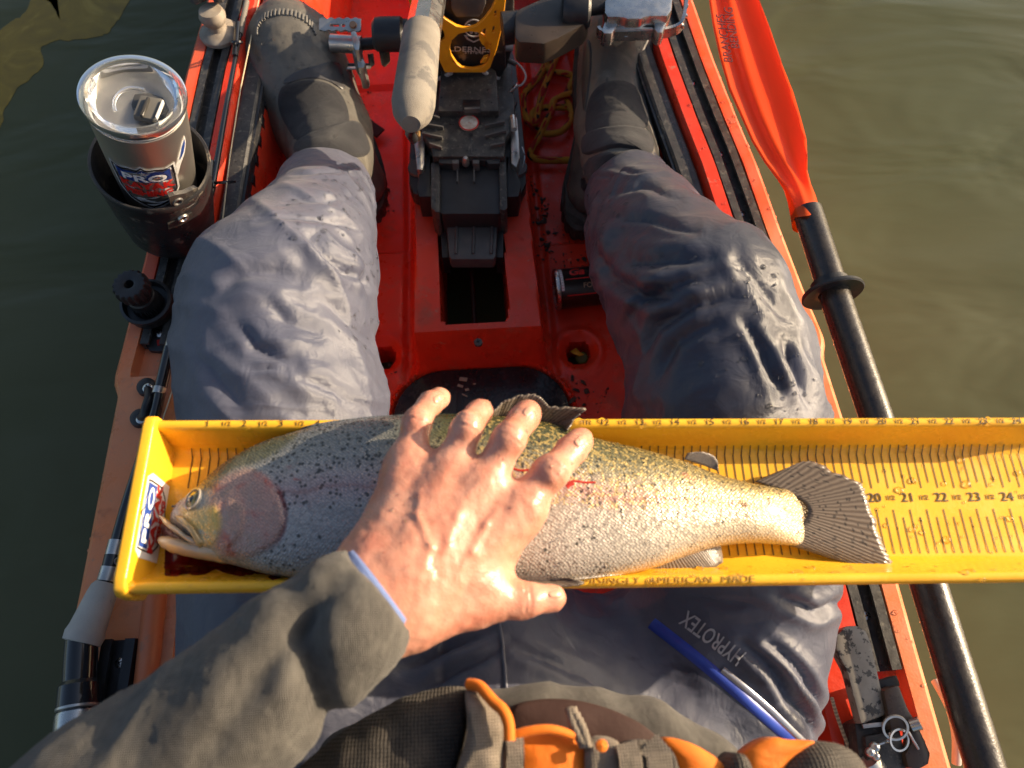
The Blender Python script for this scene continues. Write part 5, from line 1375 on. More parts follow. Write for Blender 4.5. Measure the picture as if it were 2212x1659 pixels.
# end stop: thick leaning plate with rounded corners
bm = bmesh.new()
st_top = []
ysec = [(.0025, -.026), (.0035, -.010), (.003, .001), (.0005, .0045), (-.006, .0060), (-WB+.008, .0060), (-WB+.001, .0045), (-WB-.0025, -.001), (-WB-.003, -.012), (-WB-.001, -.026), (-WB+.012, -.0355), (-.010, -.0355)]
def stop_pt(y, z, side):
    lean = -.0068-.0022*((z+.0325)/.037)
    return W_(lean+(0 if side == 0 else -.0085), y, z)
a = [bm.verts.new(stop_pt(y, z, 0)) for y, z in ysec]; b = [bm.verts.new(stop_pt(y, z, 1)) for y, z in ysec]
bm.faces.new(a); bm.faces.new(b[::-1])
for i in range(len(a)): bm.faces.new((a[(i+1) % len(a)], a[i], b[i], b[(i+1) % len(a)]))
bmesh.ops.recalc_face_normals(bm, faces=bm.faces[:])
bmesh.ops.bevel(bm, geom=bm.edges[:], offset=.0040, segments=4, affect='EDGES', profile=.5, clamp_overlap=True)
stop = bm_obj('end_stop', bm, YELLOW, board, True)
for v in (1008, 1162):
    q = B(291 if v < 1100 else 273, v, -.002)
    tube('rivet', [W_(-.012, q.y, -.010), W_(-.019, q.y, -.010)], .0028, YELLOW, stop, 10)
# sticker on the inner face of the stop
sx0, sx1 = stop_pt(-.045, -.012, 0), stop_pt(-.045, -.04, 0)
fx = (W_(0, -1, 0)-W_(0, 0, 0)).normalized(); fy = (stop_pt(-.045, -.04, 0)-stop_pt(-.045, .0, 0)).normalized()
fn = fx.cross(fy).normalized()
if fn.x < 0: fn = -fn
so = stop_pt(-.066, -.0135, 0)+fn*.0006
SMx = Matrix(((fx.x, fy.x, fn.x, so.x), (fx.y, fy.y, fn.y, so.y), (fx.z, fy.z, fn.z, so.z), (0, 0, 0, 1)))
SMt = SMx @ Matrix.Rotation(math.pi, 4, 'Z') @ Matrix.Scale(.80, 4)
def shield2(k, kx=1): return [(x*k*kx, y*k) for x, y in ((-.030, .018), (-.020, .0165), (-.012, .0185), (-.005, .0175), (0, .0215), (.005, .0175), (.012, .0185), (.020, .0165), (.030, .018), (.0305, .010), (.030, -.008), (.022, -.018), (.010, -.022), (0, -.025), (-.010, -.022), (-.022, -.018), (-.030, -.008), (-.0305, .010))]
stk = plate2d('sticker', [[(-.036, .012), (-.031, .0195), (.031, .0195), (.036, .012), (.034, -.022), (-.034, -.022)]], SMt, .0006, WHITE, stop)
plate2d('sticker_edge', [shield2(.98), shield2(.93)], SMt @ TM((0, 0, .0003)), .0004, BLKV, stop)
plate2d('sticker_top', [[(-.027, .0155), (.027, .0155), (.027, .001), (-.027, .001)]], SMt @ TM((0, 0, .0003)), .0004, BLUEV, stop)
text('lettering', 'PRO', .0135, SMt @ TM((0, .0085, .0008)), WHITE, stop, .0003, bold=.0003, sx=1.9)
text('lettering', 'KAYAK', .0125, SMt @ TM((0, -.0050, .0006)), REDV, stop, .0003, bold=.0006, sx=1.45)
text('lettering', 'FISHING', .0085, SMt @ TM((0, -.0150, .0006)), REDV, stop, .0003, bold=.0004, sx=1.2)
# printed marks: quarter-inch lines follow the trough wall and floor
def prof_z(y):
    yy_ = [p[0] for p in inn][::-1]; zz_ = [p[1] for p in inn][::-1]
    return float(np.interp(y, yy_, zz_))
tm = None; tick_n = 0
for q in range(1, 25*4+1):
    x = q*INCH/4
    for far in (True, False):
        if far: yr = (-.0112, -.0438 if q % 2 == 0 else -.0396)
        else: yr = (-.0925, -.0600 if q % 2 == 0 else -.0658)
        ysr = np.linspace(yr[0], yr[1], 6); V = []
        for y in ysr:
            z = prof_z(y)+.00035
            V += [W_(x-.00042, y, z), W_(x+.00042, y, z)]
        F = [(2*i, 2*i+1, 2*i+3, 2*i+2) for i in range(5)]
        tick_n += 1
        mesh('tick_mark', V, F, INK, board, False)
for k in range(1, 25):
    text('numeral', str(k), .0098, W_.__self__ if False else BMx @ TM((k*INCH+.0005, -.0512, FZ+.0005)), INK, board, .0003, sx=1.08)
    text('numeral', '1/2', .0052, BMx @ TM(((k+.5)*INCH, -.0512, FZ+.0005)), INK, board, .0003, sx=1.1)
    text('numeral', str(k), .0062, BMx @ TM((k*INCH, -.0032, .00125), rx=.10), INK, board, .0002, sx=1.2)
    text('numeral', '1/2', .0046, BMx @ TM(((k+.5)*INCH, -.0032, .00125), rx=.10), INK, board, .0002, sx=1.2)
lt_x = B(1250, 1250, .001).x
text('lettering', 'UNCOMPROMISINGLY  AMERICAN  MADE', .0066, BMx @ TM((B(1632, 1250, .001).x, -WB+.0034, .00125), rx=-.10), M('embossed_olive', (.40, .23, .02), .5), board, .0003, 'RIGHT', 1.08, sx=1.24)
# blood pooled in the trough below the head
def splat(name, pts, z, mat, par, th=.0006):
    return prism3(name, [W_(*B(u, v, z).xy, z) for u, v in pts], -BZv*th, mat, par, .0002)
pool = thing('blood_pool', 'dark red fish blood pooled on the yellow board under the trout jaw', 'blood', W_(.06, -.11, FZ))
trb_ = bvh_of(trough)
drape('pool', trb_, [(354, 1180), (400, 1190), (480, 1205), (560, 1222), (640, 1240), (612, 1246), (560, 1240), (520, 1246), (486, 1238), (462, 1228), (448, 1240), (424, 1244), (396, 1240), (378, 1246), (354, 1244)], .0006, BLOOD, pool, 80, 8, rimdrop=.0002)
drape('drip', trb_, [(578, 1246), (596, 1240), (612, 1240), (604, 1250), (588, 1254)], .0005, BLOOD, pool, 30, 5, rimdrop=.0002)
drape('drip', trb_, [(562, 1236), (578, 1232), (584, 1237), (570, 1240)], .0005, BLOOD, pool, 24, 5, rimdrop=.0002)
# ------------------------------------------------------------------ rainbow trout on the board
trout = thing('trout', 'large rainbow trout lying on its side on the yellow measuring board, mouth open', 'fish', W_(.27, -.06, FZ))
stt = [(352, 1094, 1126, .006), (362, 1080, 1138, .010), (385, 1064, 1156, .0135), (415, 1044, 1172, .0165), (440, 1022, 1188, .0190), (480, 993, 1206, .022), (540, 962, 1224, .0240), (600, 942, 1240, .0255), (700, 920, 1252, .0275), (800, 908, 1258, .0285),
       (900, 903, 1262, .029), (1000, 903, 1263, .0295), (1100, 908, 1262, .0295), (1200, 922, 1260, .029), (1300, 952, 1248, .027), (1400, 972, 1225, .0245), (1480, 992, 1196, .0215), (1560, 1018, 1172, .018), (1640, 1035, 1164, .0145), (1700, 1041, 1166, .0105), (1745, 1046, 1164, .0062), (1776, 1066, 1146, .0016)]
zc_ = -.006
tab = []
for u, vt, vb, t in stt:
    a, b = B(u, vt, zc_), B(u, vb, zc_); tab.append(((a.x+b.x)/2, (a.y+b.y)/2, abs(a.y-b.y)/2, t))
tab = np.array(tab)
def pchip(x, xp, fp): # smooth monotone-ish interpolation
    d = np.diff(fp)/np.diff(xp); m = np.zeros_like(fp); m[1:-1] = (d[:-1]+d[1:])/2; m[0] = d[0]; m[-1] = d[-1]
    i = np.clip(np.searchsorted(xp, x)-1, 0, len(xp)-2); h = xp[i+1]-xp[i]; t = (x-xp[i])/h
    return (2*t**3-3*t**2+1)*fp[i]+(t**3-2*t**2+t)*h*m[i]+(-2*t**3+3*t**2)*fp[i+1]+(t**3-t**2)*h*m[i+1]
xs = np.linspace(tab[0, 0], tab[-1, 0], 430); NA = 112
V = []; uv = []; F = []
yc = pchip(xs, tab[:, 0], tab[:, 1]); hh = pchip(xs, tab[:, 0], tab[:, 2]); tt = pchip(xs, tab[:, 0], tab[:, 3])
for i, x in enumerate(xs):
    zmid = max(FZ+.0012+tt[i]*.93, FZ+.0052)
    for j in range(NA):
        a = 2*math.pi*j/NA; ca, sa = math.cos(a), math.sin(a)
        y = yc[i]+hh[i]*math.copysign(abs(ca)**.92, ca); z = zmid+tt[i]*math.copysign(abs(sa)**.86, sa)
        # lips of the trough hold the flanks up
        z = max(z, prof_z(min(-.001, max(-WB+.001, y)))+.0012) if sa < 0 else max(z, prof_z(min(-.001, max(-WB+.001, y)))+.0016)
        V.append(W_(x, y, z)); uv.append(((x-xs[0])/(xs[-1]-xs[0]), .5+.5*(ca if abs(ca) < 1 else ca)))
for i in range(len(xs)-1):
    for j in range(NA): F.append((i*NA+j, i*NA+(j+1) % NA, (i+1)*NA+(j+1) % NA, (i+1)*NA+j))
F.append(tuple(range(NA-1, -1, -1))); F.append(tuple((len(xs)-1)*NA+j for j in range(NA)))
def psd(u, v, poly):                # signed distance to a sighted outline, inside positive
    n = len(poly); d = np.full(len(u), 1e9); ins = np.zeros(len(u), dtype=bool)
    for i in range(n):
        ax, ay = poly[i]; bx, by = poly[(i+1) % n]; dx, dy = bx-ax, by-ay
        t = np.clip(((u-ax)*dx+(v-ay)*dy)/(dx*dx+dy*dy+1e-9), 0, 1); d = np.minimum(d, np.hypot(u-ax-t*dx, v-ay-t*dy))
        c_ = ((ay > v) != (by > v)) & (u < (bx-ax)*(v-ay)/(by-ay+1e-9)+ax); ins ^= c_
    return np.where(ins, d, -d)
def rnd(px, k=2):
    for _ in range(k): px = [p for i in range(len(px)) for p in ((.75*px[i][0]+.25*px[(i+1) % len(px)][0], .75*px[i][1]+.25*px[(i+1) % len(px)][1]), (.25*px[i][0]+.75*px[(i+1) % len(px)][0], .25*px[i][1]+.75*px[(i+1) % len(px)][1]))]
    return px
GPX = rnd([(466, 1046), (500, 1026), (535, 1016), (566, 1020), (590, 1046), (606, 1080), (614, 1112), (608, 1144), (592, 1172), (562, 1192), (526, 1202), (490, 1198), (468, 1180), (458, 1140), (456, 1090)])
PPX = rnd([(478, 1064), (505, 1060), (524, 1086), (531, 1120), (522, 1156), (500, 1180), (476, 1184), (466, 1150), (468, 1100)])
CPX = rnd([(385, 1090), (420, 1104), (446, 1096), (470, 1092), (478, 1120), (474, 1160), (456, 1182), (436, 1178), (420, 1150), (396, 1122)])
RPX = rnd([(396, 1056), (430, 1026), (480, 994), (540, 962), (640, 930), (640, 950), (560, 1000), (505, 1012), (470, 1040), (446, 1062), (432, 1054)])
VA = np.array([tuple(p) for p in V]); pu, pv = proj(VA)
NF = np.array([f_ for f_ in F if len(f_) == 4]); NN = vnormals(VA, NF); upm = np.clip(NN[:, 2]*3, 0, 1)
sg, sp_, sc_, sr_ = psd(pu, pv, GPX), psd(pu, pv, PPX), psd(pu, pv, CPX), psd(pu, pv, RPX)
back = sst(520, 570, pu)
A_gill = sst(-5-10*(1-back), 4, sg)*upm; A_slit = np.clip(.55+.8*noise3(VA*55+3), 0, 1)*sst(-15, -5, sg)*sst(2, -4, sg)*back*sst(1020, 1070, pv)*upm
A_cheek = sst(-10, 8, sc_)*upm; A_crown = sst(-8, 8, sr_)*upm; A_head = sst(575, 500, pu)*upm
dsp = .0011*sst(-8, 8, sg)*(.35+.65*back)-.0012*A_slit*np.clip(.6+.9*noise3(VA*60), 0, 1.2)+.0011*sst(-2, 6, sp_)*sst(478, 500, pu)+.0007*sst(-4, 6, sc_)
dsp += .0005*noise3(VA*90)*A_head
VA = VA+NN*(dsp*upm)[:, None]
V = [Vector(p) for p in VA]
fbody = mesh('body', V, F, FISH, trout, True, uv=uv)
for nm, arr in (('head', A_head), ('gill', A_gill), ('cheek', A_cheek), ('crown', A_crown), ('slit', A_slit)):
    at_ = fbody.data.attributes.new(nm, 'FLOAT', 'POINT'); at_.data.foreach_set('value', arr.astype(np.float32))
fb = bvh_of(fbody)
def fin(name, base, edge, zb, ze, mat, nu=26, nv=10, ripple=.0008, rag=.0, th=.0010):
    """skin between a base line and an outer edge line (sighted px), with rays as ridges"""
    b = catmull([(u, v, 0) for u, v in base], 8); e = catmull([(u, v, 0) for u, v in edge], 8)
    def at(c, t): k = t*(len(c)-1); i = min(int(k), len(c)-2); return c[i].lerp(c[i+1], k-i)
    V = []; F = []; uv = []
    for i in range(nu+1):
        t = i/nu; pb_, pe_ = at(b, t), at(e, t)
        if rag: pe_ = pe_+(pe_-pb_).normalized()*random.uniform(-rag, rag)
        for j in range(nv+1):
            s_ = j/nv; q = pb_.lerp(pe_, s_)
            zl = (zb if not callable(zb) else zb(t))*(1-s_)+(ze if not callable(ze) else ze(t))*s_+ripple*math.cos(i*math.pi)*(.3+s_)
            c = B(q.x, q.y, zl); V.append(W_(c.x, c.y, zl)); uv.append((t, s_))
    for i in range(nu):
        for j in range(nv): a = i*(nv+1)+j; F.append((a, a+1, a+nv+2, a+nv+1))
    o = mesh(name, V, F, mat, trout, True, uv=uv)
    m = o.modifiers.new('t', 'SOLIDIFY'); m.thickness = th; m.offset = 0
    return o
fin('tail_fin', [(1630, 1040), (1690, 1062), (1735, 1085), (1745, 1108), (1730, 1132), (1690, 1150), (1640, 1160)],
    [(1700, 1012), (1745, 996), (1800, 1019), (1862, 1048), (1874, 1082), (1892, 1130), (1908, 1182), (1925, 1221), (1870, 1223), (1800, 1208), (1735, 1186)],
    lambda t: FZ+.011, lambda t: FZ+.005+.010*(1-t), FIN, 64, 12, .00022, 4)
fin('adipose_fin', [(1478, 992), (1515, 1004), (1552, 1018)], [(1486, 978), (1516, 976), (1540, 984), (1551, 1000), (1550, 1014)], -.006, -.004, FINP, 14, 6, .0002)
fin('dorsal_fin', [(1060, 908), (1110, 912), (1170, 924), (1215, 936)], [(1062, 893), (1085, 870), (1120, 856), (1150, 852), (1172, 862), (1185, 878), (1225, 880), (1264, 884), (1240, 905), (1226, 930)], -.002, .016, FINP, 40, 9, .0007, 3)
fin('anal_fin', [(1400, 1222), (1460, 1202), (1520, 1182), (1556, 1172)], [(1400, 1234), (1440, 1236), (1500, 1232), (1540, 1226), (1560, 1214), (1556, 1180)], -.018, -.022, FINP, 26, 7, .0003, 2)
fin('pelvic_fin', [(1095, 1240), (1130, 1243), (1160, 1246)], [(1110, 1262), (1180, 1266), (1240, 1266), (1262, 1259), (1240, 1250), (1190, 1246)], -.002, .006, FINP, 18, 7, .0005)
fin('pectoral_fin', [(556, 1216), (600, 1212), (640, 1206)], [(575, 1228), (640, 1236), (690, 1238), (740, 1230), (735, 1212), (690, 1206)], -.004, -.002, FINP, 18, 6, .0004)
# head pieces laid over the body
# eye
he = hit(fb, 418, 1078); ef = frame_from(he[1], he[0])
lathe('eye', [(.0001, .0022), (.0024, .0021), (.0046, .0014), (.0058, .0004), (.0066, -.001)], ef, M('yellow_iris', (.42, .30, .05), .12, col2=(.10, .08, .03), nscale=260, coat=1), trout, 30)
lathe('pupil', [(.0001, .0032), (.0020, .0029), (.0030, .0018), (.0031, .0010)], ef @ TM((-.0003, -.0004, 0)), M('wet_pupil', (.006, .008, .014), .03, coat=1), trout, 24)
lathe('eye_ring', [(.0058, .0002), (.0066, .0014), (.0078, .0012), (.0086, -.001)], ef, CHEEK, trout, 30)
# jaws: open mouth
def loft_px(name, sts, mat, zc, npts=28, par=None):
    V = []; F = []; m = 20
    arr = np.array(sts, dtype=float); k = np.linspace(0, len(sts)-1, npts); kk = np.arange(len(sts), dtype=float)
    cols_ = [pchip(k, kk, arr[:, c]) for c in range(arr.shape[1])]
    for i in range(npts):
        u1, v1, u2, v2, t, zz = [c[i] for c in cols_]
        a, b = B(u1, v1, zz), B(u2, v2, zz); c0 = (a+b)/2; e = (a-b)/2
        for j in range(m):
            an = 2*math.pi*j/m; q = c0+e*math.cos(an); V.append(W_(q.x, q.y+.0006*float(noise3(np.array([[q.x*160, q.y*160, 1.0]]))[0]), zz+.8*t*math.sin(an)+.0007*float(noise3(np.array([[q.x*200, q.y*200, zz*200]]))[0])))
    for i in range(npts-1):
        for j in range(m): F.append((i*m+j, i*m+(j+1) % m, (i+1)*m+(j+1) % m, (i+1)*m+j))
    F.append(tuple(range(m-1, -1, -1))); F.append(tuple((npts-1)*m+j for j in range(m)))
    return mesh(name, V, F, mat, par or trout)
loft_px('lower_jaw', [(342, 1166, 343, 1176, .003, -0.0160), (352, 1158, 352, 1184, .008, -0.0160), (378, 1162, 372, 1194, .011, -0.0150), (420, 1172, 412, 1204, .013, -0.0130), (460, 1176, 455, 1212, .0145, -0.0120), (500, 1180, 500, 1219, .015, -0.0120), (560, 1190, 556, 1226, .014, -0.0130)], JAW, -.03)
loft_px('upper_lip', [(345, 1112, 349, 1122, .004, -0.0120), (362, 1124, 356, 1134, .0055, -0.0080), (392, 1146, 384, 1154, .005, -0.0040), (420, 1164, 410, 1172, .0045, -0.0020), (436, 1174, 424, 1180, .003, -0.0030)], JAW, -.02)
loft_px('maxilla', [(384, 1112, 380, 1120, .003, -0.0030), (404, 1122, 394, 1134, .004, 0.0000), (424, 1144, 412, 1154, .004, 0.0020), (440, 1168, 424, 1176, .0035, 0.0010), (442, 1178, 432, 1184, .002, -0.0010)], CHEEK, -.02)
loft_px('mouth', [(352, 1128, 350, 1164, .004, -0.0220), (380, 1140, 372, 1172, .006, -0.0220), (420, 1165, 410, 1184, .006, -0.0200)], M('mouth_red', (.10, .02, .012), .25, col2=(.25, .09, .06), nscale=90), -.03)
loft_px('nostril', [(372, 1092, 371, 1097, .0012, 0.0005), (378, 1091, 377, 1096, .0012, 0.0015)], BLKV, -.01, 6)
for k, pts in enumerate(([(1226, 1044), (1240, 1039), (1262, 1042), (1286, 1042)], [(1224, 1052), (1232, 1046), (1240, 1043)], [(1104, 1010), (1122, 1016), (1142, 1015)])):
    drape_strip('red_smear', fb, pts, 2.6 if k != 1 else 5, .0001, M('smear_%d' % k, (.40, .03, .02), .25), trout, 6, .0002)
# ------------------------------------------------------------------ the angler
person = thing('person', 'angler in slate rain trousers and grey knit jacket, left hand pinning the trout', 'person', P(1106, 1500, .235))
def Q(u, v, z): return np.array(P(u, v, z))
def rc(a, b, k=.02): # a,b = (u,v,z,rpx)
    return ('rc', Q(*a[:3]), Q(*b[:3]), R_(a[3], *a[:3]), R_(b[3], *b[:3]), k)
def chain(pts, k=.02): return [rc(pts[i], pts[i+1], k) for i in range(len(pts)-1)]
def ridged(p, pw=2.0): return (1-np.abs(noise3(p)).clip(0, 1))**pw
def warp(p, f, a): return p+a*np.stack([noise3(p*f+7), noise3(p*f+31), noise3(p*f+57)], 1)

# --- trousers
LL_ = chain([(716, 352, .20, 72), (704, 425, .290, 100), (686, 490, .360, 122), (650, 565, .415, 158), (604, 650, .440, 196), (592, 760, .436, 200), (617, 900, .430, 212), (630, 1150, .415, 220), (660, 1420, .400, 230)], .012)
RL_ = chain([(1350, 352, .20, 70), (1364, 430, .285, 98), (1398, 500, .355, 126), (1442, 572, .412, 150), (1516, 668, .440, 192), (1550, 765, .438, 192), (1562, 900, .432, 204), (1594, 1150, .410, 214), (1580, 1330, .368, 204), (1545, 1500, .342, 208), (1480, 1680, .335, 212)], .012)
hip = [('el', Q(1110, 1640, .33), (.20, .15, .12), None, .06), rc((660, 1420, .40, 236), (800, 1700, .37, 240), .04), rc((900, 1640, .34, 150), (1400, 1640, .34, 150), .05), rc((1085, 1425, .428, 125), (1085, 1640, .43, 150), .09)]
lcut = Q(715, 358, .285); lcn = np.array([.02, .80, -.60]); rcut = Q(1350, 346, .285)
def tcut(g):
    a = (g-lcut)@lcn; b = (g-rcut)@lcn
    return np.where(g[..., 0] < -.01, a, b)
TCREASE = [([(672, 512), (705, 552), (745, 585), (795, 612)], 13, .011), ([(560, 478), (640, 470), (720, 486), (790, 500)], 7, .004), ([(470, 640), (520, 600), (600, 585), (650, 600)], 20, .006),
    ([(500, 680), (550, 750), (640, 790)], 16, .006), ([(690, 640), (750, 690), (800, 745)], 15, .006), ([(620, 800), (720, 845), (810, 885)], 14, .005), ([(430, 760), (470, 820), (520, 880)], 18, .005),
    ([(560, 640), (620, 690), (690, 720)], 14, .004), ([(640, 420), (700, 440), (770, 430)], 10, .004), ([(536, 806), (580, 800), (628, 808)], 6, .005), ([(628, 378), (700, 370), (790, 380)], 4, .004), ([(1280, 378), (1350, 380), (1425, 372)], 4, .004), ([(770, 520), (790, 580), (790, 650)], 10, .005),
    ([(1285, 520), (1325, 600), (1390, 640), (1480, 648)], 15, .010), ([(1330, 555), (1420, 570), (1540, 560)], 17, .009), ([(1350, 700), (1400, 640), (1470, 610), (1560, 590)], 13, .008),
    ([(1385, 770), (1430, 705), (1500, 660), (1580, 640)], 13, .008), ([(1600, 560), (1660, 640), (1700, 700)], 15, .006), ([(1690, 730), (1715, 800), (1745, 872)], 13, .011), ([(1600, 690), (1650, 760), (1682, 850)], 12, .007),
    ([(1300, 430), (1380, 400), (1470, 432)], 11, .005), ([(1420, 820), (1460, 740), (1540, 700)], 14, .006), ([(1320, 470), (1400, 470), (1500, 500)], 10, .005),
    ([(1690, 1286), (1760, 1330), (1842, 1290)], 13, .009), ([(1600, 1385), (1690, 1480), (1775, 1610)], 13, .011), ([(1650, 1380), (1740, 1470), (1795, 1590)], 12, .010), ([(1460, 1296), (1560, 1306), (1660, 1310)], 9, .004),
    ([(860, 1450), (960, 1408), (1060, 1360)], 13, .008), ([(900, 1500), (1000, 1440), (1085, 1400)], 12, .006), ([(1100, 1390), (1180, 1420), (1300, 1490)], 13, .006)]
def tdisp(V, N):
    p = warp(V, 6, .03)
    def dirfold(dx, dy, across, along, off, pw):
        L_ = math.hypot(dx, dy); dx /= L_; dy /= L_
        q = np.stack([(p[:, 0]*dx+p[:, 1]*dy)*along, (-p[:, 0]*dy+p[:, 1]*dx)*across, V[:, 2]*across*.6], 1)+off
        return ridged(q, pw)
    left = V[:, 0] < 0; un, vn_ = proj(V)
    hi_ = sst(760, 640, vn_); lo_ = 1-hi_
    m1 = np.clip(.55+1.1*noise3(V*7+11), 0, 1.3); m2 = np.clip(.5+1.2*noise3(V*9+23), 0, 1.3)
    fl = .0062*m1*(dirfold(.75, -.66, 20, 3.2, 1.7, 3)-.42)+.0034*m2*(dirfold(.95, .2, 34, 6, 4.2, 4)-.34)+.0030*m2*(dirfold(.3, -.95, 30, 5, 9.2, 4)-.34)*lo_
    fr = (.0072*m1*(dirfold(.85, .45, 19, 3.0, 2.2, 3)-.42)+.0036*m2*(dirfold(.6, .8, 36, 6, 8.8, 4)-.34))*hi_+(.0070*m1*(dirfold(.38, -.92, 20, 3.0, 6.1, 3)-.42)+.0034*m2*(dirfold(.8, .5, 34, 6, 3.3, 4)-.34))*lo_
    d = np.where(left, fl, fr)*sst(.0, .05, np.abs(V[:, 0]))*sst(1420, 1300, vn_)
    d += .0006*noise3(V*np.array([60, 34, 50]))
    d += crease(V+.004*np.stack([noise3(V*26), noise3(V*26+9), 0*V[:, 0]], 1), TCREASE)
    return d
trous, tv, tf = sdf_mesh('trousers', LL_+RL_+hip, .0034, TROU, person, tdisp, tcut, 3)
tb_ = bvh_of(trous)
wet_shade_at = trous.data.attributes.new('wet', 'FLOAT', 'POINT'); wx_ = tv[:, 0]+.05*noise3(tv*9)  # 'wet' carries painted shade of the inner right leg as well as wetness
wet_shade_at.data.foreach_set('value', (sst(.02, .10, wx_)*sst(.30, .18, wx_+.0*tv[:, 1])*sst(.10, .22, tv[:, 1])-.16*sst(.0, -.08, wx_)).astype(np.float32))  # darkens the inner right leg as painted shade, on top of the wet patches
drape_strip('blue_pocket_zip', tb_, [(1408, 1346), (1500, 1418), (1600, 1502), (1690, 1580), (1760, 1640)], 14, .0008, M('blue_zip_tape', (.030, .070, .42), .38, col2=(.022, .05, .33), nscale=40), trous, 8)
drape_strip('zip_shine', tb_, [(1560, 1446), (1640, 1512), (1720, 1588), (1780, 1645)], 8, .0012, M('painted_zip_highlight', (.36, .37, .42), .22, .5), trous, 8)  # pale strip painted as a highlight beside the zip
drape_text('lettering', tb_, 'HYPROTEX', 50, 1604, 1424, -150, -112, .0010, PALE, trous, .62, .012)
drape_strip('seam', tb_, [(1078, 1340), (1086, 1400), (1092, 1470), (1096, 1530)], 4, .0014, TROU, trous, 6)

# --- boots
def boot(parts, sole_px, solez, name='boot'):
    r = bpy.data.objects.new('boot', None); C.objects.link(r); r.location = P(sole_px[0][0], sole_px[0][1], 0); r.parent = person
    r.matrix_parent_inverse = world_mat(person).inverted()
    up, v, f = sdf_mesh('upper', parts, .0032, BOOTG, r, lambda V, N: .0012*noise3(V*40)+.0006*noise3(V*110), None, 2)
    px = sole_px
    for _ in range(2): px = [p for i in range(len(px)) for p in ((.75*px[i][0]+.25*px[(i+1) % len(px)][0], .75*px[i][1]+.25*px[(i+1) % len(px)][1]), (.25*px[i][0]+.75*px[(i+1) % len(px)][0], .25*px[i][1]+.75*px[(i+1) % len(px)][1]))]
    n = 150; px = resample(px, n); cu = sum(p[0] for p in px)/n; cv = sum(p[1] for p in px)/n
    lay = [(solez, .955, 0), (solez, .99, 0), (solez-.004, 1.0, 1), (.006, 1.0, 1), (.002, .97, 0)]
    V = []; F = []
    zs = lambda v: .195*(1-min(max((v-20)/420, -.15), 1))
    for z, s_, tooth in lay:
        for j, (u, v_) in enumerate(px):
            k = s_-(.022 if tooth and j % 3 == 0 else 0); c = P(u, v_, solez+zs(v_)); c0 = P(cu, cv, solez+zs(cv))
            q = c0+(c-c0)*k; V.append(Vector((q.x, q.y, q.z-solez+z)))
    for i in range(len(lay)-1):
        for j in range(n): F.append((i*n+j, (i+1)*n+j, (i+1)*n+(j+1) % n, i*n+(j+1) % n))
    F.append(tuple(range(n))); F.append(tuple((len(lay)-1)*n+j for j in range(n-1, -1, -1)))
    so_ = mesh('sole', V, F, SOLE, r, False)
    return r, up, bvh_of(up), so_
lb, lbu, lbb, lso = boot(chain([(618, 66, .246, 66), (636, 122, .232, 94), (660, 205, .205, 101), (704, 288, .195, 90), (720, 345, .235, 80)], .03)+[rc((705, 290, .14, 80), (772, 392, .066, 60), .03), rc((722, 340, .20, 76), (716, 380, .29, 74), .02)],
     [(548, 55), (565, 24), (600, 6), (650, 14), (698, 44), (738, 110), (770, 190), (806, 290), (830, 350), (836, 425), (818, 466), (780, 455), (715, 390), (630, 330), (576, 262), (546, 190), (534, 110)], .034)
rb_, rbu, rbb, rso = boot(chain([(1342, 20, .240, 68), (1342, 90, .228, 80), (1336, 180, .200, 80), (1332, 268, .195, 82), (1338, 345, .240, 78)], .03)+[rc((1325, 270, .14, 76), (1285, 405, .066, 60), .03), rc((1338, 335, .21, 74), (1350, 378, .29, 72), .02)],
     [(1300, -50), (1266, 0), (1243, 70), (1236, 180), (1246, 260), (1230, 340), (1214, 400), (1211, 445), (1226, 490), (1256, 506), (1310, 470), (1350, 400), (1405, 300), (1420, 180), (1424, 60), (1400, -20), (1360, -60)], .034)
drape('instep_patch', lbb, [(598, 205), (612, 180), (650, 172), (690, 172), (722, 184), (742, 206), (755, 240), (758, 275), (730, 292), (690, 300), (650, 308), (634, 302), (612, 265), (600, 235)], .0022, NEO, lb, 70, 9, .001, round_=2)
drape('instep_band', lbb, [(604, 178), (640, 152), (690, 140), (728, 128), (742, 150), (750, 178), (745, 200), (720, 180), (690, 170), (650, 170), (614, 184)], .0012, M('dark_wet_rubber', (.055, .053, .055), .35, col2=(.035, .034, .036), nscale=40, rvar=.1, bump=.2, bscale=200), lb, 70, 5, center=(690, 158), round_=1)
drape('ankle_strap', lbb, [(632, 318), (660, 296), (710, 278), (760, 262), (778, 268), (792, 300), (800, 335), (770, 342), (720, 346), (680, 352), (648, 350)], .0050, NEO, lb, 70, 8, .001, round_=1)
tube('buckle_loop', [P(636, 330, .225), P(640, 316, .235), P(650, 322, .24), P(654, 350, .23), P(644, 356, .225), P(636, 340, .225)], .0022, BLACKC, lb, 8, 4)
V = []
rbm = bmesh.new()
for i in range(22):
    t = i/21; a = math.pi*(1.02-t*.92); u = 624+72*math.cos(a)-8*t; v = 62-52*math.sin(a)+20*t
    h = hit(lbb, u+ (624-u)*.06, v+(80-v)*.10)
    if h: box_bm(rbm, (.0030, .014, .005), frame_from(h[1], h[0]) @ Matrix.Rotation(0, 4, 'Z'), .0008)
bm_obj('toe_ribs', rbm, M('grey_toe_ribs', (.16, .15, .135), .6), lb)
drape('instep_patch', rbb, [(1262, 300), (1264, 240), (1276, 200), (1300, 178), (1330, 170), (1362, 176), (1388, 196), (1400, 230), (1404, 275), (1380, 285), (1330, 284), (1290, 296)], .0022, NEO, rb_, 70, 9, .001, round_=2)
drape('ankle_strap', rbb, [(1256, 318), (1262, 292), (1300, 280), (1350, 276), (1392, 282), (1408, 300), (1412, 330), (1400, 340), (1370, 322), (1330, 318), (1290, 330), (1262, 338)], .0050, NEO, rb_, 70, 8, .001, center=(1335, 302), round_=1)
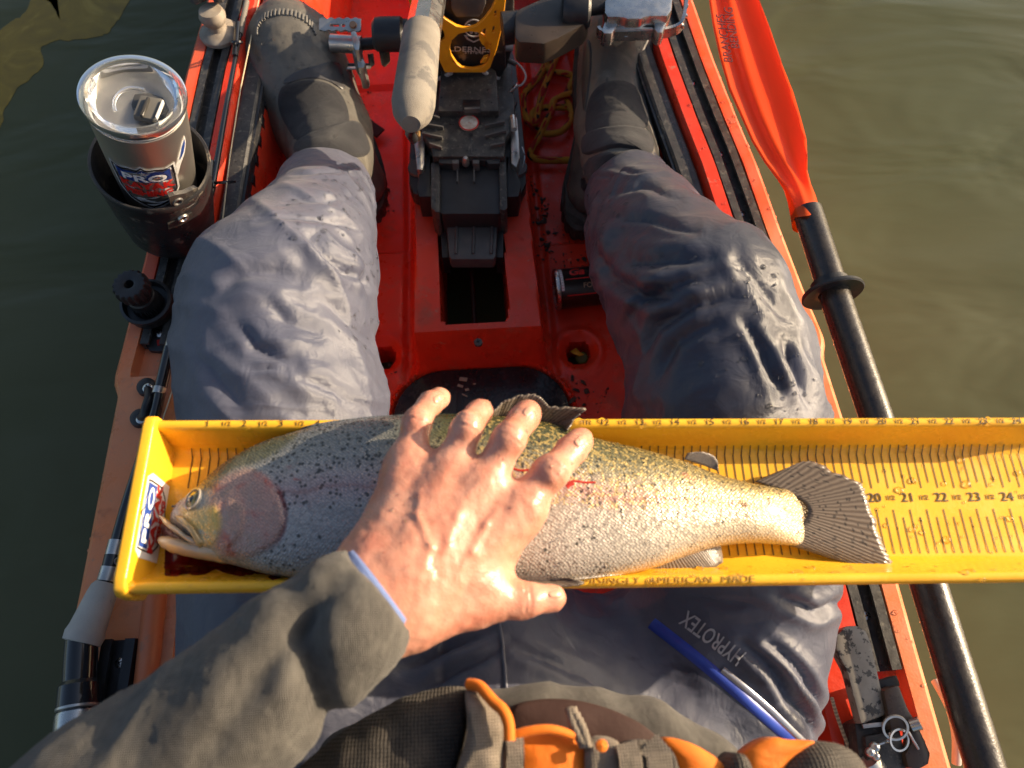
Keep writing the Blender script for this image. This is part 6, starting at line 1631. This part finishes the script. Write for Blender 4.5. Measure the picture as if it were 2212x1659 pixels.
drape('heel_counter', rbb, [(1262, 346), (1300, 330), (1340, 326), (1352, 340), (1320, 360), (1290, 390), (1262, 420), (1250, 400)], .0016, NEO, rb_, 50, 6, round_=1)
drape('side_panel', rbb, [(1262, 90), (1274, 78), (1280, 120), (1272, 200), (1262, 260), (1256, 180)], .0016, M('dark_side_rubber', (.04, .038, .036), .5), rb_, 50, 5, round_=1)

# --- jacket: body, sleeve
sl = chain([(802, 1296, .662, 116), (745, 1340, .664, 134), (700, 1376, .664, 124), (645, 1424, .662, 140), (580, 1475, .660, 130), (528, 1518, .658, 146), (440, 1580, .652, 148), (345, 1655, .645, 152), (215, 1760, .635, 155)], .012)
elbow = Q(215, 1760, .635); shoulder = np.array([-.25, -.30, .93])
sl.append(('rc', elbow, np.array([-.36, -.17, .66]), .044, .055, .03)); sl.append(('rc', np.array([-.36, -.17, .66]), shoulder, .055, .072, .03))
cuffp = Q(806, 1291, .660); cn = (Q(806, 1291, .660)-Q(700, 1376, .662)); cn /= np.linalg.norm(cn)
def sdispl(V, N):
    t = (V-cuffp)@cn
    fal = sst(-.02, -.05, t)*.95+.05
    q = warp(V, 12, .022)
    ax1 = np.array([[.74, -.67, 0], [.67, .74, 0], [0, 0, 1.0]])
    p = q@ax1.T
    d = fal*.0070*(ridged(p*np.array([17, 7, 10]))-.6)+fal*.0018*(ridged(p*np.array([40, 20, 30])+5)-.6)
    # deep pinch behind the gathered cuff
    c0 = Q(690, 1470, .675); dv = V-c0; al = dv@np.array([.25, -.95, .1]); ac = dv@np.array([.95, .25, 0])
    d -= .012*np.exp(-(ac/.008)**2)*np.exp(-(al/.035)**2)
    c1 = Q(610, 1420, .685); dv = V-c1; al = dv@np.array([.6, .75, 0]); ac = dv@np.array([.75, -.6, 0])
    d -= .010*np.exp(-(ac/.009)**2)*np.exp(-(al/.05)**2)
    d += .0006*noise3(V*240)
    return d
sleeve, sv, sf = sdf_mesh('sleeve', sl, .0030, KNIT, person, sdispl, lambda g: (g-cuffp)@cn-.004, 2)
sb_ = bvh_of(sleeve)
# ribbed cuff hem
V = []; F = []
cx1 = np.cross(cn, [0, 0, 1.0]); cx1 /= np.linalg.norm(cx1); cz1 = np.cross(cx1, cn)
nc = 64
def cuff_ring(s_, rr, zz, off=(0, 0, 0)):
    return [Vector(cuffp+cn*s_+cx1*rr*math.cos(2*math.pi*j/nc)+cz1*zz*math.sin(2*math.pi*j/nc)+np.array(off)) for j in range(nc)]
def tube_rings(name, rings, mat, par):
    V = [p for r in rings for p in r]; F = []
    for i in range(len(rings)-1):
        for j in range(nc): F.append((i*nc+j, i*nc+(j+1) % nc, (i+1)*nc+(j+1) % nc, (i+1)*nc+j))
    return mesh(name, V, F, mat, par)
rw = R_(120, 806, 1291, .660)
tube_rings('cuff_hem', [cuff_ring(-.030, rw*.90, rw*.80), cuff_ring(-.026, rw*1.02, rw*.92), cuff_ring(-.016, rw*1.035, rw*.94), cuff_ring(-.002, rw*1.03, rw*.93), cuff_ring(.002, rw*1.0, rw*.90), cuff_ring(.002, rw*.95, rw*.85), cuff_ring(-.010, rw*.90, rw*.80)], RIB, sleeve)
tube_rings('shirt_cuff', [cuff_ring(-.02, rw*.93, rw*.83), cuff_ring(.004, rw*.95, rw*.85), cuff_ring(.0065, rw*.93, rw*.83), cuff_ring(.006, rw*.88, rw*.79), cuff_ring(-.012, rw*.85, rw*.76)], SHIRT, person)
# torso of the jacket
jk = [('el', np.array([-.01, -.225, .50]), (.225, .185, .20), None, .05), ('el', np.array([-.01, -.26, .80]), (.215, .15, .30), None, .08),
      ('rc', shoulder, np.array([.21, -.26, .93]), .075, .075, .06), ('rc', np.array([-.01, -.26, 1.0]), np.array([-.01, -.26, 1.10]), .07, .062, .05)]
jk += chain([(760, 1650, .545, 80), (900, 1598, .555, 68), (1020, 1566, .560, 66), (1150, 1556, .562, 64), (1280, 1566, .560, 64), (1400, 1598, .555, 64), (1500, 1650, .548, 64), (1600, 1722, .54, 66)], .02)
jacket, jv, jf = sdf_mesh('jacket', jk, .0045, KNIT, person, lambda V, N: .006*(ridged(warp(V, 7, .03)*np.array([12, 16, 9]))-.6)+.002*noise3(V*45), None, 2)
jb_ = bvh_of(jacket)

# --- life vest over the jacket
vest = bpy.data.objects.new('life_vest', None); C.objects.link(vest); vest.parent = person; vest.location = P(1106, 1640, .6); vest.matrix_parent_inverse = world_mat(person).inverted()
def cushion(name, px, z0, dome, th, mat, n=72, rings=12, wr=.0012, tilt=(0, 0), rk=2):
    px = resample(rnd(px, rk), n); cu = sum(a for a, b in px)/n; cv = sum(b for a, b in px)/n
    ts = list(np.linspace(.03, .93, rings))+[.975, 1.0, 1.0]; V = []; F = []
    for k, t in enumerate(ts):
        for (u, v) in px:
            uu, vv = cu+(u-cu)*t, cv+(v-cv)*t
            zz = z0+tilt[0]*(uu-cu)/100+tilt[1]*(vv-cv)/100
            q = P(uu, vv, zz); top = dome*(1-t**3)+wr*float(noise3(np.array([[q.x*55, q.y*55, .3]]))[0])
            if k == len(ts)-2: top = -th*.35
            if k == len(ts)-1: top = -th
            V.append(Vector((q.x, q.y, zz+top)))
    for r in range(len(ts)-1):
        for j in range(n): a = r*n+j; b = r*n+(j+1) % n; F.append((a, a+n, b+n, b))
    F.append(tuple(range(n))); m0 = (len(ts)-1)*n; F.append(tuple(m0+j for j in range(n-1, -1, -1)))
    return mesh(name, V, F, mat, vest)
cushion('mesh_panel', [(600, 1700), (660, 1640), (740, 1574), (850, 1512), (930, 1484), (990, 1476), (1010, 1486), (1008, 1560), (990, 1640), (960, 1720), (800, 1760), (640, 1760)], .618, .014, .06, VESTD, 90, 16, .003, tilt=(.004, .002))
cushion('grey_flap', [(1000, 1484), (1020, 1480), (1046, 1500), (1076, 1530), (1094, 1562), (1098, 1610), (1096, 1720), (1000, 1760), (960, 1720), (996, 1640), (1012, 1570)], .640, .008, .03, VESTG, 80, 12, .003)
tube('orange_piping', [P(1012, 1478, .640), P(1034, 1482, .644), P(1052, 1500, .648), P(1068, 1518, .650), P(1086, 1534, .652), P(1098, 1562, .653), P(1100, 1600, .653)], .0032, VESTO, vest, 12, 5)
cushion('orange_pouch', [(1098, 1584), (1140, 1574), (1190, 1570), (1236, 1582), (1262, 1604), (1268, 1660), (1270, 1740), (1090, 1740), (1094, 1640)], .634, .004, .02, VESTO, 80, 12, .0016, rk=1)
tube('pouch_seam', [P(1100, 1592, .641), P(1140, 1580, .643), P(1190, 1576, .643), P(1240, 1590, .640)], .0026, VESTO, vest, 10, 5)
sweep('tan_webbing', [P(1112, 1590, .642), P(1114, 1630, .644), P(1112, 1740, .645)], [(-.0046, -.002), (.0046, -.002), (.0046, .0015), (-.0046, .0015)], VESTG, vest)
cushion('lining_shade', [(1090, 1530), (1140, 1510), (1230, 1506), (1330, 1530), (1420, 1580), (1450, 1640), (1440, 1720), (1100, 1720)], .604, .006, .03, M('maroon_lining_shade', (.035, .012, .008), .8, bump=.3, bscale=300))  # dark maroon sheet painting the shade in the hollow under the vest
for k in range(7):
    t = k/6
    for s_ in (-1, 1):
        p = P(1232+30*t+s_*(4+4*math.sin(t*3)), 1528+72*t, .640); tube('cord_bead', [p, p+Vector((.0006, -.0035, 0))], .0026, VESTG, vest, 8)
cushion('zip_block', [(1262, 1604), (1290, 1588), (1326, 1592), (1345, 1610), (1350, 1720), (1264, 1720)], .638, .004, .03, VESTG, 50, 8, .002, rk=1)
cushion('buckle_block', [(1342, 1610), (1380, 1596), (1440, 1602), (1466, 1640), (1476, 1720), (1344, 1720)], .634, .004, .03, VESTD, 50, 8, .002, rk=1)
lathe('orange_bead', [(.0001, .003), (.003, .002), (.0034, 0)], TM(P(1300, 1611, .646)), VESTO, vest, 12)
sweep('vest_webbing', [P(1352, 1606, .642), P(1362, 1640, .644), P(1366, 1740, .644)], [(-.006, -.002), (.006, -.002), (.006, .002), (-.006, .002)], VESTG, vest)
sweep('vest_webbing', [P(1400, 1606, .642), P(1424, 1630, .644), P(1436, 1740, .644)], [(-.007, -.002), (.007, -.002), (.007, .002), (-.007, .002)], VESTG, vest)
for k in range(5): box('zip_tooth', (.004, .0025, .002), TM(P(1386+k*2, 1604+k*12, .642), rz=.1), VESTG, vest, .0005)
cushion('orange_flap', [(1428, 1598), (1448, 1590), (1500, 1606), (1556, 1640), (1580, 1680), (1560, 1720), (1490, 1720), (1456, 1630)], .630, .003, .02, VESTO, 60, 9, .002, rk=1)
cushion('orange_flap', [(1596, 1680), (1606, 1630), (1640, 1602), (1676, 1590), (1700, 1598), (1770, 1598), (1740, 1616), (1712, 1640), (1690, 1668), (1660, 1690)], .628, .004, .02, VESTO, 60, 9, .002, rk=1)
cushion('dark_pad', [(1560, 1700), (1574, 1640), (1598, 1622), (1620, 1640), (1640, 1700)], .634, .006, .03, VESTD, 50, 8, .002)
cushion('dark_pad', [(1650, 1720), (1680, 1660), (1716, 1618), (1770, 1598), (1820, 1606), (1866, 1640), (1900, 1720)], .626, .012, .04, VESTD, 60, 10, .003)

# --- hand: one continuous surface with the forearm inside the sleeve
FT = [   # finger: knuckle, mid joint, end joint, tip   (u, v, z, r px)
 [(884, 1002, .624, 40), (900, 914, .630, 32), (930, 872, .616, 28), (950, 860, .606, 26)],
 [(972, 1022, .630, 42), (1008, 925, .640, 35), (1034, 893, .628, 31), (1040, 886, .620, 29)],
 [(1048, 1046, .632, 44), (1100, 948, .642, 37), (1132, 903, .630, 35), (1140, 893, .624, 33)],
 [(1128, 1094, .628, 45), (1190, 1020, .636, 39), (1236, 972, .626, 36), (1252, 955, .620, 34)]]
FT = [[(a, b, c+.016, d) for a, b, c, d in f] for f in FT]
hp = []
for f in FT:
    hp += chain([(a, b, c, d*.93) for a, b, c, d in f], .0035)
wr = [(795, 1222, .652, 52), (832, 1290, .657, 60), (868, 1345, .652, 46)]
hp += [rc((880, 1020, .640, 36), wr[0], .016), rc((888, 1020, .640, 37), (815, 1230, .652, 54), .016), rc((968, 1040, .645, 42), (840, 1270, .655, 60), .016), rc((1040, 1068, .646, 44), (860, 1300, .655, 58), .016), rc((1118, 1116, .642, 42), (900, 1310, .652, 56), .016),
       rc((1040, 1170, .634, 56), (950, 1290, .642, 58), .02), rc((900, 1050, .640, 38), (1090, 1128, .640, 44), .018), rc((960, 1090, .640, 60), (900, 1240, .650, 64), .02),
       rc((1000, 1230, .634, 64), (940, 1200, .640, 68), .02)]
# thumb
hp += [rc((900, 1318, .648, 52), (1030, 1294, .640, 48), .018), rc((1030, 1294, .640, 46), (1130, 1297, .636, 36), .010), rc((1130, 1297, .636, 34), (1194, 1292, .631, 30), .006)]
hp += [rc((1052, 1200, .630, 34), (1036, 1270, .632, 40), .02)]
# forearm
hp += [rc((832, 1290, .657, 60), (770, 1335, .660, 62), .02), rc(wr[0], (750, 1290, .66, 46), .02), rc(wr[2], (800, 1385, .66, 42), .02), rc((770, 1335, .660, 60), (640, 1425, .655, 56), .02)]
tend = []
for f, w in zip(FT, ((815, 1225, .674), (838, 1262, .679), (858, 1290, .679), (890, 1300, .672))):
    k = f[0]; zt = k[2]+R_(k[3], *k[:3])
    tend.append(('rc', Q(k[0], k[1], zt-.0050), Q(.2*k[0]+.8*w[0], .2*k[1]+.8*w[1], .2*zt+.8*w[2]-.0065), .0050, .0034, .014))
    hp.append(tend[-1])
    # knuckle bumps
    hp.append(('el', Q(k[0], k[1], zt-.0085), (.0085, .0085, .0085), None, .012))
    m = f[1]; hp.append(('el', Q(m[0], m[1], m[2]+.001), tuple([R_(m[3], *m[:3])*.955]*3), None, .004))
veins = [[(905, 1040, .67), (900, 1110, .675), (930, 1180, .678), (905, 1250, .682)], [(1010, 1060, .67), (985, 1110, .675), (965, 1170, .678), (935, 1230, .682)], [(1085, 1080, .668), (1050, 1130, .668), (1020, 1190, .670), (980, 1250, .674)], [(985, 1110, .675), (930, 1120, .677)]]
def hand_disp(V, N):
    d = .0007*noise3(V*70)+.0004*noise3(V*180)
    up = np.clip(N[:, 2]*1.5, 0, 1)
    # skin creases across the joints
    for f in FT+[[(900, 1318, .648, 52), (1030, 1294, .640, 46), (1130, 1297, .636, 34), (1194, 1292, .631, 30)]]:
        for ji, n_, sp_ in ((1, 3, .0034), (2, 2, .0026)):
            a, b, c = Q(*f[ji-1][:3]), Q(*f[ji][:3]), Q(*f[ji+1][:3]); t = c-a; t /= np.linalg.norm(t)
            dv = V-b; al = dv@t; rr = np.linalg.norm(dv-al[:, None]*t, axis=1)
            for k in range(n_):
                o_ = (k-(n_-1)/2)*sp_
                d -= up*.0008*np.exp(-((al-o_+.0012*np.sin(rr*400+k))/.0007)**2)*(rr < .016)
    for vn in veins:
        for i in range(len(vn)-1):
            a, b = Q(*vn[i]), Q(*vn[i+1]); ab = b-a; pa = V-a; s_ = np.clip(pa@ab/(ab@ab), 0, 1)
            r = np.linalg.norm((pa-s_[:, None]*ab)[:, :2], axis=1); d += .0010*np.exp(-(r/.0024)**2)*up*np.sin(np.clip((i+s_)/(len(vn)-1), .02, .98)*math.pi)**.5
    return d
hand, hv_, hf_ = sdf_mesh('body', hp, .0015, SKIN, person, hand_disp, None, 6)
hb_ = bvh_of(hand)
for (u, v, ru, rv, rot) in ((948, 862, 13, 9, -.5), (1254, 952, 15, 11, -.75), (1142, 888, 14, 9, -.8), (1200, 1284, 16, 8, .0)):
    pts = []
    for k in range(24):
        a = 2*math.pi*k/24; x = ru*math.copysign(abs(math.cos(a))**.75, math.cos(a)); y = rv*math.copysign(abs(math.sin(a))**.75, math.sin(a))
        pts.append((u+x*math.cos(rot)-y*math.sin(rot), v+x*math.sin(rot)+y*math.cos(rot)))
    ok = all(hit(hb_, *p) is not None for p in pts)
    if ok: drape('fingernail', hb_, pts, .0003, NAIL, hand, 24, 5, .0004, rimdrop=.0006)
# ------------------------------------------------------------------ water beads
def beads(name, src, n, rmin, rmax, ok, parent, flat=.55):
    """small domes of water sitting on a surface, joined"""
    me = src.data; me.calc_loop_triangles()
    co = np.empty(len(me.vertices)*3); me.vertices.foreach_get('co', co); co = co.reshape(-1, 3)
    tri = np.array([t.vertices[:] for t in me.loop_triangles]); a, b, c = co[tri[:, 0]], co[tri[:, 1]], co[tri[:, 2]]
    nv = np.cross(b-a, c-a); ar = np.linalg.norm(nv, axis=1); nv = nv/(ar[:, None]+1e-12)
    cen = (a+b+c)/3; u, v = proj(cen); m = ok(u, v, cen, nv)
    idx = np.where(m)[0]
    if not len(idx): return None
    rs = np.random.RandomState(len(name)+n); pick = rs.choice(idx, n, p=ar[idx]/ar[idx].sum())
    r1, r2 = rs.rand(n), rs.rand(n); s = np.sqrt(r1)
    pt = a[pick]*(1-s)[:, None]+b[pick]*(s*(1-r2))[:, None]+c[pick]*(s*r2)[:, None]
    V = []; F = []; K = 8
    rr = rmin+(rmax-rmin)*rs.rand(n)**3
    for p, nn, r in zip(pt, nv[pick], rr):
        z = Vector(nn); x = z.orthogonal().normalized(); y = z.cross(x); q = Vector(p); i0 = len(V); e = .8+.5*rs.rand()
        for lr, lz in ((1, -.05), (.86, .28), (.5, .5)):
            for k in range(K):
                an = 2*math.pi*k/K; V.append(q+(x*math.cos(an)*e+y*math.sin(an))*r*lr+z*r*lz*flat*2)
        V.append(q+z*r*flat*1.12)
        for l_ in (0, 1):
            for k in range(K): F.append((i0+l_*K+k, i0+l_*K+(k+1) % K, i0+(l_+1)*K+(k+1) % K, i0+(l_+1)*K+k))
        for k in range(K): F.append((i0+2*K+k, i0+2*K+(k+1) % K, i0+3*K))
    o = mesh(name, V, F, DROP, parent); o['kind'] = 'stuff'; return o
up_ = lambda u, v, c, n: n[:, 2] > .15
beads('water_beads', trous, 420, .0006, .0020, lambda u, v, c, n: (n[:, 2] > .1) & (v < 900) & (((np.abs(u-720) < 110) & (v < 620)) | ((np.abs(u-1480) < 260) & (v < 700)) | (rs_mask(u) > .7)), trous) if False else None
def cl(u, v, pts):
    m = np.zeros(len(u), dtype=bool)
    for x, y, r in pts: m |= (u-x)**2+(v-y)**2 < r*r
    return m
beads('water_beads', trous, 480, .0008, .0030, lambda u, v, c, n: (n[:, 2] > .05) & cl(u, v, [(740, 420, 70), (690, 480, 60), (790, 560, 50), (780, 720, 50), (640, 470, 50), (1300, 470, 60), (1440, 600, 80), (1640, 620, 60), (1700, 820, 70), (1560, 760, 60)]), trous)
beads('water_beads', lbu, 120, .0010, .0034, lambda u, v, c, n: (n[:, 2] > .1) & (v < 300), lb)
beads('water_beads', rbu, 90, .0010, .0034, lambda u, v, c, n: (n[:, 2] > .1) & (v < 190), rb_)
beads('water_beads', shaft, 260, .0010, .0042, lambda u, v, c, n: (n[:, 2] > -.3) & (v < 1660), shaft)
beads('water_beads', trough, 170, .0010, .0036, lambda u, v, c, n: (n[:, 2] > .3) & ((u > 1850) | (v < 925) | (v > 1225)), trough)
beads('water_beads', cover, 120, .0006, .0018, up_, cover)
beads('water_beads', deck, 420, .0010, .0036, lambda u, v, c, n: (n[:, 2] > .3) & cl(u, v, [(1010, 745, 90), (1200, 420, 120), (1600, 400, 150), (1500, 300, 150), (1930, 1400, 120), (920, 640, 60), (230, 1100, 100)]), deck)
beads('water_beads', hand, 70, .0005, .0013, lambda u, v, c, n: (n[:, 2] > .3) & cl(u, v, [(1060, 1060, 60), (1010, 960, 50), (1100, 950, 60), (1200, 1020, 60), (900, 1150, 90)]), hand)
beads('water_beads', fbody, 160, .0006, .0016, lambda u, v, c, n: (n[:, 2] > .3) & (u > 1180) & (u < 1760), fbody)
beads('water_beads', body, 60, .0008, .002, lambda u, v, c, n: (v > 430), body)
